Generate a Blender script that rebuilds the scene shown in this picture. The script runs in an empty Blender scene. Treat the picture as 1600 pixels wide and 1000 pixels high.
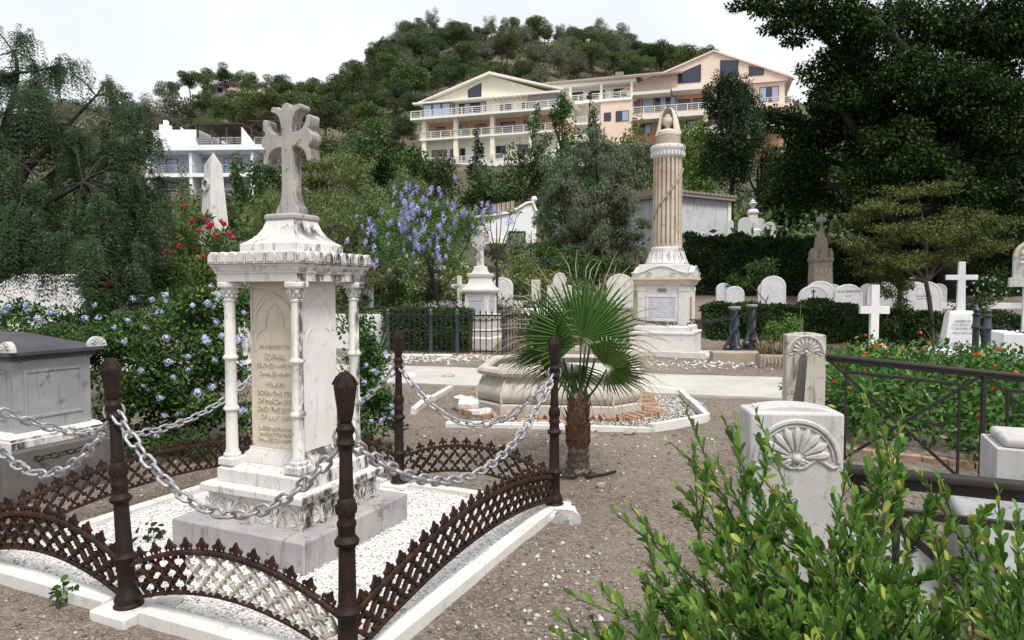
import bpy, math, random, zlib
import numpy as np
from mathutils import Vector, Matrix, Euler
random.seed(7)
rng = np.random.default_rng(11)
sc = bpy.context.scene
col = sc.collection
PI = math.pi
R = math.radians
# ------------------------------------------------------------------ camera
FPX, HCAM = 1067.0, 1.575
PITCH = math.atan(48 / FPX)
cd = bpy.data.cameras.new('camera'); cd.sensor_width = 36; cd.lens = 24.0
cd.clip_start = 0.05; cd.clip_end = 3000
cam = bpy.data.objects.new('camera', cd); col.objects.link(cam)
cam.location = (0, 0, HCAM); cam.rotation_euler = (PI/2 - PITCH, 0, 0)
sc.camera = cam
# ------------------------------------------------------------------ sky and sun (bright overcast)
SUN_EL, SUN_AZ = R(58), R(150)          # azimuth clockwise from +Y: behind the camera, to its right
world = bpy.data.worlds.new('World'); sc.world = world; world.use_nodes = True
nt = world.node_tree; nt.nodes.clear()
wo = nt.nodes.new('ShaderNodeOutputWorld'); bg = nt.nodes.new('ShaderNodeBackground')
sky = nt.nodes.new('ShaderNodeTexSky'); sky.sky_type = 'NISHITA'; sky.sun_disc = False
sky.sun_elevation = SUN_EL; sky.sun_rotation = SUN_AZ; sky.dust_density = 3
tc = nt.nodes.new('ShaderNodeTexCoord')
cn = nt.nodes.new('ShaderNodeTexNoise'); cn.inputs['Scale'].default_value = 2.6; cn.inputs['Detail'].default_value = 6
cr = nt.nodes.new('ShaderNodeValToRGB')
cr.color_ramp.elements[0].position = .3; cr.color_ramp.elements[0].color = (.80, .83, .90, 1)
cr.color_ramp.elements[1].position = .62; cr.color_ramp.elements[1].color = (1, 1, 1, 1)
cs = nt.nodes.new('ShaderNodeVectorMath'); cs.operation = 'SCALE'; cs.inputs['Scale'].default_value = 8.6
cm = nt.nodes.new('ShaderNodeMix'); cm.data_type = 'RGBA'; cm.inputs['Factor'].default_value = .88
nt.links.new(tc.outputs['Generated'], cn.inputs['Vector']); nt.links.new(cn.outputs['Fac'], cr.inputs['Fac'])
nt.links.new(cr.outputs['Color'], cs.inputs[0]); nt.links.new(sky.outputs['Color'], cm.inputs['A'])
nt.links.new(cs.outputs['Vector'], cm.inputs['B']); nt.links.new(cm.outputs['Result'], bg.inputs['Color'])
bg.inputs['Strength'].default_value = .10
nt.links.new(bg.outputs['Background'], wo.inputs['Surface'])
sd = bpy.data.lights.new('sun', 'SUN'); sd.energy = 2.9; sd.angle = R(18); sd.color = (1, .95, .88)
sun = bpy.data.objects.new('sun', sd); col.objects.link(sun)
sdir = Vector((math.sin(SUN_AZ)*math.cos(SUN_EL), math.cos(SUN_AZ)*math.cos(SUN_EL), math.sin(SUN_EL)))
sun.rotation_euler = (-sdir).to_track_quat('-Z', 'Y').to_euler()
vs = sc.view_settings
vs.view_transform = 'Standard'; vs.look = 'None'; vs.gamma = 1; vs.use_curve_mapping = False
vs.exposure = 0.40
sc.cycles.max_bounces = 6; sc.cycles.diffuse_bounces = 3; sc.cycles.transmission_bounces = 4

# ------------------------------------------------------------------ helpers
def at(px, py, Y):
    """world point seen at photograph pixel (px,py) at distance Y"""
    a, b = (px - 800) / FPX, -(py - 500) / FPX
    dx, dy, dz = a, math.cos(PITCH) + b*math.sin(PITCH), -math.sin(PITCH) + b*math.cos(PITCH)
    t = Y / dy
    return Vector((dx*t, Y, HCAM + dz*t))
def tag(o, label=None, cat=None, group=None, kind=None):
    if label: o['label'] = label
    if cat: o['category'] = cat
    if group: o['group'] = group
    if kind: o['kind'] = kind
    return o
def thing(name, label, cat, loc=(0, 0, 0), rz=0, group=None):
    o = bpy.data.objects.new(name, None); col.objects.link(o)
    o.empty_display_size = .1
    o.location = loc; o.rotation_euler = (0, 0, rz)
    return tag(o, label, cat, group)
def link(name, me, parent=None, loc=(0, 0, 0), rot=(0, 0, 0), scale=(1, 1, 1), mat=None):
    o = bpy.data.objects.new(name, me); col.objects.link(o)
    if parent is not None: o.parent = parent
    o.location = loc; o.rotation_euler = rot; o.scale = scale
    return o
def copy_tree(o, parent=None):
    c = o.copy(); col.objects.link(c)
    if parent is not None: c.parent = parent
    for ch in list(o.children): copy_tree(ch, c)
    return c

class MB:
    def __init__(s): s.v, s.f = [], []
    def add(s, vs_, fs_):
        n = len(s.v); s.v += [tuple(p) for p in vs_]; s.f += [tuple(i + n for i in f) for f in fs_]; return s
    def box(s, x0, y0, z0, x1, y1, z1):
        return s.add([(x0,y0,z0),(x1,y0,z0),(x1,y1,z0),(x0,y1,z0),(x0,y0,z1),(x1,y0,z1),(x1,y1,z1),(x0,y1,z1)],
                     [(3,2,1,0),(4,5,6,7),(0,1,5,4),(1,2,6,5),(2,3,7,6),(3,0,4,7)])
    def cbox(s, c, d, M=None):
        b = MB().box(-d[0]/2,-d[1]/2,-d[2]/2,d[0]/2,d[1]/2,d[2]/2)
        T = Matrix.Translation(c) @ (M.to_4x4() if M is not None else Matrix.Identity(4))
        return s.add([T @ Vector(p) for p in b.v], b.f)
    def loft(s, rings, cap=True, closed=True):
        n = len(rings[0]); vs_ = [p for r in rings for p in r]; fs_ = []
        for i in range(len(rings)-1):
            for j in range(n if closed else n-1):
                k = (j+1) % n
                fs_.append((i*n+j, i*n+k, (i+1)*n+k, (i+1)*n+j))
        if cap:
            fs_.append(tuple(range(n-1, -1, -1))); fs_.append(tuple((len(rings)-1)*n + j for j in range(n)))
        return s.add(vs_, fs_)
    def sq(s, prof, cx=0, cy=0, ry=1.0, dy=0):
        """square lathe: prof = [(half, z)]"""
        return s.loft([[(cx-a, cy-(a*ry+dy), z), (cx+a, cy-(a*ry+dy), z), (cx+a, cy+a*ry+dy, z), (cx-a, cy+a*ry+dy, z)] for a, z in prof])
    def lathe(s, prof, n=24, cx=0, cy=0, rot=0, fl=0, nf=0):
        rs = []
        for r, z in prof:
            rs.append([(cx+r*(1-fl*abs(math.cos(nf*.5*2*PI*j/n)))*math.cos(rot+2*PI*j/n), cy+r*(1-fl*abs(math.cos(nf*.5*2*PI*j/n)))*math.sin(rot+2*PI*j/n), z) for j in range(n)])
        return s.loft(rs)
    def tube(s, path, rad, n=8, cap=True, flat=1.0):
        path = [Vector(p) for p in path]; rs = []
        if not hasattr(rad, '__len__'): rad = [rad]*len(path)
        up = Vector((0, 0, 1)); prev = None
        for i, p in enumerate(path):
            t = (path[min(i+1, len(path)-1)] - path[max(i-1, 0)])
            if t.length < 1e-9: t = Vector((0, 0, 1))
            t.normalize()
            a = prev if prev is not None else (Vector((1, 0, 0)) if abs(t.z) > .9 else up)
            x = a - t*a.dot(t)
            if x.length < 1e-6: x = t.orthogonal()
            x.normalize(); y = t.cross(x); prev = x
            rs.append([p + (x*math.cos(2*PI*j/n)*flat + y*math.sin(2*PI*j/n))*rad[i] for j in range(n)])
        return s.loft(rs, cap)
    def ext(s, poly, d0, d1, M=None):
        """poly of (x,z) extruded along y from d0 to d1 (front face at d0 faces -y when poly is counter-clockwise seen from -y)"""
        T = M if M is not None else Matrix.Identity(4); n = len(poly)
        vs_ = [T @ Vector((x, d0, z)) for x, z in poly] + [T @ Vector((x, d1, z)) for x, z in poly]
        fs_ = [tuple(range(n)), tuple(range(2*n-1, n-1, -1))]
        for j in range(n):
            k = (j+1) % n; fs_.append((k, j, n+j, n+k))
        return s.add(vs_, fs_)
    def ball(s, c, r, n=8, m=5, sz=None):
        sz = sz or (1, 1, 1); rings = []
        for i in range(1, m):
            a = -PI/2 + PI*i/m
            rings.append([(c[0]+r*sz[0]*math.cos(a)*math.cos(2*PI*j/n), c[1]+r*sz[1]*math.cos(a)*math.sin(2*PI*j/n), c[2]+r*sz[2]*math.sin(a)) for j in range(n)])
        return s.loft(rings)
    def xf(s, M): s.v = [tuple(M @ Vector(p)) for p in s.v]; return s
    def join(s, o): return s.add(o.v, o.f)
    def mesh(s, name, m, smooth=False, ang=38):
        me = bpy.data.meshes.new(name); me.from_pydata(s.v, [], s.f); me.validate()
        if m: me.materials.append(m)
        if smooth:
            me.shade_smooth(); me.set_sharp_from_angle(angle=R(ang))
        return me
    def build(s, name, m, parent=None, smooth=False, bevel=0, loc=(0,0,0), rot=(0,0,0), ang=38, seg=2):
        o = link(name, s.mesh(name, m, smooth, ang), parent, loc, rot)
        if bevel:
            b = o.modifiers.new('bevel', 'BEVEL'); b.width = bevel; b.segments = seg; b.limit_method = 'ANGLE'; b.angle_limit = R(40)
            if not smooth: o.data.shade_smooth(); b.harden_normals = True
        return o
def np_mesh(name, V, k, m):
    """uniform polygons of k consecutive vertices"""
    V = np.asarray(V, dtype=np.float32).reshape(-1, 3); n = len(V); p = n // k
    me = bpy.data.meshes.new(name); me.vertices.add(n); me.vertices.foreach_set('co', V.ravel())
    me.loops.add(n); me.loops.foreach_set('vertex_index', np.arange(n, dtype=np.int32))
    me.polygons.add(p); me.polygons.foreach_set('loop_start', np.arange(0, n, k, dtype=np.int32))
    try: me.polygons.foreach_set('loop_total', np.full(p, k, dtype=np.int32))
    except Exception: pass
    me.update(calc_edges=True); me.validate()
    if m: me.materials.append(m)
    return me
def unit(a): return a / np.maximum(np.linalg.norm(a, axis=-1, keepdims=True), 1e-9)
def rvec(n): return unit(rng.normal(size=(n, 3)))
def leaves(P, D, N, L, W, k=4, bend=.0):
    """leaf blades: base P, direction D, facing N"""
    n = len(P); D = unit(D); S = unit(np.cross(D, N)); Nn = np.cross(S, D)
    L = np.broadcast_to(np.asarray(L, float).reshape(-1, 1), (n, 1)); W = np.broadcast_to(np.asarray(W, float).reshape(-1, 1), (n, 1))
    if k == 4:
        V = np.stack([P, P + D*L*.5 + S*W*.5 + Nn*L*bend, P + D*L, P + D*L*.5 - S*W*.5 + Nn*L*bend], 1)
    else:
        V = np.stack([P, P + D*L*.35 + S*W*.42, P + D*L*.72 + S*W*.5 - Nn*L*bend, P + D*L - Nn*L*bend*2.2, P + D*L*.72 - S*W*.5 - Nn*L*bend, P + D*L*.35 - S*W*.42], 1)
    return V
# ------------------------------------------------------------------ materials
def nodes(name):
    m = bpy.data.materials.new(name); m.use_nodes = True; t = m.node_tree
    return m, t, t.nodes['Principled BSDF']
def N_(t, kind, **kw):
    n = t.nodes.new(kind)
    for a, b in kw.items():
        if hasattr(n, a): setattr(n, a, b)
        else: n.inputs[a.replace('_', ' ')].default_value = b
    return n
def mixc(t, fac, a, b, mode='MIX'):
    n = t.nodes.new('ShaderNodeMix'); n.data_type = 'RGBA'; n.blend_type = mode
    for s, v in (('Factor', fac), ('A', a), ('B', b)):
        if hasattr(v, 'links'): t.links.new(v, n.inputs[s])
        elif s == 'Factor': n.inputs[s].default_value = v
        else: n.inputs[s].default_value = (*v, 1)
    return n.outputs['Result']
def ramp(t, v, lo, hi, a=0., b=1.):
    n = t.nodes.new('ShaderNodeMapRange'); t.links.new(v, n.inputs['Value'])
    n.inputs['From Min'].default_value = lo; n.inputs['From Max'].default_value = hi
    n.inputs['To Min'].default_value = a; n.inputs['To Max'].default_value = b
    return n.outputs['Result']
def mul(t, a, b, op='MULTIPLY'):
    n = t.nodes.new('ShaderNodeMath'); n.operation = op
    for i, v in enumerate((a, b)):
        if hasattr(v, 'links'): t.links.new(v, n.inputs[i])
        else: n.inputs[i].default_value = v
    return n.outputs[0]
def pos(t, scale=(1, 1, 1)):
    g = t.nodes.new('ShaderNodeNewGeometry'); mp = t.nodes.new('ShaderNodeMapping'); mp.inputs['Scale'].default_value = scale
    t.links.new(g.outputs['Position'], mp.inputs['Vector']); return mp.outputs['Vector']
def noise(t, vec, scale, detail=4, rough=.55):
    n = t.nodes.new('ShaderNodeTexNoise'); n.inputs['Scale'].default_value = scale; n.inputs['Detail'].default_value = detail; n.inputs['Roughness'].default_value = rough
    t.links.new(vec, n.inputs['Vector']); return n.outputs['Fac']
def bump(t, b, h, strength, dist):
    n = t.nodes.new('ShaderNodeBump'); n.inputs['Strength'].default_value = strength; n.inputs['Distance'].default_value = dist
    t.links.new(h, n.inputs['Height']); t.links.new(n.outputs['Normal'], b.inputs['Normal'])
def stone(name, base, alt, stain=(.05, .05, .052), amt=.5, streak=.5, side=0., scale=1., rough=.7, bmp=.25, lichen=None):
    """weathered stone: two tones, speckle, black crust in patches and runs; side = extra crust on faces turned to the right"""
    m, t, b = nodes(name); p = pos(t)
    big = noise(t, p, 3.2*scale, 5); c = mixc(t, ramp(t, big, .35, .65), base, alt)
    fine = noise(t, p, 60*scale, 5, .7); c = mixc(t, ramp(t, fine, .35, .75, 0, .35), c, tuple(x*.62 for x in base))
    run = noise(t, pos(t, (9*scale, 9*scale, .9*scale)), 1.6, 6, .65)
    pat = noise(t, p, 7*scale, 9, .72)
    k = mul(t, ramp(t, run, .56, .74), streak, 'MULTIPLY')
    k2 = mul(t, mul(t, ramp(t, pat, .575, .615), ramp(t, fine, .40, .56, .25, 1.)), amt, 'MULTIPLY')
    k = mul(t, k, k2, 'MAXIMUM')
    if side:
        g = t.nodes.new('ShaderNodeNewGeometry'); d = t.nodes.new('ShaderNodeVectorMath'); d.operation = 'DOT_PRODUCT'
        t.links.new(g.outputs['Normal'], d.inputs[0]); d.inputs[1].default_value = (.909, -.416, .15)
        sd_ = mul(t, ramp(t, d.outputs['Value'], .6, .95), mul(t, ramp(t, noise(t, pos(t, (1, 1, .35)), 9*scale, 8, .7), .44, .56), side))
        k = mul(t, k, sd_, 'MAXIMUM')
    c = mixc(t, k, c, stain)
    if lichen:
        c = mixc(t, ramp(t, noise(t, p, 5.3*scale, 6, .7), .62, .68, 0, .8), c, lichen)
    t.links.new(c, b.inputs['Base Color']); b.inputs['Roughness'].default_value = rough
    b.inputs['Specular IOR Level'].default_value = .3
    h = mul(t, fine, mul(t, pat, .8), 'ADD'); bump(t, b, h, bmp, .006/scale)
    return m
def plain(name, c, rough=.6, metal=0., var=.15, scale=20, spec=.4, bmp=.1):
    m, t, b = nodes(name); p = pos(t)
    n = noise(t, p, scale, 5); cc = mixc(t, ramp(t, n, .3, .7), tuple(x*(1-var) for x in c), tuple(min(1, x*(1+var)) for x in c))
    t.links.new(cc, b.inputs['Base Color']); b.inputs['Roughness'].default_value = rough; b.inputs['Metallic'].default_value = metal
    b.inputs['Specular IOR Level'].default_value = spec
    if bmp: bump(t, b, n, bmp, .01)
    return m
def leafmat(name, c1, c2, c3=None, trans=.2, rough=.6, spec=.12, odd=.08):
    m, t, b = nodes(name)
    g = t.nodes.new('ShaderNodeNewGeometry'); oi = t.nodes.new('ShaderNodeObjectInfo')
    r = g.outputs['Random Per Island']
    c = mixc(t, r, c1, c2)
    if c3: c = mixc(t, ramp(t, r, 1-odd, 1-odd*.5), c, c3)
    c = mixc(t, 1., c, (1, 1, 1), 'MULTIPLY')
    hv = t.nodes.new('ShaderNodeHueSaturation'); t.links.new(c, hv.inputs['Color'])
    t.links.new(ramp(t, oi.outputs['Random'], 0, 1, .75, 1.3), hv.inputs['Value'])
    t.links.new(ramp(t, oi.outputs['Random'], 0, 1, .485, .515), hv.inputs['Hue'])
    t.links.new(hv.outputs['Color'], b.inputs['Base Color'])
    b.inputs['Roughness'].default_value = rough; b.inputs['Specular IOR Level'].default_value = spec
    tr = t.nodes.new('ShaderNodeBsdfTranslucent'); t.links.new(hv.outputs['Color'], tr.inputs['Color'])
    mx = t.nodes.new('ShaderNodeMixShader'); mx.inputs['Fac'].default_value = trans
    out = t.nodes['Material Output']
    t.links.new(b.outputs['BSDF'], mx.inputs[1]); t.links.new(tr.outputs['BSDF'], mx.inputs[2]); t.links.new(mx.outputs['Shader'], out.inputs['Surface'])
    return m
M = {}
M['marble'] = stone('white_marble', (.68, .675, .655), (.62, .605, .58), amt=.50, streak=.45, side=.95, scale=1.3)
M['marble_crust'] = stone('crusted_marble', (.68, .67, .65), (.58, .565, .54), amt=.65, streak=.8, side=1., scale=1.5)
M['marble_clean'] = stone('pale_marble', (.70, .69, .675), (.62, .605, .575), amt=.30, streak=.25, scale=1.5)
M['cream'] = stone('cream_marble', (.66, .60, .50), (.60, .53, .42), stain=(.25, .19, .13), amt=.3, streak=.25, scale=1.5)
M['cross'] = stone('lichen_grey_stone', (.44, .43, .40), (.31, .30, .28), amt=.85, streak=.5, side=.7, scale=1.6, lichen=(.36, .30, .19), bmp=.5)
M['grey_stone'] = stone('grey_limestone', (.40, .385, .39), (.30, .29, .30), stain=(.10, .10, .105), amt=.8, streak=1., scale=1.25, bmp=.5)
M['tomb'] = stone('grey_tomb_marble', (.38, .38, .39), (.25, .25, .26), stain=(.06, .06, .065), amt=.7, streak=.6, bmp=.5)
M['tomb_lid'] = stone('dark_tomb_slate', (.055, .055, .065), (.09, .09, .10), stain=(.03, .03, .03), amt=.5, streak=.2, rough=.5)
M['dark_base'] = stone('dark_footing_and_basin_shade', (.14, .135, .13), (.09, .09, .085), amt=.5, streak=.5)
M['white'] = stone('whitewashed_stone', (.74, .74, .74), (.68, .68, .69), stain=(.3, .3, .3), amt=.2, streak=.2)
M['fount'] = stone('fountain_stone', (.56, .525, .475), (.46, .425, .38), stain=(.12, .11, .10), amt=.55, streak=.45, scale=.9, bmp=.5)
M['pillar'] = stone('sand_pillar_stone', (.54, .49, .42), (.43, .33, .235), stain=(.12, .10, .08), amt=.5, streak=.6, scale=.8)
M['drum'] = stone('ochre_block_stone', (.40, .34, .27), (.33, .27, .21), stain=(.15, .12, .1), amt=.4, streak=.2, bmp=.6)
M['shade_stone'] = stone('plain_headstone_marble', (.70, .70, .72), (.62, .62, .65), stain=(.25, .25, .27), amt=.3, streak=.3)
M['spire'] = stone('brown_spire_stone', (.34, .29, .23), (.25, .21, .17), amt=.6, streak=.5)
M['post_stone'] = stone('palmette_post_stone', (.56, .555, .55), (.44, .435, .43), stain=(.13, .13, .12), amt=.5, streak=.55, scale=1.4, bmp=.4)
M['post_dark'] = stone('blackened_post_stone', (.58, .55, .49), (.46, .43, .38), stain=(.055, .055, .055), amt=.95, streak=1., scale=1.0, bmp=.5)
M['obelisk'] = stone('obelisk_marble', (.58, .57, .56), (.48, .47, .46), amt=.45, streak=.8, scale=1.2)
M['plaque'] = plain('blue_grey_plaque', (.44, .46, .54), .5, var=.06)
M['letters'] = plain('carved_letters', (.55, .48, .38), .7, var=.1)
M['inkletters'] = plain('dark_letters', (.06, .06, .06), .6)
M['whiteletters'] = plain('white_letters', (.8, .8, .8), .6)
def rust(name, a, b_, k):
    m, t, b = nodes(name); p = pos(t)
    n = noise(t, p, 14, 8, .7); n2 = noise(t, p, 120, 4, .7)
    c = mixc(t, ramp(t, n, .42, .66), a, b_); c = mixc(t, ramp(t, n2, .4, .7, 0, .5), c, tuple(x*.5 for x in a))
    t.links.new(c, b.inputs['Base Color']); b.inputs['Roughness'].default_value = .6; b.inputs['Specular IOR Level'].default_value = .22
    bump(t, b, mul(t, n2, n, 'ADD'), .5, .003); return m
M['rust'] = rust('rusted_cast_iron', (.018, .0105, .0095), (.066, .026, .015), 1)
M['rustp'] = rust('rusted_post_iron', (.014, .0095, .010), (.036, .017, .013), 1)
M['silver_iron'] = plain('grey_painted_iron', (.40, .37, .33), .6, var=.35, scale=30)
M['black_iron'] = plain('black_painted_iron', (.018, .019, .022), .4, var=.3)
M['brown_iron'] = plain('brown_black_iron', (.022, .018, .017), .45, var=.3)
M['blue_iron'] = plain('blue_black_bollard_paint', (.016, .020, .032), .35, var=.3, spec=.6)
M['slate_iron'] = plain('slate_blue_post_paint', (.05, .056, .078), .45, var=.2)
M['galv'] = plain('galvanised_steel', (.36, .36, .38), .5, .5, var=.25, scale=40)
M['brick'] = plain('terracotta_brick', (.38, .245, .165), .85, var=.35, scale=9, bmp=.4)
M['hose'] = plain('black_hose', (.012, .012, .013), .45)
M['bark'] = plain('brown_bark', (.075, .060, .050), .9, var=.4, scale=12, bmp=.8)
M['bark_dark'] = plain('dark_bark', (.030, .026, .024), .9, var=.4, scale=12, bmp=.8)
M['bark_pine'] = plain('pine_bark', (.10, .075, .06), .9, var=.3, scale=4)
L = {}
L['plumb'] = leafmat('plumbago_leaf', (.022, .056, .016), (.060, .118, .028), (.18, .24, .06))
L['olean'] = leafmat('oleander_leaf', (.065, .13, .032), (.17, .25, .07), (.34, .34, .12))
L['pepper'] = leafmat('pepper_tree_leaf', (.022, .042, .020), (.050, .078, .036), (.11, .13, .085))
L['olive'] = leafmat('light_olive_leaf', (.085, .115, .040), (.17, .20, .075), (.24, .25, .12))
L['weep'] = leafmat('grey_green_leaf', (.085, .11, .070), (.185, .21, .14), (.28, .30, .21))
L['dark'] = leafmat('dark_tree_leaf', (.011, .025, .008), (.030, .060, .014), (.085, .135, .030), trans=.22, odd=.2)  # brighter odd leaves put lit highlights into the leaf colour
L['mid'] = leafmat('mid_green_leaf', (.032, .066, .022), (.085, .135, .042), (.14, .17, .06))
L['bright'] = leafmat('bright_green_leaf', (.062, .125, .022), (.13, .21, .045), (.20, .26, .08))
L['pine'] = leafmat('pine_needle', (.068, .098, .034), (.130, .172, .060), (.18, .20, .09), trans=.15)
L['pined'] = leafmat('dark_pine_needle', (.040, .064, .026), (.088, .122, .046), trans=.15)
L['euc'] = leafmat('eucalyptus_leaf', (.115, .122, .085), (.20, .205, .145), (.18, .18, .12))
L['cyp'] = leafmat('juniper_leaf', (.018, .034, .014), (.040, .064, .024), (.07, .09, .035), trans=.15)
L['hedge'] = leafmat('hedge_leaf', (.026, .060, .016), (.065, .12, .030), (.16, .21, .07))
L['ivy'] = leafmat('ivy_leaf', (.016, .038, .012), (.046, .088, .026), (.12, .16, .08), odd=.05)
L['yellow'] = leafmat('yellow_green_leaf', (.060, .082, .024), (.125, .145, .042), (.24, .24, .07))
L['lantana'] = leafmat('lantana_leaf', (.032, .075, .018), (.075, .145, .034), (.20, .26, .07))
L['bush'] = leafmat('glossy_bush_leaf', (.055, .140, .026), (.185, .325, .060), (.40, .40, .09), trans=.30, rough=.45, spec=.2, odd=.12)
L['palm'] = leafmat('palm_blade', (.026, .064, .014), (.082, .145, .036), trans=.3, rough=.4)
L['palmtip'] = leafmat('dry_palm_tip', (.28, .27, .16), (.40, .36, .22), trans=.3)
L['jac'] = leafmat('feathery_leaf', (.060, .12, .030), (.14, .21, .06))
L['shrub'] = leafmat('light_shrub_leaf', (.10, .16, .040), (.20, .26, .075), (.42, .42, .36), odd=.10)
L['agave'] = leafmat('grey_spiky_leaf', (.12, .15, .08), (.26, .27, .16))
L['dry'] = leafmat('dry_aloe_leaf', (.16, .13, .09), (.15, .18, .08), (.34, .22, .15), odd=.4)
L['scrub'] = leafmat('hill_scrub_leaf', (.05, .065, .03), (.10, .11, .05))
L['blue'] = leafmat('pale_blue_petal', (.42, .49, .76), (.68, .73, .90), trans=.3)
L['purple'] = leafmat('violet_petal', (.36, .32, .64), (.54, .49, .82), trans=.3)
L['red'] = leafmat('crimson_petal', (.40, .012, .045), (.58, .05, .13), trans=.3)
L['orange'] = leafmat('orange_red_petal', (.50, .03, .018), (.66, .12, .03), trans=.3)
L['cream'] = leafmat('cream_petal', (.70, .66, .50), (.75, .72, .62), trans=.3)
# ------------------------------------------------------------------ terrain
ROT = math.atan2(-.416, .909)
UX, VY = Vector((math.cos(ROT), math.sin(ROT), 0)), Vector((-math.sin(ROT), math.cos(ROT), 0))
PC = Vector((-1.372, 4.286, 0))                       # centre of the railed plot
def PW(x, y, z=0): return PC + UX*x + VY*y + Vector((0, 0, z))
_ry = [0, 8, 17, 19.5, 25, 29, 36, 45, 60, 72, 86, 100, 130, 250, 330, 700]
_rz = [0, 0, .05, .9, 1.5, 3.1, 4.0, 5.0, 7.0, 9.3, 14, 19.5, 30, None, None, None]
_px = [-900, -300, 0, 180, 250, 400, 480, 540, 600, 700, 760, 850, 950, 1050, 1100, 1200, 1500, 2000, 2600]
_pz = [30, 44, 54, 59, 60, 62, 67, 75, 86, 91, 92, 90, 88, 82, 77, 70, 56, 44, 30]
def Hn(X, Y):
    X = np.asarray(X, float); Y = np.asarray(Y, float)
    px = 800 + FPX*X/np.maximum(Y, 1)
    rz = np.interp(px, _px, _pz); rb = np.minimum(1, rz/70)
    z = np.interp(Y, _ry[:13], _rz[:13])
    z = np.where(Y > 100, 19.5 + (10.5*rb)*np.clip((Y-100)/30, 0, 1), z)
    zz = 19.5 + 10.5*rb
    z = np.where(Y > 130, zz + (rz-zz)*np.clip((Y-130)/120, 0, 1)**.9, z)
    z = np.where(Y > 250, rz*(1 - .75*np.clip((Y-250)/300, 0, 1)), z)
    slope = np.clip((X-2.2)/4, 0, 1)*np.clip((9-Y)/3, 0, 1)
    return z - .16*slope
def H(x, y): return float(Hn(x, y))
def wob(X, Y, a=1.):
    return a*(np.sin(X*1.7+Y*.6)*np.cos(Y*1.3-X*.4)*.010 + np.sin(X*4.1+1)*np.sin(Y*5.3)*.006 + np.sin(X*11+Y*3)*np.sin(Y*9.7-X*5)*.003)
def grid(name, xs, ys, zf, m):
    X, Y = np.meshgrid(xs, ys); Z = zf(X, Y)
    V = np.stack([X, Y, Z], -1).reshape(-1, 3); nx = len(xs); ny = len(ys)
    i = np.arange((ny-1)*(nx-1)); r = i//(nx-1); c = i % (nx-1); a = r*nx + c
    return link(name, idx_mesh(name, V, np.stack([a, a+1, a+nx+1, a+nx], 1), m, True))
def idx_mesh(name, V, Fc, m, smooth=False):
    V = np.asarray(V, np.float32).reshape(-1, 3); Fc = np.asarray(Fc, np.int32); k = Fc.shape[1]
    me = bpy.data.meshes.new(name); me.vertices.add(len(V)); me.vertices.foreach_set('co', V.ravel())
    me.loops.add(Fc.size); me.loops.foreach_set('vertex_index', Fc.ravel())
    me.polygons.add(len(Fc)); me.polygons.foreach_set('loop_start', np.arange(0, Fc.size, k, dtype=np.int32))
    if smooth: me.polygons.foreach_set('use_smooth', np.ones(len(Fc), dtype=bool))
    me.update(calc_edges=True); me.validate()
    if m: me.materials.append(m)
    return me
OCT = np.array([[1,0,0],[-1,0,0],[0,1,0],[0,-1,0],[0,0,1],[0,0,-1]], float)
OCF = np.array([[0,2,4],[2,1,4],[1,3,4],[3,0,4],[2,0,5],[1,2,5],[3,1,5],[0,3,5]])
def pebbles(name, P, S, m, flat=.6):
    n = len(P); V = OCT[None]*rng.uniform(.55, 1.15, (n, 6, 1)); V = V + rng.normal(0, .16, (n, 6, 3))
    a = rng.uniform(0, 2*PI, n); c, s = np.cos(a), np.sin(a)
    x = V[..., 0]*c[:, None] - V[..., 1]*s[:, None]; y = V[..., 0]*s[:, None] + V[..., 1]*c[:, None]
    V = np.stack([x, y, V[..., 2]*flat], -1)*np.asarray(S)[:, None, None] + P[:, None]
    Fc = (OCF[None] + (np.arange(n)*6)[:, None, None]).reshape(-1, 3)
    return link(name, idx_mesh(name, V, Fc, m))
# gravelly earth
def earth(name, a, b_, c_, peb=.5):
    m, t, b = nodes(name); p = pos(t)
    big = noise(t, p, .55, 6, .6); mid = noise(t, p, 5, 8, .7); fine = noise(t, p, 55, 6, .75)
    c = mixc(t, ramp(t, big, .38, .62), a, b_); c = mixc(t, ramp(t, mid, .45, .7, 0, .7), c, c_)
    vo = t.nodes.new('ShaderNodeTexVoronoi'); vo.inputs['Scale'].default_value = 75; t.links.new(p, vo.inputs['Vector'])
    sp = t.nodes.new('ShaderNodeSeparateColor'); t.links.new(vo.outputs['Color'], sp.inputs['Color'])
    c = mixc(t, ramp(t, sp.outputs['Red'], .55, 1., 0, peb), c, (.50, .45, .40))
    c = mixc(t, ramp(t, sp.outputs['Green'], .6, 1., 0, peb), c, (.13, .11, .10))
    c = mixc(t, ramp(t, fine, .5, .8, 0, .5), c, tuple(x*.5 for x in a))
    t.links.new(c, b.inputs['Base Color']); b.inputs['Roughness'].default_value = .95; b.inputs['Specular IOR Level'].default_value = .15
    bump(t, b, mul(t, mul(t, fine, ramp(t, vo.outputs['Distance'], 0, .6, 1, 0), 'ADD'), mul(t, mid, 1.5), 'ADD'), .9, .012)
    return m
M['earth'] = earth('gravelly_earth', (.232, .192, .158), (.140, .108, .084), (.305, .265, .225))
def hillmat():
    m, t, b = nodes('hill_earth'); p = pos(t)
    n = noise(t, p, .06, 8, .65); n2 = noise(t, p, .5, 8, .7)
    c = mixc(t, ramp(t, n, .4, .6), (.085, .085, .045), (.17, .145, .105)); c = mixc(t, ramp(t, n2, .45, .7), c, (.055, .065, .03))
    t.links.new(c, b.inputs['Base Color']); b.inputs['Roughness'].default_value = 1; bump(t, b, n2, 1, 1.0); return m
M['hill'] = hillmat()
xs = np.unique(np.concatenate([np.linspace(-60, -8, 30), np.linspace(-8, 8, 150), np.linspace(8, 60, 30)]))
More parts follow.
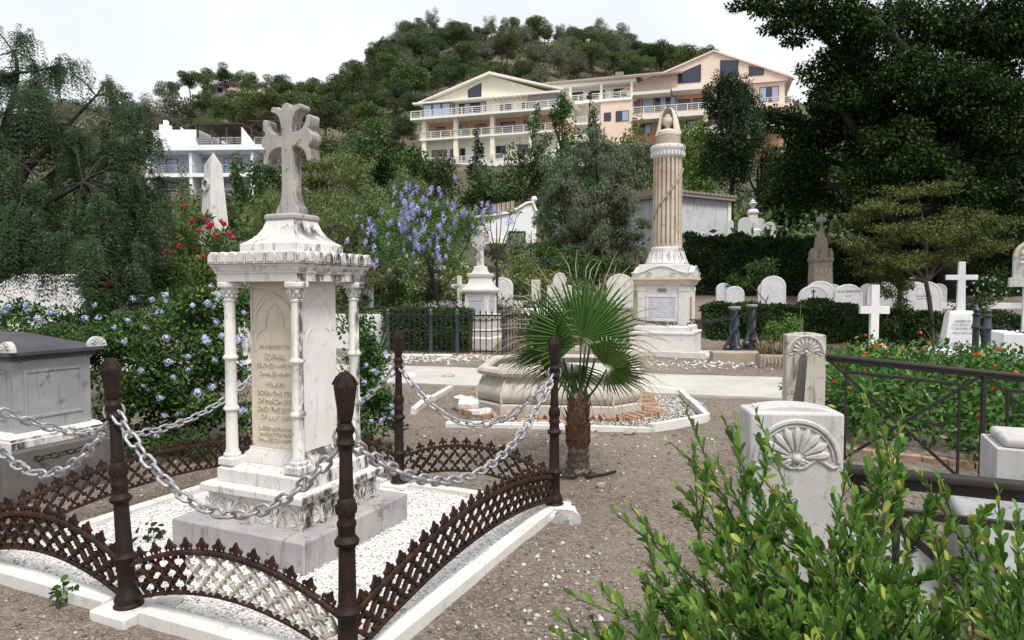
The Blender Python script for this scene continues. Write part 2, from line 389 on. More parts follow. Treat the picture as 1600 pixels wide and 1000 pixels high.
ys = np.unique(np.concatenate([np.linspace(-25, 1, 14), np.linspace(1, 9, 90), np.linspace(9, 26, 60)]))
tag(grid('ground', xs, ys, lambda X, Y: Hn(X, Y) + wob(X, Y)*(Y > 0)*(Y < 25.9) - .004*0, M['earth']), kind='structure')
hx = np.linspace(-420, 420, 240); hy = np.unique(np.concatenate([np.linspace(26, 130, 60), np.linspace(130, 270, 60), np.linspace(270, 900, 30)]))
def hillz(X, Y):
    return Hn(X, Y) + (Y > 110)*np.clip((Y-110)/20, 0, 1)*(np.sin(X*.11+Y*.05)*1.6 + np.sin(X*.23-Y*.17)*.9) - (Y < 26.1)*.0
tag(grid('hill', hx, hy, hillz, M['hill']), kind='structure')
def HZ(x, y): return float(hillz(np.array(x, float), np.array(y, float))) if y > 26 else H(x, y)
# pale concrete path crossing behind the fountain
m, t, b = nodes('pale_concrete_path'); p = pos(t)
c = mixc(t, ramp(t, noise(t, p, 1.3, 8, .65), .35, .65), (.50, .485, .46), (.40, .385, .36)); c = mixc(t, ramp(t, noise(t, p, 9, 9, .75), .55, .7, 0, .8), c, (.29, .26, .235))
t.links.new(c, b.inputs['Base Color']); b.inputs['Roughness'].default_value = .9; bump(t, b, noise(t, p, 25, 6, .7), .4, .01)
M['path'] = m
mb = MB(); near, far = [], []
for i in range(61):
    s = i/60; x = -14 + 30*s
    near.append((x + 0, 11.15 - .285*(x+1.9) + rng.normal(0, .035), .045)); far.append((x, 13.55 - .275*(x+2.2) + rng.normal(0, .05), .058))
vs_ = near + far; n = len(near)
vs_ += [(x, y, -.06) for x, y, z in near] + [(x, y, -.06) for x, y, z in far]
mb.add(vs_, [(i, i+1, n+i+1, n+i) for i in range(n-1)] + [(i+1, i, 2*n+i, 2*n+i+1) for i in range(n-1)] + [(n+i, n+i+1, 3*n+i+1, 3*n+i) for i in range(n-1)])
tag(mb.build('path', M['path']), kind='structure')
# loose stones on the earth
m, t, b = nodes('loose_pebble'); g = t.nodes.new('ShaderNodeNewGeometry')
rp = t.nodes.new('ShaderNodeValToRGB'); t.links.new(g.outputs['Random Per Island'], rp.inputs['Fac'])
el = rp.color_ramp.elements; el[0].color = (.09, .078, .07, 1); el[1].color = (.50, .48, .46, 1); el[1].position = 1
for ps, cc in ((.35, (.17, .145, .125, 1)), (.65, (.24, .21, .18, 1)), (.88, (.31, .28, .255, 1))):
    e = el.new(ps); e.color = cc
t.links.new(rp.outputs['Color'], b.inputs['Base Color']); b.inputs['Roughness'].default_value = .9; M['pebble'] = m
m, t, b = nodes('white_chip'); g = t.nodes.new('ShaderNodeNewGeometry')
c = mixc(t, ramp(t, g.outputs['Random Per Island'], .0, 1.), (.78, .775, .77), (.90, .895, .89)); c = mixc(t, ramp(t, g.outputs['Random Per Island'], .945, .95), c, (.26, .22, .18))
t.links.new(c, b.inputs['Base Color']); b.inputs['Roughness'].default_value = .75; M['chip'] = m
def inplot(x, y, g=0.02):
    dx, dy = x - PC.x, y - PC.y; lx = dx*UX.x + dy*UX.y; ly = dx*VY.x + dy*VY.y
    return (abs(lx) < 1.36+g) & (abs(ly) < 1.20+g)
n = 34000
Yp = 1.3 * (13/1.3)**rng.uniform(0, 1, n); Xp = rng.uniform(-.85, .85, n)*Yp
ok = ~inplot(Xp, Yp) & ((Xp-.66)**2 + (Yp-9.35)**2 > 1.2) & (Yp < 11.0 - .285*(Xp+1.9)); Xp, Yp = Xp[ok], Yp[ok]
S = (.0026 + .0135*rng.uniform(0, 1, len(Xp))**3.5)*(1 + .06*Yp)
big = rng.uniform(0, 1, len(Xp)) > .993; S = np.where(big, S*2.6, S)
P = np.stack([Xp, Yp, Hn(Xp, Yp) + wob(Xp, Yp) + S*.2], 1)
tag(pebbles('gravel', P, S, M['pebble']), 'grey brown pebbles and chips strewn over the trodden earth', 'gravel', kind='stuff')
def rubble(name, label, n, cx, cy, sx, sy, smin, smax, seed):
    g_ = np.random.default_rng(seed); X = cx + g_.normal(0, sx, n); Y = cy + g_.normal(0, sy, n); k = ~inplot(X, Y, .06) & (Y > 1.5); X, Y = X[k], Y[k]
    S = smin + (smax-smin)*g_.uniform(0, 1, len(X))**2.5
    tag(pebbles(name, np.stack([X, Y, Hn(X, Y) + wob(X, Y) + S*.15], 1), S, M['chip_grey']), label, 'rubble', kind='stuff')
m, t, b = nodes('pale_rubble'); g = t.nodes.new('ShaderNodeNewGeometry')
c = mixc(t, g.outputs['Random Per Island'], (.27, .245, .22), (.66, .65, .63)); t.links.new(c, b.inputs['Base Color']); b.inputs['Roughness'].default_value = .9; M['chip_grey'] = m
rubble('rubble', 'pale stone chips on the earth along the right kerb of the plot', 300, .15, 3.1, .30, .75, .005, .026, 1)
rubble('rubble', 'pale stone chips in the dirt at the lower left corner, outside the kerb', 260, -2.3, 2.55, .45, .25, .006, .035, 2)
rubble('rubble', 'broken pale rubble strewn below the black iron fence', 900, -1.4, 15.0, 1.6, .40, .015, .09, 3)
rubble('rubble', 'pale rubble between the path and the column monument kerb', 700, 4.2, 14.0, 1.5, .45, .012, .07, 4)
rubble('rubble', 'small pale chips scattered on the walk around the palm', 380, .9, 6.6, 1.0, .8, .005, .026, 5)
# white marble chippings inside the railed plot
n = 34000
lx = rng.uniform(-1.30, 1.30, n); ly = rng.uniform(-1.13, 1.13, n)
ok = (abs(lx) > .50) | (abs(ly) > .50); lx, ly = lx[ok], ly[ok]
ok = ((lx > -.8) | (ly < .1)) & ~((lx < 0) & (ly > .75)); lx, ly = lx[ok], ly[ok]
P = np.array(PC)[None] + lx[:, None]*np.array(UX)[None] + ly[:, None]*np.array(VY)[None]
S = rng.uniform(.004, .0105, len(lx)); P[:, 2] = .032 + rng.uniform(-.004, .006, len(lx))
tag(pebbles('white_chippings', P, S, M['chip'], .55), 'white marble chippings filling the railed grave plot', 'gravel', kind='stuff')
bed = MB().box(-1.28, -1.12, -.05, 1.28, 1.12, .024)
M['chipbed'] = plain('chipping_bed', (.74, .73, .72), .9, var=.12, scale=70, bmp=.6)
tag(link('gravel_bed', bed.mesh('gravel_bed', M['chipbed']), None, PC, (0, 0, ROT)), kind='structure')
# ================================================================== the foreground monument
def text_mesh(s, size, m, depth=.004, align='CENTER', name='letters'):
    c = bpy.data.curves.new('t', 'FONT'); c.body = s; c.size = size; c.align_x = align; c.extrude = depth; c.resolution_u = 2
    o = bpy.data.objects.new('t', c); col.objects.link(o); bpy.context.view_layer.update()
    me = bpy.data.meshes.new_from_object(o.evaluated_get(bpy.context.evaluated_depsgraph_get())); bpy.data.objects.remove(o)
    me.name = name; me.materials.clear(); me.materials.append(m); return me
def text(name, s, size, m, parent, loc, rz=0, depth=.004, sx=1.):
    return link(name, text_mesh(s, size, m, depth, name=name), parent, loc, (PI/2, 0, rz), (sx, 1, 1))
T = thing('grave_monument', 'tall white marble monument with corner columns and a stone cross, inside the chained plot', 'monument', PC, ROT)
Z0 = .02
# grey base of three blocks
for x0, x1, y0, y1 in ((-.506, .506, -.506, -.19), (-.506, .506, -.186, .21), (-.506, .506, .214, .506)):
    MB().box(x0, y0, Z0-.03, x1, y1, .205).build('base_block', M['grey_stone'], T, bevel=.012)
# plinth with carved arcade
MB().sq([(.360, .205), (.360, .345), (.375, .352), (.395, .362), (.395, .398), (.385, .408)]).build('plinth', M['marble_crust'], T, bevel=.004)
def arch_outline(w, h, n=7):
    """gothic arch outline, half-width w, springing at 0, apex at h"""
    pts = []; r = (w*w + h*h)/(2*w)
    a1 = math.atan2(h, w - (w - r)) if r > w else PI/2
    a1 = math.asin(min(1, h/r))
    for i in range(n+1):
        a = a1*i/n; pts.append((w - r + r*math.cos(a), r*math.sin(a)))
    return pts + [(-x, z) for x, z in pts[-2::-1]]
def arch_tube(mb, w, h, cx, cz, y, rad, leg=0., Mx=None):
    o = arch_outline(w, h); pts = [(cx+x, y, cz+z) for x, z in o]
    if leg: pts = [(pts[0][0], y, cz-leg)] + pts + [(pts[-1][0], y, cz-leg)]
    if Mx: pts = [Mx @ Vector(p) for p in pts]
    mb.tube(pts, rad, 6)
rel = None
for side in range(4):
    Mx = Matrix.Rotation(side*PI/2, 4, 'Z')
    for k in range(4):
        mb = MB(); cx = -.27 + .18*k
        arch_tube(mb, .082, .115, cx, .215, -.362, .010, 0, Mx)
        for dx, dz, r_ in ((-.035, .03, .028), (.035, .03, .028), (0, .075, .026)):
            pts = [Mx @ Vector((cx+dx+r_*math.cos(a), -.361, .222+dz+r_*math.sin(a))) for a in np.linspace(-.6 if dx <= 0 else -2.2, 2.2+PI*.6 if dx < 0 else (3.7 if dx == 0 else 2.4), 9)]
            mb.tube(pts, .005, 5)
        lf = MB(); lf.ball((0, 0, 0), 1, 8, 6, (.014, .010, .055)); lf.xf(Mx @ Matrix.Translation((cx+.09, -.366, .27)) @ Matrix.Rotation(.25, 4, 'Y')); mb.join(lf)
        lf = MB(); lf.ball((0, 0, 0), 1, 8, 6, (.014, .010, .055)); lf.xf(Mx @ Matrix.Translation((cx-.09, -.366, .27)) @ Matrix.Rotation(-.25, 4, 'Y')); mb.join(lf)
        ft = MB().box(cx-.10, -.378, .206, cx-.075, -.352, .235); ft.xf(Mx); mb.join(ft)
        mb.build('carved_arch', M['marble_crust'], T, smooth=True)
MB().sq([(.325, .408), (.325, .485), (.300, .507)]).build('step', M['marble_crust'], T, bevel=.004)
# inscribed block
DX, DY = .195, .165
MB().sq([(DX+.045, .507), (DX+.045, .545), (DX+.012, .585), (DX+.012, .60)], ry=1, dy=DY-DX).build('shaft_foot', M['marble'], T, bevel=.003)
MB().sq([(DX, .60), (DX, 1.62)], dy=DY-DX).build('shaft', M['cream'], T, bevel=.004)
def face_panels(w, Mx, mt):
    mb = MB(); hw = w
    for x in (-hw+.006, hw-.022): mb.box(x, -.006, .62, x+.016, .002, 1.585)
    mb.box(-hw+.006, -.006, 1.585, hw-.006, .002, 1.60)
    mb.xf(Mx); mb.build('panel_border', mt, T, bevel=.002)
    mb = MB()
    arch_tube(mb, hw-.035, .20, 0, 1.34, -.002, .010, .02)
    arch_tube(mb, hw*.36, .13, 0, 1.36, -.002, .006, .0)
    q = hw*.36
    for s in (-1, 1):
        mb.tube([(s*q, -.002, 1.36), (s*(q+.004), -.002, 1.335), (s*(q+.03), -.002, 1.325), (s*(hw-.06), -.002, 1.30), (s*(hw-.045), -.002, 1.25), (s*(hw-.05), -.002, 1.20)], .006, 6)
    mb.xf(Mx); mb.build('tracery', mt, T, smooth=True)
    for s in (-1, 1):
        mb = MB(); poly = [(s*(hw-.03), 1.44), (s*(hw-.03), 1.575), (s*.045, 1.575), (s*.085, 1.535), (s*.12, 1.49)]
        if s > 0: poly = poly[::-1]
        mb.ext(poly, -.005, .004, Mx); mb.build('spandrel', mt, T, bevel=.003)
face_panels(DX, Matrix.Translation((0, -DY, 0)), M['cream'])
face_panels(DY, Matrix.Rotation(PI/2, 4, 'Z') @ Matrix.Translation((0, -DX, 0)), M['marble_clean'])
MB().box(DX-.001, -DY+.004, .602, DX+.003, DY-.004, 1.618).build('plain_side_panel', M['marble_clean'], T)
for s, z, sz, sx in (('IN MEMORY OF', 1.215, .036, .95), ('SOPHIA', 1.145, .058, .8), ('BELOVED WIFE OF', 1.10, .036, .95), ('CHARLES HENRY', 1.05, .032, 1),
                     ('WILKIN', .985, .055, .8), ('BORN THE 5TH', .93, .042, .95), ('OF MARCH 1835', .88, .042, .9), ('DIED THE 26TH', .83, .042, .95), ('OF JULY 1887', .78, .042, .95),
                     ('BLESSED ARE THE PURE', .715, .030, .85), ('IN HEART FOR THEY', .68, .030, .9), ('SHALL SEE GOD MATT V', .645, .030, .85)):
    text('inscription', s, sz, M['letters'], T, (0, -DY-.001, z), 0, .005, sx)
# corner columns
cpr = [(.052, .507), (.052, .508)]
for sx, sy in ((-1, -1), (1, -1), (1, 1), (-1, 1)):
    cx, cy = .262*sx, .262*sy
    mt = M['marble'] if sx > 0 else M['marble_clean']
    if True:
        c = thing('column', None, None, (cx, cy, 0)); c.parent = T
        MB().sq([(.058, .507), (.058, .545), (.052, .552)]).build('column_base', mt, c, bevel=.003)
        MB().lathe([(.05, .552), (.052, .560), (.05, .572), (.042, .578), (.041, .590), (.036, .600), (.034, .80)] + [(.034, .83), (.040, .836), (.047, .843), (.047, .851), (.040, .862), (.035, .872)]
                   + [(.033, 1.14), (.037, 1.148), (.045, 1.156), (.045, 1.164), (.038, 1.174), (.033, 1.182), (.031, 1.50), (.036, 1.506), (.036, 1.514), (.030, 1.520)], 24).build('column_shaft', mt, c, smooth=True)
        cap = MB().lathe([(.030, 1.519), (.034, 1.535), (.046, 1.575), (.050, 1.582)], 16)
        for k in range(8):
            a = k*PI/4; cap.ball((.042*math.cos(a), .042*math.sin(a), 1.562), .013, 6, 5, (1, 1, 1.3))
            cap.ball((.036*math.cos(a+.39), .036*math.sin(a+.39), 1.538), .010, 6, 5, (1, 1, 1.4))
        cap.build('capital', mt, c, smooth=True)
        MB().lathe([(.066, 1.583), (.072, 1.592), (.072, 1.612), (.066, 1.619)], 8, rot=PI/8).build('abacus', mt, c)
# entablature, scalloped cornice, concave roof
MB().sq([(.312, 1.62), (.312, 1.665), (.322, 1.672), (.322, 1.680)]).build('entablature', M['marble'], T, bevel=.003)
MB().sq([(.322, 1.68), (.328, 1.695), (.336, 1.712), (.342, 1.715), (.342, 1.722), (.312, 1.724), (.312, 1.795)]).build('cornice', M['marble_crust'], T, bevel=.003)
for side in range(4):
    Mx = Matrix.Rotation(side*PI/2, 4, 'Z')
    for k in range(9):
        x = -.306 + .0765*k; w = .0365
        poly = [(x-w, 1.724)] + [(x+w, 1.724)] + [(x + w*math.cos(a), 1.762 + w*.95*math.sin(a)) for a in np.linspace(0, PI, 9)]
        mb = MB().ext(poly, -.350, -.311, Mx)
        inner = [(x+.72*(px-x), 1.735+(pz-1.724)*.78) for px, pz in poly]
        mb.ext(inner, -.356, -.349, Mx); mb.build('scallop', M['marble_crust'], T, bevel=.002, seg=1)
MB().sq([(.218, 1.795), (.218, 1.850), (.209, 1.856), (.180, 1.875), (.150, 1.905), (.126, 1.945), (.113, 1.985), (.109, 2.00)]).build('roof', M['marble_crust'], T, bevel=.003)
MB().sq([(.109, 2.0), (.118, 2.008), (.118, 2.028), (.106, 2.038)]).build('roof_cap', M['grey_stone'], T, bevel=.004)
# cross with flared, scrolled arms
def cross_arm(L0, w0, flare, L1, lobes=True):
    """half outline of an arm along +x"""
    p = [(w0, w0), (w0*1.0, w0)]
    return p
def armpts(s0, s1, w, fw):
    """one arm from s0 to s1 along +x, half width w, ending in three lobes spread to fw (upper half, then mirrored)"""
    x0 = s0 + .020; x1 = s1 - .040
    up = [(s0, w)] + [(x0 + (x1-x0)*math.sin(t_), w + (fw-w)*(1-math.cos(t_))) for t_ in np.linspace(0, PI/2, 8)]
    up += [(x1+.018+.019*math.cos(a), fw-.004+.019*math.sin(a)) for a in np.linspace(2.6, -.6, 7)]
    up += [(s1-.008, fw*.62), (s1-.024, fw*.44)]
    up += [(s1-.020+.030*math.cos(a), .036*math.sin(a)) for a in np.linspace(1.35, 0, 5)]
    return up + [(x, -y) for x, y in up[-2::-1]]
def cross_outline():
    w = .042; zc = .455; pts = []
    foot = [(.092, 0), (.092, .030), (.080, .045), (.060, .072), (.047, .115), (.042, .18)]
    pts += [(x, z) for x, z in foot]
    A = armpts(w, .195, w, .125)
    pts += [(x, zc + y) for x, y in A[::-1]]               # right arm, bottom to top
    B = armpts(w, .215, w, .105)
    pts += [(-y, zc + x) for x, y in B[::-1]]               # top arm, right to left
    pts += [(-x, zc + y) for x, y in A]                    # left arm, top to bottom
    pts += [(-x, z) for x, z in foot[::-1]]
    return pts
co = cross_outline()
MB().ext(co, -.044, .044).build('cross', M['cross'], T, bevel=.006, loc=(0, 0, 2.038))

# ================================================================== marble kerb, blocks
K = thing('grave_kerb', 'low white marble kerb framing the railed gravel plot', 'kerb', PC, ROT)
for (x0, y0, x1, y1) in ((-1.33, -1.20, -.13, -1.10), (.12, -1.20, 1.22, -1.10), (1.27, -1.02, 1.36, -.02), (1.27, -.012, 1.36, 1.02), (-1.2, 1.11, -.12, 1.2), (.12, 1.11, 1.2, 1.2), (-1.36, -1.02, -1.27, 0), (-1.36, .01, -1.27, 1.02)):
    MB().box(x0, y0, -.05, x1, y1, .062).build('kerb_stone', M['marble_clean'], K, bevel=.006)
for lx, ly, sx in ((1.31, -1.155, .12), (0, -1.16, .13), (-1.31, -1.155, .12), (-1.31, 1.155, .12), (0, 1.155, .12)):
    MB().box(lx-sx, ly-.11, -.05, lx+sx*.9, ly+.11, .05).build('corner_block', M['marble_clean'], K, bevel=.012)
def rock(name, m, parent, c, d, seed, rz=0, sub=2):
    r_ = random.Random(seed); mb = MB()
    b = MB().ball((0, 0, 0), 1, 9, 7)
    ph = [r_.uniform(0, 6) for _ in range(6)]
    for v in b.v:
        v = Vector(v); k = max(abs(v.x), abs(v.y), abs(v.z)); q = v*(.55 + .45/k*.8)
        q *= 1 + .13*math.sin(3*v.x+ph[0]+2*v.z) + .12*math.sin(4*v.y+ph[1]) + .09*math.sin(5*v.z+ph[2]+3*v.x) + r_.uniform(-.06, .06)
        mb.v.append((q.x*d[0]/2, q.y*d[1]/2, q.z*d[2]/2))
    mb.f = b.f
    return mb.build(name, m, parent, smooth=True, loc=c, rot=(0, 0, rz), ang=28)
BRL = (1.31, 1.155)
for (c, d, rz) in (((1.36, 1.13, .0), (.26, .22, .10), .1), ((1.30, 1.0, -.01), (.20, .16, .1), .3), ((1.44, 1.02, -.02), (.2, .26, .16), .5)):
    rock('corner_rock', M['grey_stone'] if d[2] > .12 else M['marble_clean'], K, c, d, int(c[1]*100)+3, rz)
MB().cbox((1.32, 1.15, .03), (.2, .18, .045), Matrix.Rotation(.12, 3, 'Z')).build('corner_slab', M['marble_clean'], K, bevel=.006)
tag(rock('loose_stone', M['marble_clean'], None, PW(.13, -1.03, .05), (.13, .09, .07), 5, .6), 'grey marble chunk lying on the white chippings by the front post', 'stone')
# ================================================================== iron posts
post_prof = [(.078, 0), (.080, .012), (.070, .022), (.074, .040), (.064, .060), (.052, .085), (.048, .10), (.046, .21), (.060, .228), (.062, .242), (.048, .256), (.043, .27),
             (.039, .50), (.056, .512), (.060, .526), (.048, .540), (.040, .548), (.040, .575), (.046, .59), (.046, .60), (.038, .612), (.042, .635), (.046, .66), (.042, .69), (.034, .70),
             (.036, .72), (.033, .74), (.029, .90), (.040, .908), (.044, .92), (.036, .934), (.033, .95), (.042, .965), (.044, .978), (.034, .99), (.031, 1.0)]
def iron_post(loc, label, tilt=(0, 0), top=True, grp='rusty iron posts of the chained plot'):
    o = thing('iron_post', label, 'post', loc, ROT, grp); o.rotation_euler = (tilt[0], tilt[1], ROT)
    MB().lathe([(r_*.85, z_) for r_, z_ in post_prof], 20).build('post_shaft', M['rustp'], o, smooth=True)
    f = MB().lathe([(.022, .998), (.028, 1.01), (.034, 1.04), (.044, 1.11), (.049, 1.145), (.046, 1.155), (.042, 1.158), (.032, 1.18), (.014, 1.198), (.006, 1.203)], 6, rot=.3)
    for k in range(6):
        a = .3 + k*PI/3; f.tube([((.052+.0)*math.cos(a), .052*math.sin(a), 1.152), (.036*math.cos(a), .036*math.sin(a), 1.18), (.01*math.cos(a), .01*math.sin(a), 1.202)], .005, 5)
    f.build('finial', M['rustp'], o)
    b = MB()
    for k in range(8):
        a = k*PI/4; b.ball((.034*math.cos(a), .034*math.sin(a), .655), .016, 5, 4, (.7, .7, 1.7))
    b.build('leaf_collar', M['rustp'], o, smooth=True)
    r_ = MB().tube([(.047*math.cos(a), 0, .945+.0+.047*math.sin(a)) for a in np.linspace(0, 2*PI, 13)], .006, 6, False)
    r_.build('chain_ring', M['galv'], o, smooth=True, rot=(0, 0, .6))
    return o
corners = {'F': (1.31, -1.155), 'L': (0, -1.155), 'LL': (-1.31, -1.155), 'BLL': (-1.31, 1.155), 'B': (0, 1.155), 'BR': (1.31, 1.155)}
iron_post(PW(*corners['F'], .045), 'rusty iron post with hexagonal finial nearest the camera, before the stepped monument base')
iron_post(PW(*corners['L'], .045), 'leaning rusty iron post at left standing on a white kerb block', (.0, -.075))
iron_post(PW(*corners['BR'], .045), 'rusty iron post behind which the fan palm and stone basin stand')
iron_post(PW(*corners['B'], .045), 'rusty iron post right behind the monument, in front of the pale blue flowers')
iron_post(PW(*corners['LL'], .045), 'rusty iron post of the front left plot corner, cut off by the left edge')
iron_post(PW(*corners['BLL'], .045), 'rusty iron post hidden behind the inscribed monument shaft')
# ================================================================== cast railings: arched rails, quatrefoil lattice, cresting
def quatre(w, h, d=.008):
    n = 32; out, inn = [], []
    for j in range(n):
        a = 2*PI*j/n; c, s = math.cos(a), math.sin(a)
        k = 1/(abs(c)**1.25 + abs(s)**1.25)**(1/1.25)
        out.append((c*k*w*.5, s*k*h*.5))
        rr = .195 + .190*abs(math.cos(2*a))**.75
        inn.append((c*rr*w, s*rr*h))
    mb = MB(); rings = [[(x, -d, z) for x, z in out], [(x*.92, -d-.0035, z*.92) for x, z in out], [(x*1.07, -d-.0025, z*1.07) for x, z in inn], [(x, -d*.5, z) for x, z in inn], [(x, d*.5, z) for x, z in inn], [(x*1.07, d+.0025, z*1.07) for x, z in inn], [(x, d, z) for x, z in out], [(x, -d, z) for x, z in out]]
    return mb.loft(rings, cap=False)
QW, QH = .097, .100
q_rust = quatre(QW, QH).mesh('quatrefoil', M['rust']); q_grey = quatre(QW, QH).mesh('quatrefoil_grey', M['silver_iron'])
cb = MB()
cb.ext([(-.006, 0), (.006, 0), (.009, .012), (.021, .018), (.022, .030), (.013, .038), (.008, .048), (0, .060), (-.008, .048), (-.013, .038), (-.022, .030), (-.021, .018), (-.009, .012)], -.006, .006)
for s in (-1, 1): cb.ball((s*.028, 0, .021), .0105, 7, 5); cb.box(s*.030-.003, -.003, 0, s*.030+.003, .003, .014)
crest = cb.mesh('crest_finial', M['rust'])
def rail_z(t, low): 
    k = 4*t*(1-t)
    return (.085 + .125*k) if low else (.255 + .145*k)
def railing(a, b, label, grey=None):
    pa, pb = PW(*corners[a]), PW(*corners[b]); d = pb - pa; Lr = d.length; rz = math.atan2(d.y, d.x)
    o = thing('iron_railing', label, 'railing', pa, rz, 'arched cast iron railings of the plot')
    for low, nm, hw, hh in ((False, 'top_rail', .016, .011), (True, 'bottom_rail', .013, .008)):
        rings = []
        for i in range(33):
            t = i/32; x = .03 + (Lr-.06)*t; z = rail_z(t, low)
            rings.append([(x, -hw, z-hh), (x, hw, z-hh), (x, hw*.9, z+hh*.4), (x, hw*.4, z+hh), (x, -hw*.4, z+hh), (x, -hw*.9, z+hh*.4)])
        MB().loft(rings).build(nm, M['rust'], o, smooth=True)
    n = max(2, round((Lr-.10)/QW)); dx = (Lr-.10)/n
    for i in range(n):
        for row, off in ((.5, .5), (.2, 0.), (.8, 0.)):
            if off == 0 and i == 0: continue
            x = .05 + dx*(i+off); t = (x-.03)/(Lr-.06); z0, z1 = rail_z(t, True)+.006, rail_z(t, False)-.01
            t2 = t + .01; sl = math.atan2((rail_z(t2, False)-rail_z(t, False))+(rail_z(t2, True)-rail_z(t, True)), 2*.01*(Lr-.06))
            hh = z1 - z0
            g = grey and grey[0] < t < grey[1]
            link('quatrefoil', q_grey if g else q_rust, o, (x, 0, z0+hh*row), (0, -sl, 0), (dx/QW*1.06, 1, hh*.60/QH*1.04))
        x = .05 + dx*(i+.5); t = (x-.03)/(Lr-.06); t2 = t+.01; sl = math.atan2(rail_z(t2, False)-rail_z(t, False), .01*(Lr-.06))
        link('crest_finial', crest, o, (x, 0, rail_z(t, False)+.009), (0, -sl, 0), (1, 1, 1))
    return o
railing('L', 'F', 'arched iron railing with a pale grey repainted stretch, in front of the monument', (.30, .97))
railing('LL', 'L', 'rusty arched railing cut off by the left edge, beside the leaning post')
railing('F', 'BR', 'long rusty arched railing along the right side of the plot')
railing('B', 'BR', 'rusty arched railing at the back of the plot, before the gravel walk')
railing('BLL', 'B', 'rusty arched railing hidden behind the monument base')
railing('LL', 'BLL', 'long rusty arched railing along the left side, below the flowering bush')
# ================================================================== chains
lk = MB(); pl, pw, pr = .027, .0175, .0062
path = [(pl*(1 if math.cos(a) > 0 else -1)*.42 + pw*math.cos(a)*1.05, pw*math.sin(a), 0) for a in np.linspace(0, 2*PI, 17)[:-1]]
lk.tube(path + [path[0]], pr, 6, False); link_me = lk.mesh('chain_link', M['galv'], True, 180)
dk_me = link_me.copy(); dk_me.materials.clear(); dk_me.materials.append(M['black_iron'])
def chain(p, q, sag, label, pitch=.052, me=None, sc_=1., grp='galvanised chains between the iron posts', skew=.0):
    p, q = Vector(p), Vector(q); pts = []
    for i in range(401):
        t = i/400; s = 4*t*(1-t)*(1 + skew*(t-.5)); v = p.lerp(q, t); v.z -= sag*s; pts.append(v)
    o = thing('chain', label, 'chain', p, 0, grp)
    acc = 0; nxt = pitch*sc_*.5; k = 0
    for i in range(400):
        seg = (pts[i+1]-pts[i]).length
        while acc + seg >= nxt:
            v = pts[i].lerp(pts[i+1], (nxt-acc)/seg); d = (pts[min(i+6, 400)] - pts[max(i-6, 0)]).normalized()
            e = (d.to_track_quat('X', 'Z') @ Euler((.35 + (PI/2 if k % 2 else 0) + random.uniform(-.25, .25), 0, 0)).to_quaternion()).to_euler()
            link('chain_link', me or link_me, o, v - p, e, (sc_,)*3); k += 1; nxt += pitch*sc_
        acc += seg
    return o
def cp(n, z=.985): return PW(*corners[n], z)
cL = PW(corners['L'][0]-.06, corners['L'][1], .985)
CS = 1.32
chain(cL, cp('F'), .40, 'heavy grey chain drooping in front of the monument steps', sc_=CS)
chain(cp('LL'), cL, .37, 'heavy grey chain drooping from the leaning post to the left edge', sc_=CS)
chain(cp('F'), cp('BR'), .42, 'long grey chain from the nearest post to the post by the palm', sc_=CS)
chain(cp('B'), cp('BR'), .42, 'grey chain hanging before the stone basin between the two back posts', sc_=CS)
chain(cp('LL'), cp('BLL'), .42, 'grey chain hanging in front of the left tomb and the blue flowers', sc_=CS)
chain(cp('BLL'), cp('B'), .38, 'grey chain behind the monument columns, partly hidden', sc_=CS)
# ================================================================== left tomb chest
TB = thing('tomb_chest', 'grey marble tomb chest with dark hipped lid, at the left edge', 'tomb', (-3.67, 5.0, 0), ROT)
MB().box(-1.7, -.16, -.05, .14, .76, .40).build('footing', M['dark_base'], TB, bevel=.015)
MB().box(-1.6, -.07, .40, .07, .66, .455).build('base_course', M['marble'], TB, bevel=.006)
MB().sq([(.30, .455), (.30, .475), (.285, .50), (.27, .51)], 0, 0).build('base_moulding', M['marble'], TB, loc=(-.77, .29, 0)).scale = (2.75, 1.18, 1)
MB().box(-1.55, 0, .505, 0, .58, 1.045).build('chest', M['tomb'], TB, bevel=.004)
for (x0, y0, w, rz) in ((0, .29, .22, PI/2), (-.45, 0, .36, 0), (-1.2, 0, .3, 0)):
    mb = MB(); h0, h1 = .60, .97
    for a, b_ in (((-w, h0), (w, h0+.022)), ((-w, h1-.022), (w, h1)), ((-w, h0+.022), (-w+.022, h1-.022)), ((w-.022, h0+.022), (w, h1-.022))): mb.box(a[0], -.008, a[1], b_[0], .004, b_[1])
    mb.build('panel_moulding', M['tomb'], TB, bevel=.003, loc=(x0, y0, 0), rot=(0, 0, rz))
for (z0, z1, o_) in ((1.045, 1.07, .03), (1.07, 1.085, .05), (1.085, 1.115, .075)):
    MB().box(-1.55-o_, -o_, z0, o_, .58+o_, z1).build('lid_moulding', M['tomb_lid'], TB, bevel=.004)
MB().add([(-1.62, -.07, 1.115), (.07, -.07, 1.115), (.07, .65, 1.115), (-1.62, .65, 1.115), (-1.2, .29, 1.235), (-.35, .29, 1.235)], [(0, 1, 5, 4), (1, 2, 5), (2, 3, 4, 5), (3, 0, 4), (3, 2, 1, 0)]).build('lid', M['tomb_lid'], TB)
def acro():
    mb = MB(); poly = [(-.075, 0), (.075, 0)] + [(.075*math.cos(a), .005+.075*math.sin(a)) for a in np.linspace(0, PI, 11)]
    mb.ext(poly, -.02, .02)
    for k in range(5):
        a = PI*(k+.7)/5.4; mb.tube([(.02*math.cos(a), -.022, .012+.02*math.sin(a)), (.06*math.cos(a), -.024, .012+.055*math.sin(a))], [.004, .008], 5)
    return mb
am = acro().mesh('corner_ornament', M['post_stone'])
link('corner_ornament', am, TB, (0.03, -.05, 1.115), (0, 0, 0)); link('corner_ornament', am, TB, (.055, .60, 1.115), (0, 0, PI/2))
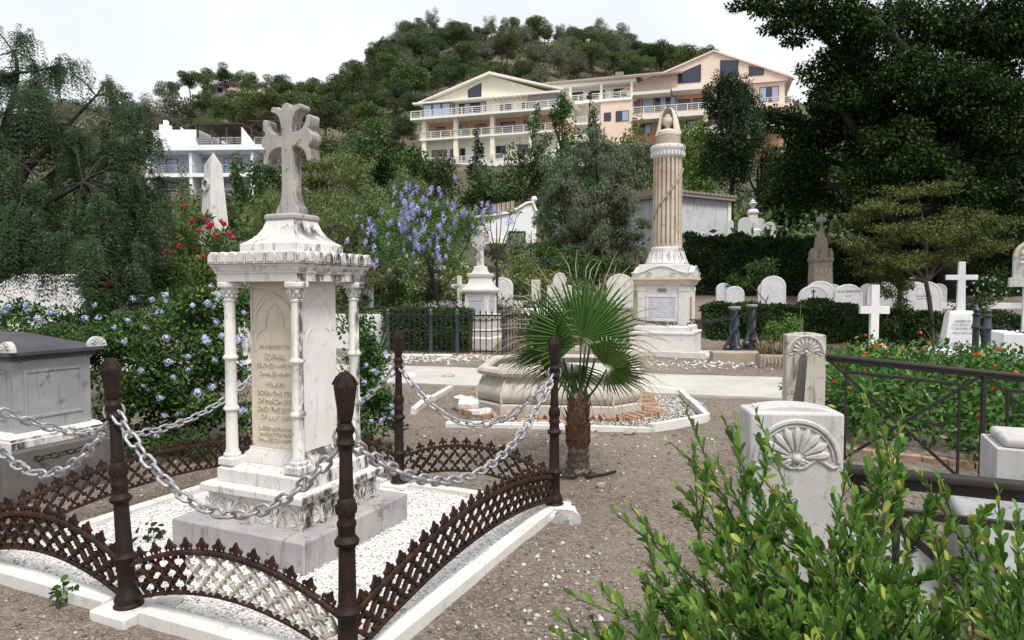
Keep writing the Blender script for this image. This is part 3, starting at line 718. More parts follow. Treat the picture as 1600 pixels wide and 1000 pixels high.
chain((-4.6, 4.85, .36), (-3.1, 5.05, .42), .10, 'thin dark chain sagging along the foot of the left tomb', me=dk_me, sc_=1.1, grp=None)
# ================================================================== stone basin with brick surround
FC = Vector((.66, 9.38, 0)); FR = R(-6)
def octo(h, c=None, z=0, front=.66):
    """chamfered square, half size h"""
    c = h*front
    return [(c, -h, z), (h, -c, z), (h, c, z), (c, h, z), (-c, h, z), (-h, c, z), (-h, -c, z), (-c, -h, z)]
B = thing('stone_basin', 'large eight sided stone fountain basin with bulging walls and rounded rim', 'basin', FC, FR)
def basin_ring(prof): return MB().loft([octo(h, None, z) for h, z in prof])
basin_ring([(1.06, -.03), (1.06, .135), (1.04, .145)]).build('plinth', M['fount'], B, bevel=.006)
basin_ring([(.98, .145), (1.02, .17), (1.045, .22), (1.05, .27), (1.03, .33), (.985, .39), (.95, .44), (.945, .47)]).build('wall', M['fount'], B, smooth=True, ang=32)
pl = [octo(h, None, z) for h, z in ((.93, .465), (.985, .472), (1.035, .495), (1.05, .53), (1.035, .565), (1.005, .585), (.965, .588), (.93, .575), (.915, .53), (.90, .40), (.90, .22))]
n = 8; mb = MB(); mb.v = [p for r in pl for p in r]
mb.f = [(i*n+j, i*n+(j+1) % n, (i+1)*n+(j+1) % n, (i+1)*n+j) for i in range(len(pl)-1) for j in range(n)]
mb.build('rim', M['fount'], B, smooth=True, ang=32)
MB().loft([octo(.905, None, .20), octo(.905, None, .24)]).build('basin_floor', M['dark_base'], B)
lin = MB(); lr = [octo(.899, None, z)[::-1] for z in (.23, .545)]; lin.loft(lr, False); lin.build('basin_shade_lining', M['dark_base'], B)  # added dark sheet: shade inside the basin put into the colour
for k in range(8):
    a, b_ = octo(1.052, None, 0)[k], octo(1.0, None, 0)[k]
    MB().tube([(a[0]*.99, a[1]*.99, .15), (a[0]*1.0, a[1]*1.0, .27), (a[0]*.955, a[1]*.955, .38), (a[0]*.915, a[1]*.915, .46)], .016, 6).build('corner_rib', M['fount'], B, smooth=True)
# radial bricks round the foot
S_ = thing('brick_surround', 'ring of terracotta bricks and broken white kerb round the stone basin', 'paving', FC, FR)
bm_ = MB().cbox((0, 0, 0), (.055, .25, .06)); bk = bm_.mesh('brick', M['brick'])
def along(poly, step):
    out = []
    for j in range(len(poly)):
        p, q = Vector(poly[j]), Vector(poly[(j+1) % len(poly)]); L_ = (q-p).length; n = max(1, int(L_/step)); d = (q-p)/L_
        for i in range(n): out.append((p + d*(i+.5)*L_/n, math.atan2(d.y, d.x)))
    return out
for (p_, a) in along(octo(1.20), .070):
    if p_.y > .9 or random.random() < .07: continue
    link('brick', bk, S_, (p_.x+random.uniform(-.01, .01), p_.y+random.uniform(-.012, .012), .028+random.uniform(-.008, .008)), (random.uniform(-.09, .09), random.uniform(-.12, .12), a+random.uniform(-.25, .25)), (random.uniform(.7, 1), random.uniform(.85, 1.05), 1))
o8 = octo(1.80, None, 0, .60)
for j in (7, 0, 1, 2, 5):
    p, q = Vector(o8[j]), Vector(o8[(j+1) % 8]); L_ = (q-p).length; d = (q-p)/L_; a = math.atan2(d.y, d.x); n = 2 if L_ > 1.2 else 1
    for i in range(n):
        if j == 7 and i == 0: 
            l0 = .62
        else: l0 = 1
        c = p + d*L_*(i+ (1-l0) + l0*.5)/n
        MB().cbox((0, 0, 0), (L_/n*l0-.02, .075, .13)).build('kerb_stone', M['marble_clean'], S_, bevel=.008, loc=(c.x+random.uniform(-.05, .05), c.y+random.uniform(-.05, .05), .012+random.uniform(-.025, .015)), rot=(random.uniform(-.12, .12), random.uniform(-.035, .035), a+random.uniform(-.07, .07)))
n = 11000; aa = rng.uniform(0, 2*PI, n); rr = rng.uniform(1.32, 1.95, n)
P = np.stack([FC.x+rr*np.cos(aa), FC.y+rr*np.sin(aa)*.97, np.full(n, .012)], 1); ok = (rng.uniform(0, 1, n) < .75) & (P[:, 0] > FC.x-.9)
tag(pebbles('white_gravel', P[ok], rng.uniform(.008, .022, ok.sum()), M['chip_grey']), 'white gravel between the bricks and the kerb of the stone basin', 'gravel', kind='stuff')
# chain end hanging on the basin
chain(at(996, 576, 9.0), at(998, 620, 9.0), .0, 'short dark chain hanging down the right side of the stone basin', me=dk_me, sc_=.9, grp=None)
# rubble on the walk
for i, (px, py, d, m_, lab) in enumerate((
    (732, 640, (.42, .34, .26), 'marble_clean', 'broken white stone lump left of the basin bricks'),
    (752, 652, (.40, .22, .16), 'obelisk', 'flat broken carved fragment beside the white stone lump'),
    (788, 668, (1.35, .14, .07), 'marble_clean', 'long white kerb stone lying flat in front of the basin'),
    (700, 592, (.30, .2, .12), 'pillar', 'brown stone at the near edge of the pale path'),
    (938, 762, (.075, .065, .06), 'drum', 'small tan stone lying near the palm foot'),
    (985, 678, (.16, .10, .07), 'drum', 'brown clod of stone right of the palm'),
    (1022, 545, (.7, .35, .16), 'marble', 'broken carved slab leaning at the column monument foot'),
    (640, 590, (.9, .28, .09), 'marble_clean', 'flat white slab on the walk before the iron fence'),
    (545, 690, (.5, .3, .1), 'dark_base', 'low dark stone at the foot of the flowering bush'))):
    Y = 1.56*FPX/(py-452)
    p_ = at(px, py, Y)
    if d[0] > 1: tag(MB().cbox((0, 0, .02), d, Matrix.Rotation(-.12, 3, 'Z')).build('fallen_kerb', M[m_], None, bevel=.015, loc=p_), lab, 'stone')
    else: tag(rock('loose_stone', M[m_], None, p_ + Vector((0, 0, d[2]*.25)), d, 40+i, i*.7), lab, 'stone')
# ================================================================== column monument
CM = thing('column_monument', 'tall fluted sandstone column monument topped by a draped urn', 'monument', (3.72, 16.45, .03), R(-23.5))
MB().box(-1.15, -1.05, -.3, 1.05, 1.1, .03).build('terrace', M['marble'], CM, bevel=.02)
MB().box(-1.18, -1.10, -.2, -.2, -1.052, .14).build('kerb_stone', M['marble_clean'], CM, bevel=.01)
MB().box(-.19, -1.10, -.2, 1.08, -1.052, .14).build('kerb_stone', M['marble_clean'], CM, bevel=.01)
MB().sq([(.72, .03), (.72, .50), (.74, .505), (.74, .55), (.70, .56)]).build('plinth', M['marble_clean'], CM, bevel=.008)
MB().sq([(.64, .56), (.64, .66), (.59, .70), (.57, .72), (.57, 1.62), (.60, 1.64), (.62, 1.66)]).build('die', M['marble_clean'], CM, bevel=.006)
MB().sq([(.62, 1.66), (.64, 1.70), (.68, 1.76), (.70, 1.77), (.70, 1.83), (.66, 1.84)]).build('cornice', M['cream'], CM, bevel=.004)
for side in range(4):
    Mx = Matrix.Rotation(side*PI/2, 4, 'Z')
    for s in (-1, 1): MB().box(s*.47-.085, -.592, .72, s*.47+.085, -.568, 1.60).xf(Mx).build('pilaster', M['marble_clean'], CM, bevel=.006)
    for s in (-1, 1): MB().box(s*.47-.10, -.605, 1.50, s*.47+.10, -.566, 1.60).xf(Mx).build('pilaster_capital', M['marble_clean'], CM, bevel=.01)
    poly = [(-.67, 1.84), (.67, 1.84), (.67, 1.93), (.55, 1.92), (.38, 1.97), (.2, 2.05), (0, 2.09), (-.2, 2.05), (-.38, 1.97), (-.55, 1.92), (-.67, 1.93)]
    MB().ext(poly, -.68, -.58, Mx).build('pediment', M['marble_clean'], CM, bevel=.006)
    mb = MB().tube([(x, -.685, z) for x, z in poly[2:]], .022, 6)
    for s in (-1, 1):
        mb.tube([(s*.58+.05*math.cos(a)*(1-a/14), -.69, 1.885+.05*math.sin(a)*(1-a/14)) for a in np.linspace(0, 10, 22)], .011, 5)
        mb.tube([(s*.27+.07*math.cos(a)*(1-a/14), -.69, 1.90+.06*math.sin(a)*(1-a/14)) for a in np.linspace(0, 10, 22)], .011, 5)
    mb.xf(Mx).build('scroll_carving', M['marble'], CM, smooth=True)
MB().box(-.31, -.585, .86, .31, -.573, 1.36).build('plaque', M['plaque'], CM, bevel=.003)
mb = MB()
for a, b_ in (((-.36, .80), (.36, .86)), ((-.36, 1.36), (.36, 1.41)), ((-.36, .86), (-.31, 1.36)), ((.31, .86), (.36, 1.36))): mb.box(a[0], -.594, a[1], b_[0], -.57, b_[1])
mb.build('plaque_frame', M['marble_clean'], CM, bevel=.006)
for i, s in enumerate(('IN LOVING MEMORY', 'OF ROBERT', 'BORN AT LEITH', 'DIED AT MALAGA', 'AGED FORTY YEARS', 'ALSO OF HIS WIFE', 'MARGARET ANN', 'AND THEIR SON')):
    text('inscription', s, .05 if i != 1 else .07, M['whiteletters'], CM, (0, -.586, 1.29 - .055*i), 0, .002)
MB().box(-.10, -.596, 1.50, .10, -.572, 1.56).build('name_plate', M['black_iron'], CM, bevel=.002)
text('plate_letters', 'PARDINES', .042, M['whiteletters'], CM, (0, -.597, 1.515), 0, .002)
MB().box(.572, -.12, .80, .585, .12, 1.36).build('brick_patch', M['brick'], CM)
MB().sq([(.55, 1.84), (.55, 2.12), (.53, 2.13)]).build('upper_block', M['marble_clean'], CM, bevel=.008)
MB().lathe([(.50, 2.13), (.52, 2.15), (.515, 2.18), (.47, 2.20), (.42, 2.28), (.385, 2.40), (.375, 2.46), (.385, 2.50), (.375, 2.53), (.36, 2.55)], 32).build('column_base', M['marble'], CM, smooth=True)
lf = MB()
for k in range(20):
    a = k*2*PI/20
    lf.tube([(.475*math.cos(a), .475*math.sin(a), 2.20), (.43*math.cos(a), .43*math.sin(a), 2.28), (.395*math.cos(a), .395*math.sin(a), 2.40), (.40*math.cos(a), .40*math.sin(a), 2.45)], [.02, .03, .028, .012], 5)
lf.build('base_leaves', M['marble'], CM, smooth=True)
shaft = MB(); n = 240; rs = []
for r_, z in ((.355, 2.55), (.355, 2.62), (.352, 2.65), (.335, 4.55), (.335, 4.60), (.335, 4.66)):
    flu = .0 if z in (2.55, 4.66) else 1
    rs.append([(r_*(1-flu*.17*max(0, math.sin(20*2*PI*j/n))**.6)*math.cos(2*PI*j/n), r_*(1-flu*.17*max(0, math.sin(20*2*PI*j/n))**.6)*math.sin(2*PI*j/n), z) for j in range(n)])
rs = [[((x**2+y**2)**.5, math.atan2(y, x), z) for x, y, z in r_] for r_ in rs]
rs = [[(q*math.cos(t_), q*math.sin(t_), z) for q, t_, z in r_] for r_ in rs]
shaft.loft(rs).build('fluted_shaft', M['pillar'], CM, smooth=True, ang=50)
g = MB(); gp = [(.352*math.cos(a), .352*math.sin(a), 3.15 + (a+2.75)*.46) for a in np.linspace(-2.75, -.05, 40)]
g.tube(gp, .026, 6)
for p_ in gp[::1]: g.ball(p_, .033, 5, 4)
g.build('garland', M['drum'], CM, smooth=True)
MB().lathe([(.345, 4.66), (.36, 4.68), (.375, 4.70), (.375, 4.80), (.395, 4.83), (.41, 4.85), (.41, 4.92), (.39, 4.95), (.30, 4.955)], 40).build('capital', M['marble'], CM, smooth=True)
for k in range(28):
    a = k*2*PI/28; MB().cbox((.385*math.cos(a), .385*math.sin(a), 4.745), (.04, .045, .09), Matrix.Rotation(a, 3, 'Z')).build('dentil', M['marble_clean'], CM)
MB().lathe([(.29, 4.955), (.29, 5.20), (.27, 5.22)], 32).build('drum', M['drum'], CM, smooth=True)
MB().lathe([(.27, 5.22), (.27, 5.27), (.22, 5.31), (.17, 5.33), (.09, 5.35), (.065, 5.39), (.08, 5.42), (.14, 5.46), (.165, 5.53), (.15, 5.59), (.09, 5.62), (.10, 5.65), (.03, 5.70)], 24).build('urn', M['cream'], CM, smooth=True)
dr = MB(); rs = []
for z, r_ in ((5.24, .275), (5.40, .245), (5.55, .215), (5.68, .185), (5.78, .135), (5.86, .05)):
    rs.append([(r_*(1+.15*math.sin(9*a)*(1-(z-5.28)/.7))*math.cos(a), r_*(1+.15*math.sin(9*a)*(1-(z-5.28)/.7))*math.sin(a), z - (.0 if z > 5.5 else .07*abs(math.sin(2.2*a)))) for a in np.linspace(-PI/2+.80, 1.5*PI-.80, 40)])
n = 40; ri = [[(x*.9, y*.9, z-.01) for x, y, z in r_] for r_ in rs]
dr.loft(rs, False, False); dr.loft([r_[::-1] for r_ in ri], False, False)
dr.build('drapery', M['cream'], CM, smooth=True, ang=60)
# ================================================================== twisted black bollards and their chains
def twisted(loc, label, rz):
    o = thing('twisted_bollard', label, 'bollard', loc, rz, 'black twisted iron bollards')
    mb = MB(); rs = []
    for i in range(30):
        t = i/29; z = .22 + .80*t; r0 = .115 - .045*t; n = 24
        rs.append([(r0*(1+.24*math.cos(3*(a - 5.5*t)))*math.cos(a), r0*(1+.24*math.cos(3*(a-5.5*t)))*math.sin(a), z) for a in np.linspace(0, 2*PI, n+1)[:-1]])
    mb.loft(rs).build('twisted_stem', M['blue_iron'], o, smooth=True, ang=70)
    for k in range(3):
        a = k*2*PI/3 + .5
        b = MB().ball((.15*math.cos(a), .15*math.sin(a), .125), .105, 14, 10)
        b.tube([(.15*math.cos(a), .15*math.sin(a), .16), (.11*math.cos(a), .11*math.sin(a), .28), (.05*math.cos(a), .05*math.sin(a), .5)], [.08, .06, .02], 8)
        b.build('bulb_foot', M['blue_iron'], o, smooth=True)
    MB().lathe([(.27, .0), (.28, .015), (.24, .03), (.12, .06), (.1, .2)], 12).build('foot_plate', M['black_iron'], o, smooth=True)
    MB().lathe([(.06, 1.0), (.10, 1.03), (.135, 1.05), (.135, 1.085), (.10, 1.09)], 14).build('cap', M['grey_stone'], o, smooth=True)
    return o
b1 = at(1147, 553, 15.4); b2 = at(1174, 538, 16.6)
twisted((b1.x, 15.4, .10), 'nearer black twisted iron bollard with ball feet, on a stone slab', .2)
twisted((b2.x, 16.6, .12), 'farther black twisted iron bollard, half behind the nearer one', .9)
mb = MB().box(-.75, -.45, -.1, .85, .5, .10); tag(mb.build('bollard_slab', M['marble'], None, bevel=.02, loc=(b1.x, 15.5, 0), rot=(0, 0, R(-20))), 'flat pale stone slab carrying the black bollards', 'slab')
mb = MB().box(-.52, -.2, -.1, .52, .2, .27); tag(mb.build('kerb_block', M['drum'], None, bevel=.03, loc=at(1150, 568, 14.35).xy.to_3d(), rot=(0, 0, R(-6))), 'rough ochre stone block lying in front of the nearer bollard', 'block')
chain(CM.matrix_basis @ Vector((-.66, -.66, .85)), (b1.x, 15.4, 1.0), .16, 'dark chain looped across the column monument to the nearer bollard', me=dk_me, sc_=1.5, grp='dark chains of the column monument')
chain(CM.matrix_basis @ Vector((.66, -.62, .85)), (b2.x, 16.6, 1.05), .12, 'dark chain running from the monument corner to the farther bollard', me=dk_me, sc_=1.5, grp='dark chains of the column monument')
# ================================================================== arched iron fence and the white cross monument behind it
IF_ = thing('iron_fence', 'black iron fence with pointed arch tops in front of the white cross monument', 'fence', (0, 0, 0))
def fence_run(p, q, nb, parent, zt=1.0):
    p, q = Vector(p), Vector(q); d = q-p; rz = math.atan2(d.y, d.x); Lf = d.length; g = Lf/nb
    bar = MB().box(-.011, -.011, .06, .011, .011, zt-.04).mesh('picket', M['black_iron'])
    for i in range(1, nb):
        link('picket', bar, parent, p + d*(i/nb), (0, 0, rz))
    mb = MB().box(0, -.016, .10, Lf, .016, .13).box(0, -.016, .58, Lf, .016, .605).box(0, -.02, zt-.05, Lf, .02, zt-.015)
    mb.build('rails', M['black_iron'], parent, loc=p, rot=(0, 0, rz))
    mb = MB()
    for i in range(nb-1):
        c = g*(i+1)
        arch_tube(mb, g*.98, .17, c, zt-.21, 0, .008)
        mb.add([(c-.012, -.004, zt-.015), (c+.012, -.004, zt-.015), (c+.02, -.004, zt+.03), (c, -.004, zt+.10), (c-.02, -.004, zt+.03), (c-.012, .004, zt-.015), (c+.012, .004, zt-.015), (c+.02, .004, zt+.03), (c, .004, zt+.10), (c-.02, .004, zt+.03)],
               [(0, 1, 2, 3, 4), (9, 8, 7, 6, 5), (0, 5, 6, 1), (1, 6, 7, 2), (2, 7, 8, 3), (3, 8, 9, 4), (4, 9, 5, 0)])
    mb.build('arch_tops', M['black_iron'], parent, loc=p, rot=(0, 0, rz))
f0, f1, f2, f3, f4 = at(606, 500, 16.35), at(673, 500, 16.2), at(714, 500, 16.1), at(787, 500, 15.95), at(836, 500, 17.4)
for a, b_, nb in ((f0, f1, 8), (f1, f2, 5), (f2, f3, 8), (f3, f4, 11)):
    fence_run((a.x, a.y, .0), (b_.x, b_.y, .0), nb, IF_)
for a in (f0, f1, f2, f3, f4):
    c = thing('fence_post', None, None, (a.x, a.y, 0)); c.parent = IF_
    MB().lathe([(.07, 0), (.07, .06), (.05, .08), (.045, .95), (.06, .97), (.06, 1.0), (.04, 1.02), (.05, 1.06), (.02, 1.12)], 10).build('shaft', M['slate_iron'], c, smooth=True)
for i, (px, w) in enumerate(((628, .9), (690, .8), (730, .7))):
    p_ = at(px, 563, 15.75); tag(MB().box(-w/2, -.12, -.05, w/2, .15, .07).build('footing_stone', M['marble_clean'] if i != 2 else M['brick'], None, bevel=.02, loc=(p_.x, p_.y, 0)), ('pale footing stone under the left fence bay', 'pale footing stone under the middle fence post', 'broken red brick footing below the fence and white monument')[i], 'stone')
WM = thing('cross_monument', 'white marble monument with wreathed cross behind the arched iron fence', 'monument', (at(751, 500, 17.6).x, 17.6, 0), R(-20))
s_ = .0165
def wz(y): return HCAM + (452-y)*s_
for nm, prof in (('plinth', ((33, 560), (33, 527), (30, 525), (30, 515), (27, 513))), ('base_course', ((27, 513), (27, 500), (29, 498), (29, 492), (26, 490))), ('die', ((22, 490), (21, 463), (21, 459))), ('cornice', ((23, 459), (25, 457), (27, 455), (27, 452), (24, 450))),
                 ('lower_roof', ((24, 450), (19, 445), (17, 441), (16, 434))), ('collar', ((17, 434), (19, 430), (19, 428), (16, 427))), ('upper_roof', ((13, 427), (10, 422), (9.5, 417), (8, 416)))):
    MB().sq([(a*s_*.86, wz(y)) for a, y in prof]).build(nm, M['marble_clean'], WM, bevel=.008)
for side in range(2):
    Mx = Matrix.Rotation(side*PI/2, 4, 'Z')
    for s in (-1, 1): MB().box(s*.26-.04, -.325, .93, s*.26+.04, -.30, 1.42).xf(Mx).build('pilaster', M['marble_clean'], WM, bevel=.004)
    MB().box(-.18, -.318, .98, .18, -.305, 1.24).xf(Mx).build('tablet', M['plaque'], WM)
    MB().box(-.18, -.318, 1.28, .18, -.305, 1.38).xf(Mx).build('tablet', M['plaque'], WM)
mb = MB().ext([(-.085, 0), (.085, 0), (.075, .62), (.26, .62), (.26, .78), (.075, .78), (.07, 1.02), (-.07, 1.02), (-.075, .78), (-.26, .78), (-.26, .62), (-.075, .62)], -.055, .055)
mb.build('cross', M['marble_clean'], WM, bevel=.01, loc=(0, 0, wz(416)))
iv = MB(); r_ = random.Random(4)
for k in range(46):
    a = r_.uniform(0, 2*PI); rr = r_.uniform(.19, .27); iv.ball((rr*math.cos(a), -.075, .70+rr*math.sin(a)), r_.uniform(.02, .04), 5, 4)
for k in range(16): iv.ball((r_.uniform(-.04, .04), -.07, .1+k*.03), r_.uniform(.015, .03), 5, 4)
iv.build('carved_wreath', M['marble_crust'], WM, loc=(0, 0, wz(416)))
# white walls, cross and headstones beyond the hedge in the middle
p_ = at(778, 474, 20.5); base = H(p_.x, 20.5)
tag(MB().box(-2.3, -.15, -.6, 2.2, .15, HCAM-18*.0192-base).build('low_white_wall', M['white'], None, bevel=.02, loc=(p_.x, 20.5, base)), 'long low white wall behind the hedge and the fan palm', 'wall')
def headstone(loc, w, h, th, style, label, mat='shade_stone', rz=0., grp=None, crossed=None, lines=()):
    o = thing('headstone', label, 'headstone', loc, rz, grp); o.rotation_euler = (random.uniform(-.03, .02), random.uniform(-.025, .025), rz+random.uniform(-.06, .06))
    if style == 'round':
        r_ = w/2; poly = [(-r_, 0), (r_, 0)] + [(r_*math.cos(a), h-r_*.86+r_*.86*math.sin(a)) for a in np.linspace(0, PI, 17)]
    elif style == 'gothic':
        poly = [(-w/2, 0), (w/2, 0), (w/2, h*.62), (w*.3, h*.66)] + [(w*.28*math.cos(a), h*.72+h*.28*math.sin(a)) for a in np.linspace(0, PI, 11)] + [(-w*.3, h*.66), (-w/2, h*.62)]
    else:
        poly = [(-w/2, 0), (w/2, 0), (w/2, h), (-w/2, h)]
    MB().ext(poly, -th/2, th/2).build('slab', M[mat], o, bevel=.012)
    inner = [(x*.88, max(.02, z-.04 if z > h*.3 else z)) for x, z in poly]
    mb = MB().tube([(x, -th/2-.001, z) for x, z in inner[1:]], .008, 5); mb.build('edge_line', M[mat], o)
    if crossed:
        cx, cz, s, mt = crossed; mb = MB().box(cx-.04*s, -th/2-.006, cz, cx+.04*s, -th/2+.002, cz+.5*s).box(cx-.16*s, -th/2-.0055, cz+.30*s, cx+.16*s, -th/2+.0025, cz+.37*s)
        mb.build('cross_mark', M[mt], o)
    for (s, z, sz) in lines: text('inscription', s, sz, M['inkletters'], o, (0, -th/2-.001, z), 0, .002)
    return o
def latin_cross(loc, h, w, t, label, mat='white', rz=0., steps=0, name='cross_marker'):
    o = thing(name, label, 'cross', loc, rz); z0 = 0
    for k in range(steps):
        a = t*(3.6 - k*1.0); hh = t*.62
        MB().sq([(a*.5, z0), (a*.5, z0+hh*.8), (a*.47, z0+hh)]).build('step', M[mat], o, bevel=.008); z0 += hh
    b = t/2; zc = z0 + (h-z0)*.66
    MB().ext([(-b, z0), (b, z0), (b, zc-b), (w/2, zc-b), (w/2, zc+b), (b, zc+b), (b, h), (-b, h), (-b, zc+b), (-w/2, zc+b), (-w/2, zc-b), (-b, zc-b)], -b*.8, b*.8).build('cross', M[mat], o, bevel=.008)
    return o
p_ = at(718, 472, 20.2); latin_cross((p_.x, 20.2, H(p_.x, 20.2)), 1.0, .5, .13, 'small plain white cross left of the wreathed monument', rz=R(-8), steps=1)
p_ = at(785, 470, 20.1); headstone((p_.x, 20.1, H(p_.x, 20.1)+.1), .62, .86, .14, 'round', 'round topped white headstone right of the wreathed monument', 'white', R(-10))
p_ = at(838, 470, 20.0); headstone((p_.x, 20.0, H(p_.x, 20.0)+.1), .26, .80, .16, 'slab', 'narrow square white stone left of the gothic headstone, behind the palm', 'marble', R(-8))
p_ = at(874, 470, 19.9); headstone((p_.x, 19.9, H(p_.x, 19.9)+.1), .72, 1.02, .16, 'gothic', 'gothic shouldered white headstone behind the palm leaves', 'marble', R(-8))
p_ = at(968, 470, 19.9); headstone((p_.x, 19.9, H(p_.x, 19.9)+.1), .78, .98, .16, 'round', 'round topped white headstone between palm and column monument', 'marble', R(-8))
p_ = at(575, 432, 19.9); headstone((p_.x, 19.9, H(p_.x, 19.9)+.1), .3, .86, .12, 'round', 'small round white headstone right of the monument cornice', 'white', R(-8))
TT = thing('table_tomb', 'white topped table tomb behind the palm, beside the hedge', 'tomb', (at(868, 500, 17.4).x, 17.4, 0), R(-6))
MB().box(-.62, -.35, 0, .62, .5, .92).build('chest', M['pillar'], TT, bevel=.015)
MB().box(-.85, -.5, .92, .95, .6, 1.08).build('top_slab', M['white'], TT, bevel=.015)
for x in (-.55, 0, .55): MB().box(x-.05, -.375, .02, x+.05, -.352, .90).build('pilaster', M['white'], TT, bevel=.006)
# ================================================================== obelisk on the left
OB = thing('obelisk', 'weathered marble obelisk with wreath, rising from the oleander', 'obelisk', (at(334, 300, 11.2).x, 11.2, 0), R(-38))
MB().sq([(.62, -.05), (.62, .35), (.55, .40), (.50, .42), (.50, 1.15), (.56, 1.20), (.56, 1.28), (.42, 1.34)]).build('pedestal', M['marble'], OB, bevel=.01)
MB().sq([(.235, 1.34), (.095, 3.60), (.0, 3.80)]).build('shaft', M['obelisk'], OB, bevel=.006)
mb = MB().tube([(.085*math.cos(a), 0, .085*math.sin(a)) for a in np.linspace(0, 2*PI, 17)], .022, 7, False)
for k in range(14): mb.ball((.085*math.cos(k*.45), -.012, .085*math.sin(k*.45)), .024, 5, 4)
mb.build('wreath', M['obelisk'], OB, loc=(0, -.130, 3.26), smooth=True)
for sx in (-.075, .075):
    MB().box(-.06, -.02, 0, .06, .02, .04).build('carved_band', M['obelisk'], OB, loc=(sx, -.165, 2.66), bevel=.01)
    MB().tube([(sx, -.180, 2.3), (sx, -.158, 2.66), (sx*.8, -.140, 2.95)], .016, 6).build('carved_torch', M['obelisk'], OB, smooth=True)
WL = tag(MB().box(-3.2, -.15, -.05, 2.3, .15, 1.86).build('lilac_white_wall', M['shade_stone'], None, bevel=.02, loc=(-10.6, 13, 0), rot=(0, 0, R(6))), 'pale lilac white garden wall under the drooping tree at far left', 'wall')
tag(MB().box(-1.6, -.1, -.05, 1.0, .1, .95).build('white_railing_wall', M['white'], None, bevel=.01, loc=(at(575, 520, 17.2).x, 17.2, 0)), 'low white wall left of the black fence, behind the spiky plant', 'wall')
# ================================================================== right side: palmette posts and their railing
def palmette(mb, w, zc, y):
    """fan of petals inside an arch of half width w centred at height zc"""
    mb.tube([(w*math.cos(a), y, zc+w*math.sin(a)) for a in np.linspace(0, PI, 19)], .009, 6)
    mb.tube([(w*.88*math.cos(a), y, zc+w*.88*math.sin(a)) for a in np.linspace(.05, PI-.05, 17)], .004, 5)
    for k in range(9):
        a = PI*(k+.75)/9.5 if k else .22; a = .16 + (PI-.32)*k/8
        r0, r1 = w*.22, w*(.80 if k not in (0, 8) else .78)
        pts = [(r*math.cos(a), y, zc+.010+r*math.sin(a)*.98) for r in np.linspace(r0, r1, 5)]
        mb.tube(pts, [.004, .008, .012, .015, .007], 6, True)
    for s in (-1, 1):
        mb.tube([(s*w*.1+s*.03*math.cos(a)*(1-a/13), y, zc-.012+.018*math.sin(a)*(1-a/13)) for a in np.linspace(0, 9, 18)], .005, 5)
        mb.tube([(s*w*.2, y, zc-.02), (s*w*.5, y, zc+.012), (s*w*.85, y, zc-.02), (s*w*.98, y, zc-.015)], .006, 5)
    mb.ball((0, y, zc+.01), .018, 8, 6)
def palm_post(loc, label, w=.34, h=1.15, rz=0, panel=False):
    o = thing('palmette_post', label, 'gravestone', loc, rz, 'carved stone posts of the railed grave')
    d = .17 if not panel else .14; zb = -.15
    mt = M['post_dark'] if panel else M['post_stone']
    MB().box(-w/2, -d/2, zb, w/2, d/2, h-.004).build('post_block', mt, o, bevel=.012)
    MB().ext([(-w/2+.004, h-.02), (w/2-.004, h-.02)] + [((w/2-.004)*math.cos(a), h-.02+.035*math.sin(a)) for a in np.linspace(0, PI, 11)][1:-1], -d/2+.03, d/2-.02).build('domed_top', mt, o, bevel=.006)
    if panel:
        MB().ext([(-w*.44, h-.175), (w*.44, h-.175)] + [(w*.44*math.cos(a), h-.175+w*.44*math.sin(a)) for a in np.linspace(0, PI, 15)][1:-1], -d/2-.002, -d/2+.01).build('dark_tympanum', M['spire'], o)
    mb = MB(); zc = h-.175; palmette(mb, w*.44, zc, -d/2-.002); mb.build('palmette_relief', M['post_stone'], o, smooth=True)
    return o
s1 = Vector((1.0, 2.44, 0)); s2 = Vector((2.79, 6.5, 0))
palm_post(s1, 'big pale stone post with carved palmette, right behind the glossy bush', .322, 1.15, R(-6))
palm_post(s2, 'stone post with palmette in a dark arch, at the far end of the railed grave', .36, 1.15, R(-8), True)
RG = thing('grave_railing', 'dark iron railing with crossed braces joining the carved stone posts', 'railing', (0, 0, 0))
def bar(nm, p, q, hw, hh, rnd=False):
    p, q = Vector(p), Vector(q); d = q-p; Lb = d.length
    mb = MB()
    if rnd: prof = [(-hw, -hh), (hw, -hh), (hw, hh*.2), (hw*.7, hh*.8), (0, hh), (-hw*.7, hh*.8), (-hw, hh*.2)]
    else: prof = [(-hw, -hh), (hw, -hh), (hw, hh), (-hw, hh)]
    mb.loft([[(0, a, b_) for a, b_ in prof], [(Lb, a, b_) for a, b_ in prof]])
    e = d.to_track_quat('X', 'Z').to_euler()
    return mb.build(nm, M['brown_iron'], RG, loc=p, rot=e, bevel=.003, smooth=rnd)
def railing_run(p, d, n, Lp, zt, drop, thick):
    """n panels of length Lp from p along d; top at zt falling by drop per metre"""
    p = Vector(p); d = Vector(d)
    def pt(s, dz=0): return p + d*s + Vector((0, 0, zt - drop*s - dz))
    T_ = n*Lp
    bar('top_rail', pt(0), pt(T_), thick, thick*.75, True)
    bar('rail_flat', pt(0, thick*1.5), pt(T_, thick*1.5), thick*.35, thick*1.0)
    for k in range(n):
        a, b_ = k*Lp, (k+1)*Lp; i = Lp*.14
        bar('thin_upright', pt(a+i, .13), pt(a+i, 1.02), .010, .010); bar('thin_upright', pt(b_-i, .13), pt(b_-i, 1.02), .010, .010)
        bar('second_rail', pt(a+i, .135), pt(b_-i, .135), .010, .014)
        bar('brace', pt(a+.02, .04), pt(b_-i, .95), .007, .014); bar('brace', pt(b_-.02, .04), pt(a+i, .95), .008, .0145)
        if k < n-1 or True: bar('upright', pt(b_, .03), pt(b_, 1.10), .017, .017)
railing_run(s2 + UX*.19, UX, 3, 1.25, .955, .075, .022)
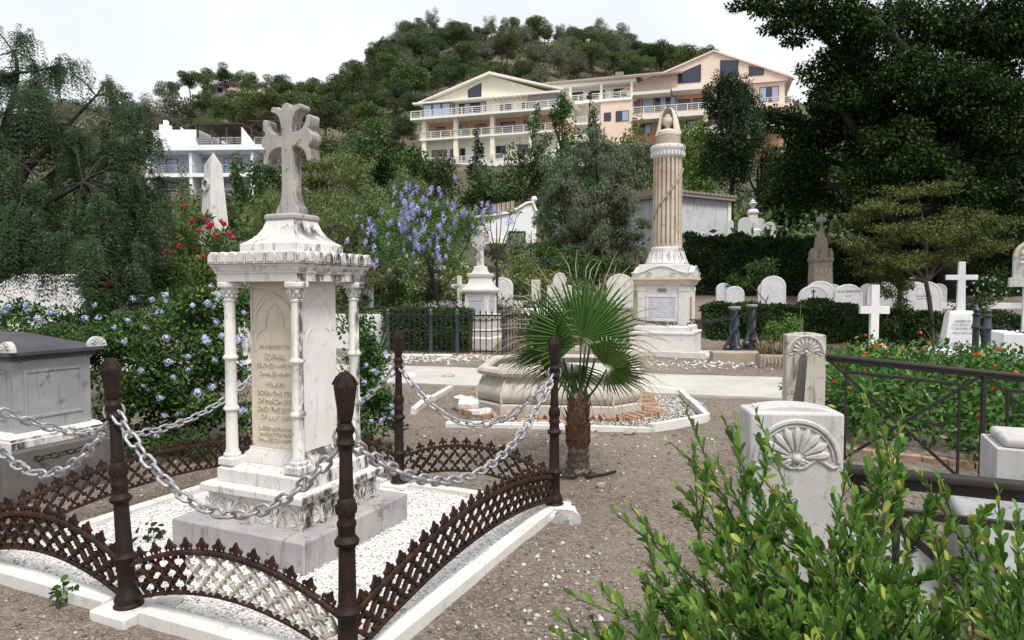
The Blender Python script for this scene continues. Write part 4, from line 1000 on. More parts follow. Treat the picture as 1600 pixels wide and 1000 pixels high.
railing_run(s1 + UX*.17 + VY*.02, UX, 2, 1.25, .945, .0, .022)
bar('side_rail', s1 + VY*.14 + Vector((0, 0, .90)), s2 - VY*.08 + Vector((0, 0, .93)), .03, .035, True)
bar('side_rail_low', s1 + VY*.14 + Vector((0, 0, .22)), s2 - VY*.08 + Vector((0, 0, .2)), .01, .014)
for t_ in (.33, .66):
    q = s1.lerp(s2, t_); bar('upright', q + Vector((0, 0, .88)), q + Vector((0, 0, -.1)), .014, .014)
# ledger slabs inside
G1 = thing('ledger_grave', 'raised grey ledger slab with rolled edge inside the railed grave', 'grave', (1.93, 2.62, -.1), ROT)
MB().box(.05, .02, -.05, 1.15, 1.72, .40).build('grave_base', M['grey_stone'], G1, bevel=.01)
MB().box(0, 0, .40, 1.2, 1.75, .50).build('ledger_slab', M['tomb'], G1, bevel=.035, seg=4)
G2 = tag(MB().box(-.62, -.3, -.1, .0, 1.62, .12).build('low_slab', M['tomb'], None, bevel=.02, loc=(1.9, 2.68, -.08), rot=(0, 0, ROT)), 'lower grey slab left of the ledger grave, inside the railing', 'slab')
G3 = thing('pillow_stone', 'pale block with rounded top cut off by the right edge behind the railing', 'gravestone', (3.42, 4.45, -.1), ROT)
MB().box(-.24, -.25, -.05, .30, .25, .66).build('block', M['post_stone'], G3, bevel=.008)
MB().box(-.20, -.22, .66, .28, .22, .73).build('rounded_top', M['post_stone'], G3, bevel=.033, seg=4)
# brick edge of the flower bed
BE = thing('brick_edging', 'terracotta brick edging at the foot of the red flower bed', 'edging', s2 + UX*.2 + VY*.45 + Vector((0, 0, -.05)), ROT)
bk2 = MB().cbox((0, 0, 0), (.20, .10, .15)).mesh('brick', M['brick'])
for k in range(18): link('brick', bk2, BE, (.1+.212*k, random.uniform(-.01, .01), -.02-.012*k*.6), (0, random.uniform(-.03, .03), random.uniform(-.04, .04)))
# ================================================================== graves among the red flowers and on the terrace
p_ = at(1365, 533, 14.3); o = latin_cross((p_.x, 14.3, .12), HCAM+7*.0134-.12, .57, .16, 'bright white latin cross on two steps among red flowers', 'white', R(-10), 0, 'white_cross')
MB().sq([(.36, 0), (.36, .16), (.34, .18)]).build('lower_step', M['white'], o, bevel=.01); MB().sq([(.22, .18), (.22, .24), (.17, .30), (.15, .33)]).build('upper_step', M['white'], o, bevel=.01)
tag(rock('white_grave_mound', M['white'], None, (p_.x-.05, 13.7, .05), (1.5, 1.5, .42), 77), 'white gravel grave mound in front of the bright white cross', 'mound')
TC = thing('tall_cross_grave', 'grey tapered pedestal with tall slim cross, right of the white cross', 'grave', (at(1500, 520, 13.6).x, 13.6, .0), R(-22))
MB().sq([(.95, -.1), (.95, .20), (.9, .22)]).build('terrace_step', M['white'], TC, bevel=.015)
MB().sq([(.55, .22), (.55, .36), (.50, .40)]).build('base_course', M['white'], TC, bevel=.015)
MB().sq([(.31, .40), (.30, .50), (.235, 1.06), (.22, 1.12), (.18, 1.15)]).build('tapered_pedestal', M['shade_stone'], TC, bevel=.012)
MB().box(-.2, -.345, .52, .2, -.305, .54).build('pedestal_band', M['shade_stone'], TC)
for k, s in enumerate(('SACRED TO', 'THE MEMORY OF', 'A BELOVED SON', 'WHO DIED HERE')): text('inscription', s, .05, M['inkletters'], TC, (0, -.262-.024*k, .94-.08*k), 0, .002)
MB().ext([(-.075, 0), (.075, 0), (.062, .62), (.27, .62), (.27, .72), (.06, .72), (.055, .98), (-.055, .98), (-.06, .72), (-.27, .72), (-.27, .62), (-.062, .62)], -.055, .055).build('cross', M['shade_stone'], TC, bevel=.01, loc=(0, 0, 1.14))
bp = at(1525, 520, 11.6), at(1543, 520, 11.2)
for k, (q, lab) in enumerate(zip(bp, ('dark blue iron post left of its paler twin, near the tapered pedestal', 'slate blue iron post right of its darker twin, near the tapered pedestal'))):
    o = thing('iron_bollard', lab, 'post', (q.x, q.y, -.05), 0, 'blue iron posts at the right')
    MB().lathe([(.07, 0), (.07, .1), (.055, .12), (.052, .95), (.07, .97), (.07, 1.0), (.055, 1.02), (.05, 1.16), (.065, 1.18), (.065, 1.2), (.04, 1.22), (.055, 1.27), (.03, 1.32), (.008, 1.36)], 14).build('shaft', M['slate_iron'] if k else M['blue_iron'], o, smooth=True)
chain((bp[1].x, bp[1].y, 1.0), (bp[1].x+2.2, bp[1].y-.3, .85), .12, 'thin dark chain running right from the slate blue post', me=dk_me, sc_=1.2, grp=None)
GB = thing('step_tomb', 'stepped pale tomb base cut off by the right edge', 'tomb', (at(1606, 530, 12.6).x, 12.6, -.05), R(-22))
MB().sq([(.75, 0), (.75, .42), (.72, .44)]).build('lower_step', M['plaque'], GB, bevel=.015); MB().sq([(.5, .44), (.5, .82), (.47, .84)]).build('upper_step', M['white'], GB, bevel=.015)
# carved stone with arched top on a bracket at the right edge
CS_ = thing('carved_relief_stone', 'carved arch topped stone with relief, on a pillar at the right edge', 'gravestone', (at(1613, 410, 13.2).x, 13.2, .0), R(-32))
MB().box(-.13, -.12, 0, .13, .12, 1.62).build('pillar', M['shade_stone'], CS_, bevel=.01)
MB().box(-.36, -.2, 1.62, .36, .2, 1.80).build('shelf', M['post_stone'], CS_, bevel=.012)
MB().ext([(-.30, 1.8), (.30, 1.8)] + [(.30*math.cos(a), 2.22+.30*math.sin(a)) for a in np.linspace(0, PI, 13)], -.13, .13).build('arched_stone', M['post_stone'], CS_, bevel=.012)
mb = MB().tube([(.27*math.cos(a), -.135, 2.2+.27*math.sin(a)) for a in np.linspace(0, PI, 15)], .025, 6); r_ = random.Random(2)
for k in range(34): mb.ball((r_.uniform(-.18, .18), -.14, r_.uniform(1.86, 2.36)), r_.uniform(.03, .055), 6, 5)
mb.build('leaf_relief', M['cream'], CS_, smooth=True)
# headstones on the terrace behind the ivy
def hs(px, top, w_px, Y, label, lines=(), cr=None, th=.14, mat='shade_stone', rz=-8):
    s = Y/FPX; p_ = at(px, top, Y); zb = H(p_.x, Y) - .05; h = p_.z - zb
    headstone((p_.x, Y, zb), w_px*s, h, th, 'round', label, mat, R(rz), 'round headstones behind the ivy hedge',
              None if cr is None else (cr[0]*s, h-cr[1]*s, cr[2], cr[3]), [(a, h-b_*s, c_*s) for a, b_, c_ in lines])
hs(1148, 447, 28, 19.6, 'smallest round headstone, left end of the row behind the ivy')
hs(1132, 442, 24, 20.4, 'dappled round headstone half hidden in leaves, farthest left of the row')
hs(1209, 431, 37, 19.5, 'round headstone with faint cross, just above the ochre planter', (), (-3, 26, .55, 'shade_stone'))
hs(1200, 440, 30, 20.1, 'headstone peeping out left behind the one with faint cross')
hs(1272, 446, 46, 19.4, 'wide round headstone with small black cross, below the brown spire', (('ALOYS BRENNER', 24, 4),), (-1, 17, .42, 'inkletters'))
hs(1282, 439, 44, 20.1, 'taller round headstone right behind the one with the black cross', (('REST', 22, 4),))
hs(1302, 444, 26, 20.8, 'narrow shaded headstone tucked behind, right of the brown spire')
hs(1326, 444, 42, 19.6, 'round headstone with black lettering between spire and white cross', (('OLGA BREMNER', 13, 5), ('R I P', 20, 4)))
hs(1378, 440, 44, 20.2, 'round headstone with climbing leaves behind the white cross')
hs(1358, 443, 30, 20.9, 'darker round headstone behind the left arm of the white cross')
hs(1432, 432, 37, 20.2, 'tallest grey round headstone, back left of the pair under the layered tree')
hs(1445, 439, 50, 19.4, 'front round headstone with carved cross under the layered tree', (('IN MEMORY OF', 25, 3.5), ('JOHN HARDY', 29, 3.5)), (0, 22, .62, 'shade_stone'))
hs(1466, 443, 24, 20.8, 'bluish narrow headstone at the right behind the carved cross one')
p_ = at(1530, 473, 20.5); tag(MB().box(-1.5, -.1, -.3, 1.6, .1, HCAM-21*.0192-H(p_.x, 20.5)).build('terrace_wall', M['white'], None, bevel=.02, loc=(p_.x, 20.5, H(p_.x, 20.5))), 'low white terrace wall right of the tall slim cross', 'wall')
# brown gothic spire
SP = thing('spire_monument', 'brown gothic spire monument with a cross finial, rising behind the round headstones', 'monument', (at(1282, 420, 21.2).x, 21.2, H(at(1282, 420, 21.2).x, 21.2)-.1), R(-6))
zs = 21.2/FPX; zb = SP.location.z
def sz(y): return HCAM + (452-y)*zs - zb
MB().sq([(.34, 0), (.34, .2), (.30, .25), (.27, sz(412)), (.27, sz(410))]).build('die', M['spire'], SP, bevel=.01)
MB().sq([(.27, sz(410)), (.30, sz(408)), (.30, sz(404)), (.26, sz(403))]).build('cornice', M['spire'], SP, bevel=.008)
for side in range(4):
    Mx = Matrix.Rotation(side*PI/2, 4, 'Z')
    MB().ext([(-.13, sz(404)), (.13, sz(404)), (.13, sz(400)), (0, sz(388)), (-.13, sz(400))], -.28, -.22, Mx).build('gablet', M['spire'], SP, bevel=.006)
    MB().sq([(.05, sz(404)), (.05, sz(396)), (.0, sz(388))], .23, .23).xf(Mx).build('pinnacle', M['spire'], SP)
MB().sq([(.20, sz(403)), (.17, sz(390)), (.135, sz(374)), (.14, sz(372)), (.11, sz(371)), (.03, sz(358)), (.025, sz(352))]).build('spire', M['spire'], SP)
MB().ext([(-.02, 0), (.02, 0), (.02, .10), (.13, .10), (.15, .17), (.13, .24), (.05, .24), (.0, .36), (-.05, .24), (-.13, .24), (-.15, .17), (-.13, .10), (-.02, .10)], -.04, .04).build('cross_finial', M['tomb'], SP, loc=(0, 0, sz(352)), bevel=.006)
text('inscription', 'FAYS', .22, M['letters'], SP, (0, -.288, sz(428)), 0, .006)
# graves on the upper terrace
UT = thing('urn_monument', 'white urn topped monument on the upper terrace above the hedge', 'monument', (at(1176, 355, 28).x, 28, HZ(at(1176, 355, 28).x, 28)), R(-10))
z = at(1176, 356, 28).z - UT.location.z; s = 28/FPX
MB().sq([(.30, -.2), (.28, z-.1), (.19, z-.06), (.17, z+21*s), (.21, z+22*s), (.21, z+25*s), (.12, z+29*s)]).build('pedestal', M['shade_stone'], UT, bevel=.02)
MB().lathe([(.06, z+30*s), (.06, z+32*s), (.17, z+36*s), (.19, z+38*s), (.08, z+40*s), (.1, z+41*s), (.02, z+44*s)], 14).build('urn', M['shade_stone'], UT, smooth=True)
for px, top, w, Y, lab in ((1163, 340, 20, 27.6, 'upper terrace headstone left of the urn monument'), (1187, 341, 16, 28.4, 'upper terrace headstone right of the urn monument'), (1203, 347, 18, 28, 'low round headstone on the upper terrace, far right of the urn'), (1097, 356, 18, 26.8, 'pointed white stone peeping over the hedge below the stained wall'), (1142, 344, 10, 28.5, 'narrow pale stone between cypress trunks on the upper terrace')):
    p_ = at(px, top, Y); zb = HZ(p_.x, Y)-.2
    headstone((p_.x, Y, zb), w*Y/FPX, max(.5, p_.z - zb), .15, 'round', lab, 'shade_stone', R(-10), 'upper terrace graves')
# planter with dry aloes
PL = thing('carved_planter', 'ochre carved stone trough planted with dry aloes', 'planter', (at(1215, 570, 13.4).x, 13.4, 0), R(-8))
MB().box(-.38, -.22, -.02, .40, .22, .30).build('trough', M['drum'], PL, bevel=.03)
mb = MB(); r_ = random.Random(8)
for k in range(10): mb.tube([(-.32+.07*k, -.225, .06+.05*math.sin(k)), (-.29+.07*k, -.235, .15), (-.31+.07*k, -.225, .25)], [.02, .03, .015], 6)
mb.build('relief', M['drum'], PL, smooth=True)
# ================================================================== buildings
M['yellow_wall'] = plain('cream_render', (.80, .755, .62), .9, var=.05, scale=1)
M['cream_wall'] = plain('pale_cream_render', (.80, .775, .71), .9, var=.04, scale=1)
M['pink_wall'] = plain('salmon_render', (.74, .575, .485), .9, var=.05, scale=1)
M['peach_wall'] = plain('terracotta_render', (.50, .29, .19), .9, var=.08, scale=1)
M['white_wall'] = plain('white_render', (.78, .79, .82), .9, var=.04, scale=1)
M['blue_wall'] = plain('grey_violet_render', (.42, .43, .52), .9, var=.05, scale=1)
M['rail_white'] = plain('white_balcony_rail', (.76, .76, .74), .5, var=.03)
M['rail_grey'] = plain('grey_balcony_rail', (.35, .37, .40), .5, var=.03)
M['frame_dark'] = plain('dark_window_frame', (.03, .035, .05), .5)
M['shutter'] = plain('grey_roller_shutter', (.22, .21, .21), .6, var=.08)
M['wood'] = plain('brown_pergola_timber', (.055, .038, .030), .8, var=.3)
M['awning'] = plain('white_awning', (.72, .70, .66), .8, var=.05)
def glassmat(name, c, r=.08):
    m, t, b = nodes(name); b.inputs['Base Color'].default_value = (*c, 1); b.inputs['Roughness'].default_value = r; b.inputs['Specular IOR Level'].default_value = .8; return m
M['glass'] = glassmat('dark_window_glass', (.02, .025, .045)); M['glass_light'] = glassmat('curtained_glass', (.30, .36, .48), .15)
def tilemat():
    m, t, b = nodes('clay_roof_tile'); tc_ = t.nodes.new('ShaderNodeTexCoord')
    w = t.nodes.new('ShaderNodeTexWave'); w.wave_type = 'BANDS'; w.bands_direction = 'X'; w.inputs['Scale'].default_value = 1.3; w.inputs['Distortion'].default_value = .4
    t.links.new(tc_.outputs['Object'], w.inputs['Vector']); p = pos(t); n = noise(t, p, 3.0, 6, .7)
    c = mixc(t, ramp(t, n, .35, .65), (.42, .34, .26), (.27, .20, .15)); c = mixc(t, mul(t, w.outputs['Fac'], .5), c, (.62, .55, .45))
    t.links.new(c, b.inputs['Base Color']); b.inputs['Roughness'].default_value = .9; bump(t, b, w.outputs['Fac'], 1, .2); return m
M['tile'] = tilemat()
def P_(nm, mb, mt, root, **k): return mb.build(nm, M[mt], root, **k)
def window(root, x, z, w, h, y=0., panes=2, mt='glass', poly=None):
    if poly:
        f = MB().ext(poly, y-.08, y-.02).build('window', M['frame_dark'], root)
        cx = sum(p[0] for p in poly)/len(poly); cz = sum(p[1] for p in poly)/len(poly)
        MB().ext([(cx+(a-cx)*.88, cz+(b_-cz)*.88) for a, b_ in poly], y-.10, y-.07).build('pane', M[mt], f); return f
    f = MB()
    t_ = .07
    f.box(x-w/2, y-.08, z, x+w/2, y-.0, z+t_).box(x-w/2, y-.08, z+h-t_, x+w/2, y-.0, z+h).box(x-w/2, y-.08, z+t_, x-w/2+t_, y-.0, z+h-t_).box(x+w/2-t_, y-.08, z+t_, x+w/2, y-.0, z+h-t_)
    f = f.build('window', M['frame_dark'], root)
    for i in range(panes):
        a = x-w/2+t_ + (w-2*t_)*i/panes; MB().box(a+.015, y-.05, z+t_, a+(w-2*t_)/panes-.015, y-.03, z+h-t_).build('pane', M[mt if not isinstance(mt, (list, tuple)) else mt[i % len(mt)]], f)
    return f
def balustrade(root, x0, x1, y, z, h=.95, mt='rail_white', solid=False):
    mb = MB()
    for k in range(4): zz = z+.12+(h-.16)*k/3; mb.box(x0, y-.02, zz, x1, y+.02, zz+.05)
    mb.box(x0, y-.05, z+h, x1, y+.05, z+h+.07)
    n = max(2, int((x1-x0)/1.6))
    for k in range(n+1): xx = x0+(x1-x0)*k/n; mb.box(xx-.05, y-.04, z, xx+.05, y+.04, z+h)
    if solid: mb.box(x0, y+.03, z, x1, y+.05, z+h)
    return mb.build('balustrade', M[mt], root)
def bld(px, py, Y, rz, name, label):
    p = at(px, py, Y); o = thing(name, label, 'building', p, R(rz)); return o
# --- cream gabled house in the centre: local x along the front, origin at its lower left corner
A = bld(655, 262, 104, -17, 'gabled_house', 'cream gabled apartment house with terracotta balconies on the hillside')
W = 21.5
P_('lower_wall', MB().box(.8, 1.6, -8, W-.3, 12, 3.9), 'cream_wall', A)
for i, x in enumerate((2.6, 5.6, 9, 12.4, 15.8)): window(A, x, 1.1, 2.4 if i < 2 else 1.6, 1.7, 1.6, 2, 'shutter' if i == 0 else 'glass')
P_('lower_terrace', MB().box(.2, -.6, -.5, W-2, 1.6, .25), 'cream_wall', A); balustrade(A, .4, W-3, -.5, .25)
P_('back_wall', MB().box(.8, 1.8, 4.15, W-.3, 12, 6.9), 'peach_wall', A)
for i, (x, w) in enumerate(((2.8, 1.5), (6.2, 1.7), (9.3, 1.5), (13.5, 2.2), (17.0, 2.2))): window(A, x, 4.3, w, 2.0, 1.8, 2, 'glass' if i != 1 else ['glass', 'glass_light'])
P_('balcony_slab', MB().box(.3, -.5, 3.88, W, 1.8, 4.16), 'cream_wall', A); balustrade(A, .5, W-.2, -.4, 4.16)
for x in (.9, 6.0, 11.7, 17.6): P_('pillar', MB().box(x-.32, -.3, .25, x+.32, .3, 3.88).box(x-.32, -.3, 4.16, x+.32, .3, 6.85), 'yellow_wall', A)
P_('upper_slab', MB().box(-.9, -1.2, 6.86, W+.5, 1.8, 7.16), 'cream_wall', A); balustrade(A, -.8, W+.4, -1.1, 7.16)
P_('upper_wall', MB().box(.3, 1.6, 7.16, W-.2, 12, 9.7), 'yellow_wall', A)
P_('glazed_loggia', MB().box(.5, .3, 7.16, 5.2, 1.6, 9.5), 'shutter', A)
for x in (1.3, 2.8, 4.3): window(A, x, 7.25, 1.35, 2.1, .3, 1, 'glass_light')
window(A, 8.0, 7.25, 4.3, 2.2, 1.58, 5, ['glass', 'glass_light', 'glass']); window(A, 13.2, 7.25, 1.7, 1.6, 1.58, 2); window(A, 16.2, 7.25, 1.0, 1.6, 1.58, 1)
P_('roller_shutter', MB().box(16.9, .4, 7.16, 21.2, 1.58, 9.55), 'shutter', A)
for k in range(7): P_('pergola_beam', MB().box(11.5+.72*k, -.4, 9.35, 11.62+.72*k, 1.6, 9.5), 'cream_wall', A)
gp = [(-1.0, 9.72), (W+.4, 9.72), (W+.4, 10.1), (10.2, 14.3), (-1.0, 10.0)]
P_('gable_wall', MB().ext([(.6, 9.71), (W-1.2, 9.71), (11.2, 12.9)], .8, 12), 'yellow_wall', A)
P_('roof_slope', MB().ext([(-.6, 9.62), (-.4, 9.5), (11.2, 12.95), (11.2, 13.3)], -.1, 12.5), 'cream_wall', A)
P_('roof_slope', MB().ext([(W+.8, 9.9), (11.2, 13.3), (11.2, 12.95), (W+.6, 9.75)][::1], -.1, 12.5), 'cream_wall', A)
P_('eave_beam', MB().box(-1.0, -.15, 9.5, W+.5, .8, 9.72), 'cream_wall', A)
window(A, 0, 0, 0, 0, .8, poly=[(7.6, 10.0), (9.7, 10.0), (9.7, 12.0), (7.6, 11.2)])
P_('skirt_wall', MB().box(12, 3, -9, W+4, 12, 4), 'cream_wall', A)
# --- salmon house on the right
B_ = bld(976, 216, 108, -16, 'salmon_house', 'salmon pink house with wide gable and awnings, right of the cream house')
W = 23.4
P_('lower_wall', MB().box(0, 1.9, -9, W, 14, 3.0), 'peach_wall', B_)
for x in (3.0, 9.5, 13.2, 17, 21): window(B_, x, .9, 1.9, 1.6, 1.9, 2, ['glass', 'glass_light'])
P_('lower_slab', MB().box(5.8, -.5, -.2, W, 1.9, .1), 'cream_wall', B_); balustrade(B_, 6, W, -.4, .1, solid=True)
for x in (.6, 6.0, 12.2, 18.5): P_('pillar', MB().box(x-.35, -.4, -6, x+.35, .3, 3.0), 'pink_wall', B_)
P_('awning', MB().ext([(.9, 2.5), (5.4, 2.55), (5.4, 3.0), (.9, 3.0)], -.9, 1.6), 'awning', B_); P_('awning', MB().ext([(6.3, 2.55), (11.9, 2.6), (11.9, 3.1), (6.3, 3.1)], -.9, 1.6), 'awning', B_)
P_('upper_slab', MB().box(-.4, -.8, 3.0, W+1, 1.9, 3.45), 'pink_wall', B_); balustrade(B_, -.3, W+.8, -.7, 3.45, 1.0)
P_('upper_wall', MB().box(0, 1.7, 3.45, 12.3, 14, 7.1), 'peach_wall', B_); P_('upper_wall', MB().box(12.31, .9, 3.45, W, 14, 7.1), 'pink_wall', B_)
window(B_, 1.3, 3.6, 1.6, 2.8, 1.7, 1, 'shutter'); window(B_, 3.4, 3.6, 1.8, 2.8, 1.7, 2, 'glass_light'); window(B_, 6.1, 3.6, 3.2, 2.8, 1.7, 4, ['glass', 'glass_light'])
for x in (8.9, 11.2): window(B_, x, 3.6, 1.8, 2.2, 1.7, 2)
for x in (14.2, 17.6, 21.2): window(B_, x, 4.3, 2.7, 2.2, .9, 3, ['glass_light', 'glass'])
P_('awning', MB().ext([(.4, 6.3), (7.0, 6.3), (7.0, 6.75), (.4, 6.75)], -1.0, 1.6), 'awning', B_); P_('awning', MB().ext([(7.2, 6.4), (12.0, 6.4), (12.0, 6.85), (7.2, 6.85)], -1.2, 1.6), 'awning', B_)
P_('gable_wall', MB().ext([(-.5, 7.12), (W+.4, 7.12), (W+.4, 7.6), (13.2, 12.2), (-.5, 7.5)], .5, 14), 'pink_wall', B_)
P_('roof_slope', MB().ext([(-1.2, 7.35), (-1.1, 7.1), (13.2, 12.22), (13.2, 12.45)], .2, 14.5), 'pink_wall', B_); P_('roof_slope', MB().ext([(W+1.2, 7.5), (13.2, 12.45), (13.2, 12.22), (W+1.1, 7.3)], .2, 14.5), 'pink_wall', B_)
for poly in ([(8.0, 7.9), (11.4, 7.9), (11.4, 10.6), (8.0, 9.4)], [(14.2, 8.1), (16.8, 8.1), (16.8, 10.6), (14.2, 10.9)], [(18.3, 8.2), (20.4, 8.2), (20.4, 9.1), (18.3, 9.7)]):
    window(B_, 0, 0, 0, 0, .5, poly=poly)
# --- tiled wing between the two
C_ = bld(846, 230, 112, -17, 'tiled_wing', 'low wing with clay tiled roof between the cream and the salmon house')
W = 15.1
P_('lower_wall', MB().box(0, 1.0, -9, W-5, 9, 6.6), 'cream_wall', C_); P_('salmon_bay', MB().box(W-5.3, -1.0, -7, W-.4, 6, 6.2), 'pink_wall', C_)
window(C_, W-4.2, 3.2, 1.1, 1.3, -1.0, 1, 'glass'); window(C_, W-1.9, 3.0, 2.0, 1.6, -1.0, 2, ['glass', 'glass_light'])
P_('loggia_slab', MB().box(-.5, -1.2, 6.2, W-.4, 1.0, 6.6), 'cream_wall', C_); balustrade(C_, -.4, W-.5, -1.1, 6.6, .9)
P_('loggia_slab', MB().box(-.5, -1.2, 2.9, W-5.4, 1.0, 3.2), 'cream_wall', C_); balustrade(C_, -.4, W-5.5, -1.1, 3.2, .9)
P_('upper_wall', MB().box(0, 1.0, 6.6, W, 9, 9.2), 'cream_wall', C_)
for x in (2, 5.5, 9, 12.6): window(C_, x, 6.7, 2.2, 1.9, 1.0, 2)
for x in (0, 5, 9.9, 14.6): P_('pillar', MB().box(x-.2, -1.1, 6.6, x+.2, -.7, 8.9), 'cream_wall', C_)
P_('eave_beam', MB().box(-.8, -1.3, 8.9, W+.2, 1.0, 9.4), 'cream_wall', C_)
P_('tiled_roof', MB().ext([(0, 0), (0, .3), (9.5, 3.4), (9.5, 3.1)], -1.0, W+7, Matrix(((0, 1, 0, 0), (1, 0, 0, 0), (0, 0, 1, 0), (0, 0, 0, 1)))), 'tile', C_, loc=(0, -1.8, 9.3))
P_('chimney', MB().box(W-3.4, 1.5, 10.2, W-2.2, 2.4, 11.4), 'shutter', C_)
# --- white terraced building on the left
D = bld(236, 312, 84, -3, 'white_terrace_block', 'white terraced apartment block with timber pergolas, upper left')
W = 17.5
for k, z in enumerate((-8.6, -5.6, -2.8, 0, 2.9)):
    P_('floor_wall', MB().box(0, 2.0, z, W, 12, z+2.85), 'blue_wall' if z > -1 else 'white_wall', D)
    P_('floor_slab', MB().box(-.3, -.6, z-.28, W+.3, 2.0, z+.16), 'white_wall', D)
    balustrade(D, 0, W, -.45, z+.16, .95, 'rail_grey')
    for x in (1.6, 5.2, 9.4, 13.2, 16.2): window(D, x, z+.3, 2.3 if x in (9.4, 5.2) else 1.5, 2.1, 2.0, 2, ['glass_light', 'glass'] if k % 2 else ['glass_light', 'glass_light'])
    for x in (0, 5.3, 12.9, W): P_('party_wall', MB().box(x-.18, -.5, z+.16, x+.18, 2.0, z+2.62), 'white_wall', D)
P_('roof_slab', MB().box(-.4, -.9, 5.75, W+.4, 12, 6.35), 'white_wall', D)
P_('attic_wall', MB().box(-2.0, .8, 6.35, 5.6, 9, 8.6), 'white_wall', D)
P_('parapet', MB().ext([(4.2, 6.35), (6.2, 6.35), (6.2, 6.6), (4.2, 8.6)], -.6, -.3), 'white_wall', D); P_('parapet', MB().ext([(11.7, 6.35), (13.2, 6.35), (13.2, 6.6), (11.7, 8.5)], -.6, -.3), 'white_wall', D)
P_('chimney', MB().box(-.5, 3, 8.6, .6, 4, 9.8).box(-.1, 3.2, 9.8, .3, 3.8, 10.4), 'white_wall', D)
balustrade(D, 6.2, 11.6, -.4, 6.35, .9, 'rail_grey'); balustrade(D, 13.2, W, -.4, 6.35, .9, 'rail_grey')
def pergola(x0, x1, z):
    c = thing('pergola', None, None); c.parent = D
    MB().box(x0, -.4, z, x1, 6, z+.16).build('pergola_roof', M['wood'], c)
    for x in np.linspace(x0+.15, x1-.15, 4):
        MB().box(x-.1, -.2, 6.35, x+.1, 0, z).box(x-.1, 5.6, 6.35, x+.1, 5.8, z).build('pergola_post', M['wood'], c)
pergola(5.9, 11.6, 8.9); pergola(12.6, 17.2, 9.2)
P_('attic_back_wall', MB().box(5.9, 6.2, 6.35, 11.6, 7, 8.0), 'blue_wall', D)
# --- houses on the ridge at upper left
for px, py, Y, w, d, h, mt, lab in ((333, 149, 234, 7, 6, 2.6, 'blue_wall', 'small grey house under the umbrella pines on the ridge'), (378, 143, 238, 15, 6, 2.2, 'pink_wall', 'long low salmon house beside the grey one on the ridge')):
    o = bld(px, py, Y, 4, 'ridge_house', lab); x0 = -w/2
    P_('wall', MB().box(-w/2, 0, -9, w/2, d, h), mt, o); P_('roof', MB().ext([(-w/2-.5, h), (w/2+.5, h), (w/2-1.5, h+.9), (-w/2+1.5, h+.9)], -.6, d+.6), 'shutter' if mt == 'blue_wall' else 'tile', o)
    for k in range(3): window(o, -w/2+w*(k+.5)/3, 1.0, 1.6, 1.5, -.02, 2)
# --- white chapel like building behind the jacaranda
E = thing('white_chapel', 'white building with curved gable and mustard trim behind the jacaranda', 'building', (at(790, 385, 36).x, 36, at(790, 388, 36).z), R(4))
s = 36/FPX
poly = [((px-790)*s, (388-py)*s) for px, py in ((741, 420), (838, 420), (838, 330), (832, 316), (822, 318), (808, 327), (795, 333), (772, 337), (741, 340))]
P_('front_wall', MB().ext(poly, 0, .5), 'white_wall', E); P_('side_block', MB().ext([((px-790)*s, (388-py)*s) for px, py in ((741, 420), (838, 420), (838, 335), (741, 340))], .5, 8), 'white_wall', E)
P_('gable_trim', MB().tube([(x, -.05, z) for x, z in poly[2:]], .07, 6), 'yellow_wall', E); P_('base_band', MB().box(-49*s, -.06, -.3, 0, -.002, .55), 'yellow_wall', E)
P_('roof', MB().ext([((px-790)*s, (388-py)*s) for px, py in ((772, 336), (806, 326), (806, 312), (772, 318))], .55, 8.4), 'tile', E); P_('corner_pier', MB().box(41*s, -.12, -.5, 44*s, .3, 1.0), 'white_wall', E)
window(E, .6, .2, .9, .7, -.0, 2, 'shutter'); MB().ball((45*s, .1, 2.6), .16, 8, 6).build('ball_finial', M['white_wall'], E, smooth=True)
# --- long stained white wall / shed on the terrace right of the column
Fz = HZ(at(1106, 360, 31).x, 31)
E2 = thing('stained_outbuilding', 'long stained white outbuilding with sloping tiled eave right of the column', 'building', (at(1139, 362, 29.5).x, 29.5, at(1139, 366, 29.5).z), R(-58+90))
s = 29.5/FPX

M['stain'] = stone('stained_whitewash', (.62, .62, .64), (.50, .50, .53), stain=(.17, .17, .19), amt=.5, streak=.95, scale=.8)
P_('wall', MB().box(-3.4, 0, -1.5, 0, 3.2, 1.45), 'stain', E2)
P_('eave', MB().ext([(-3.6, 1.40), (.15, 1.40), (.15, 1.52), (-3.6, 1.52)], -.22, 3.4), 'shutter', E2)
P_('roof', MB().ext([(0, 0), (0, .10), (3.8, .55), (3.8, 0)], -3.6, .15, Matrix(((0, 1, 0, 0), (1, 0, 0, 0), (0, 0, 1, 0), (0, 0, 0, 1)))), 'tile', E2, loc=(0, -.25, 1.53))
P_('corner_pier', MB().box(-.12, -.06, -1.5, .06, .25, 1.39), 'cream_wall', E2)
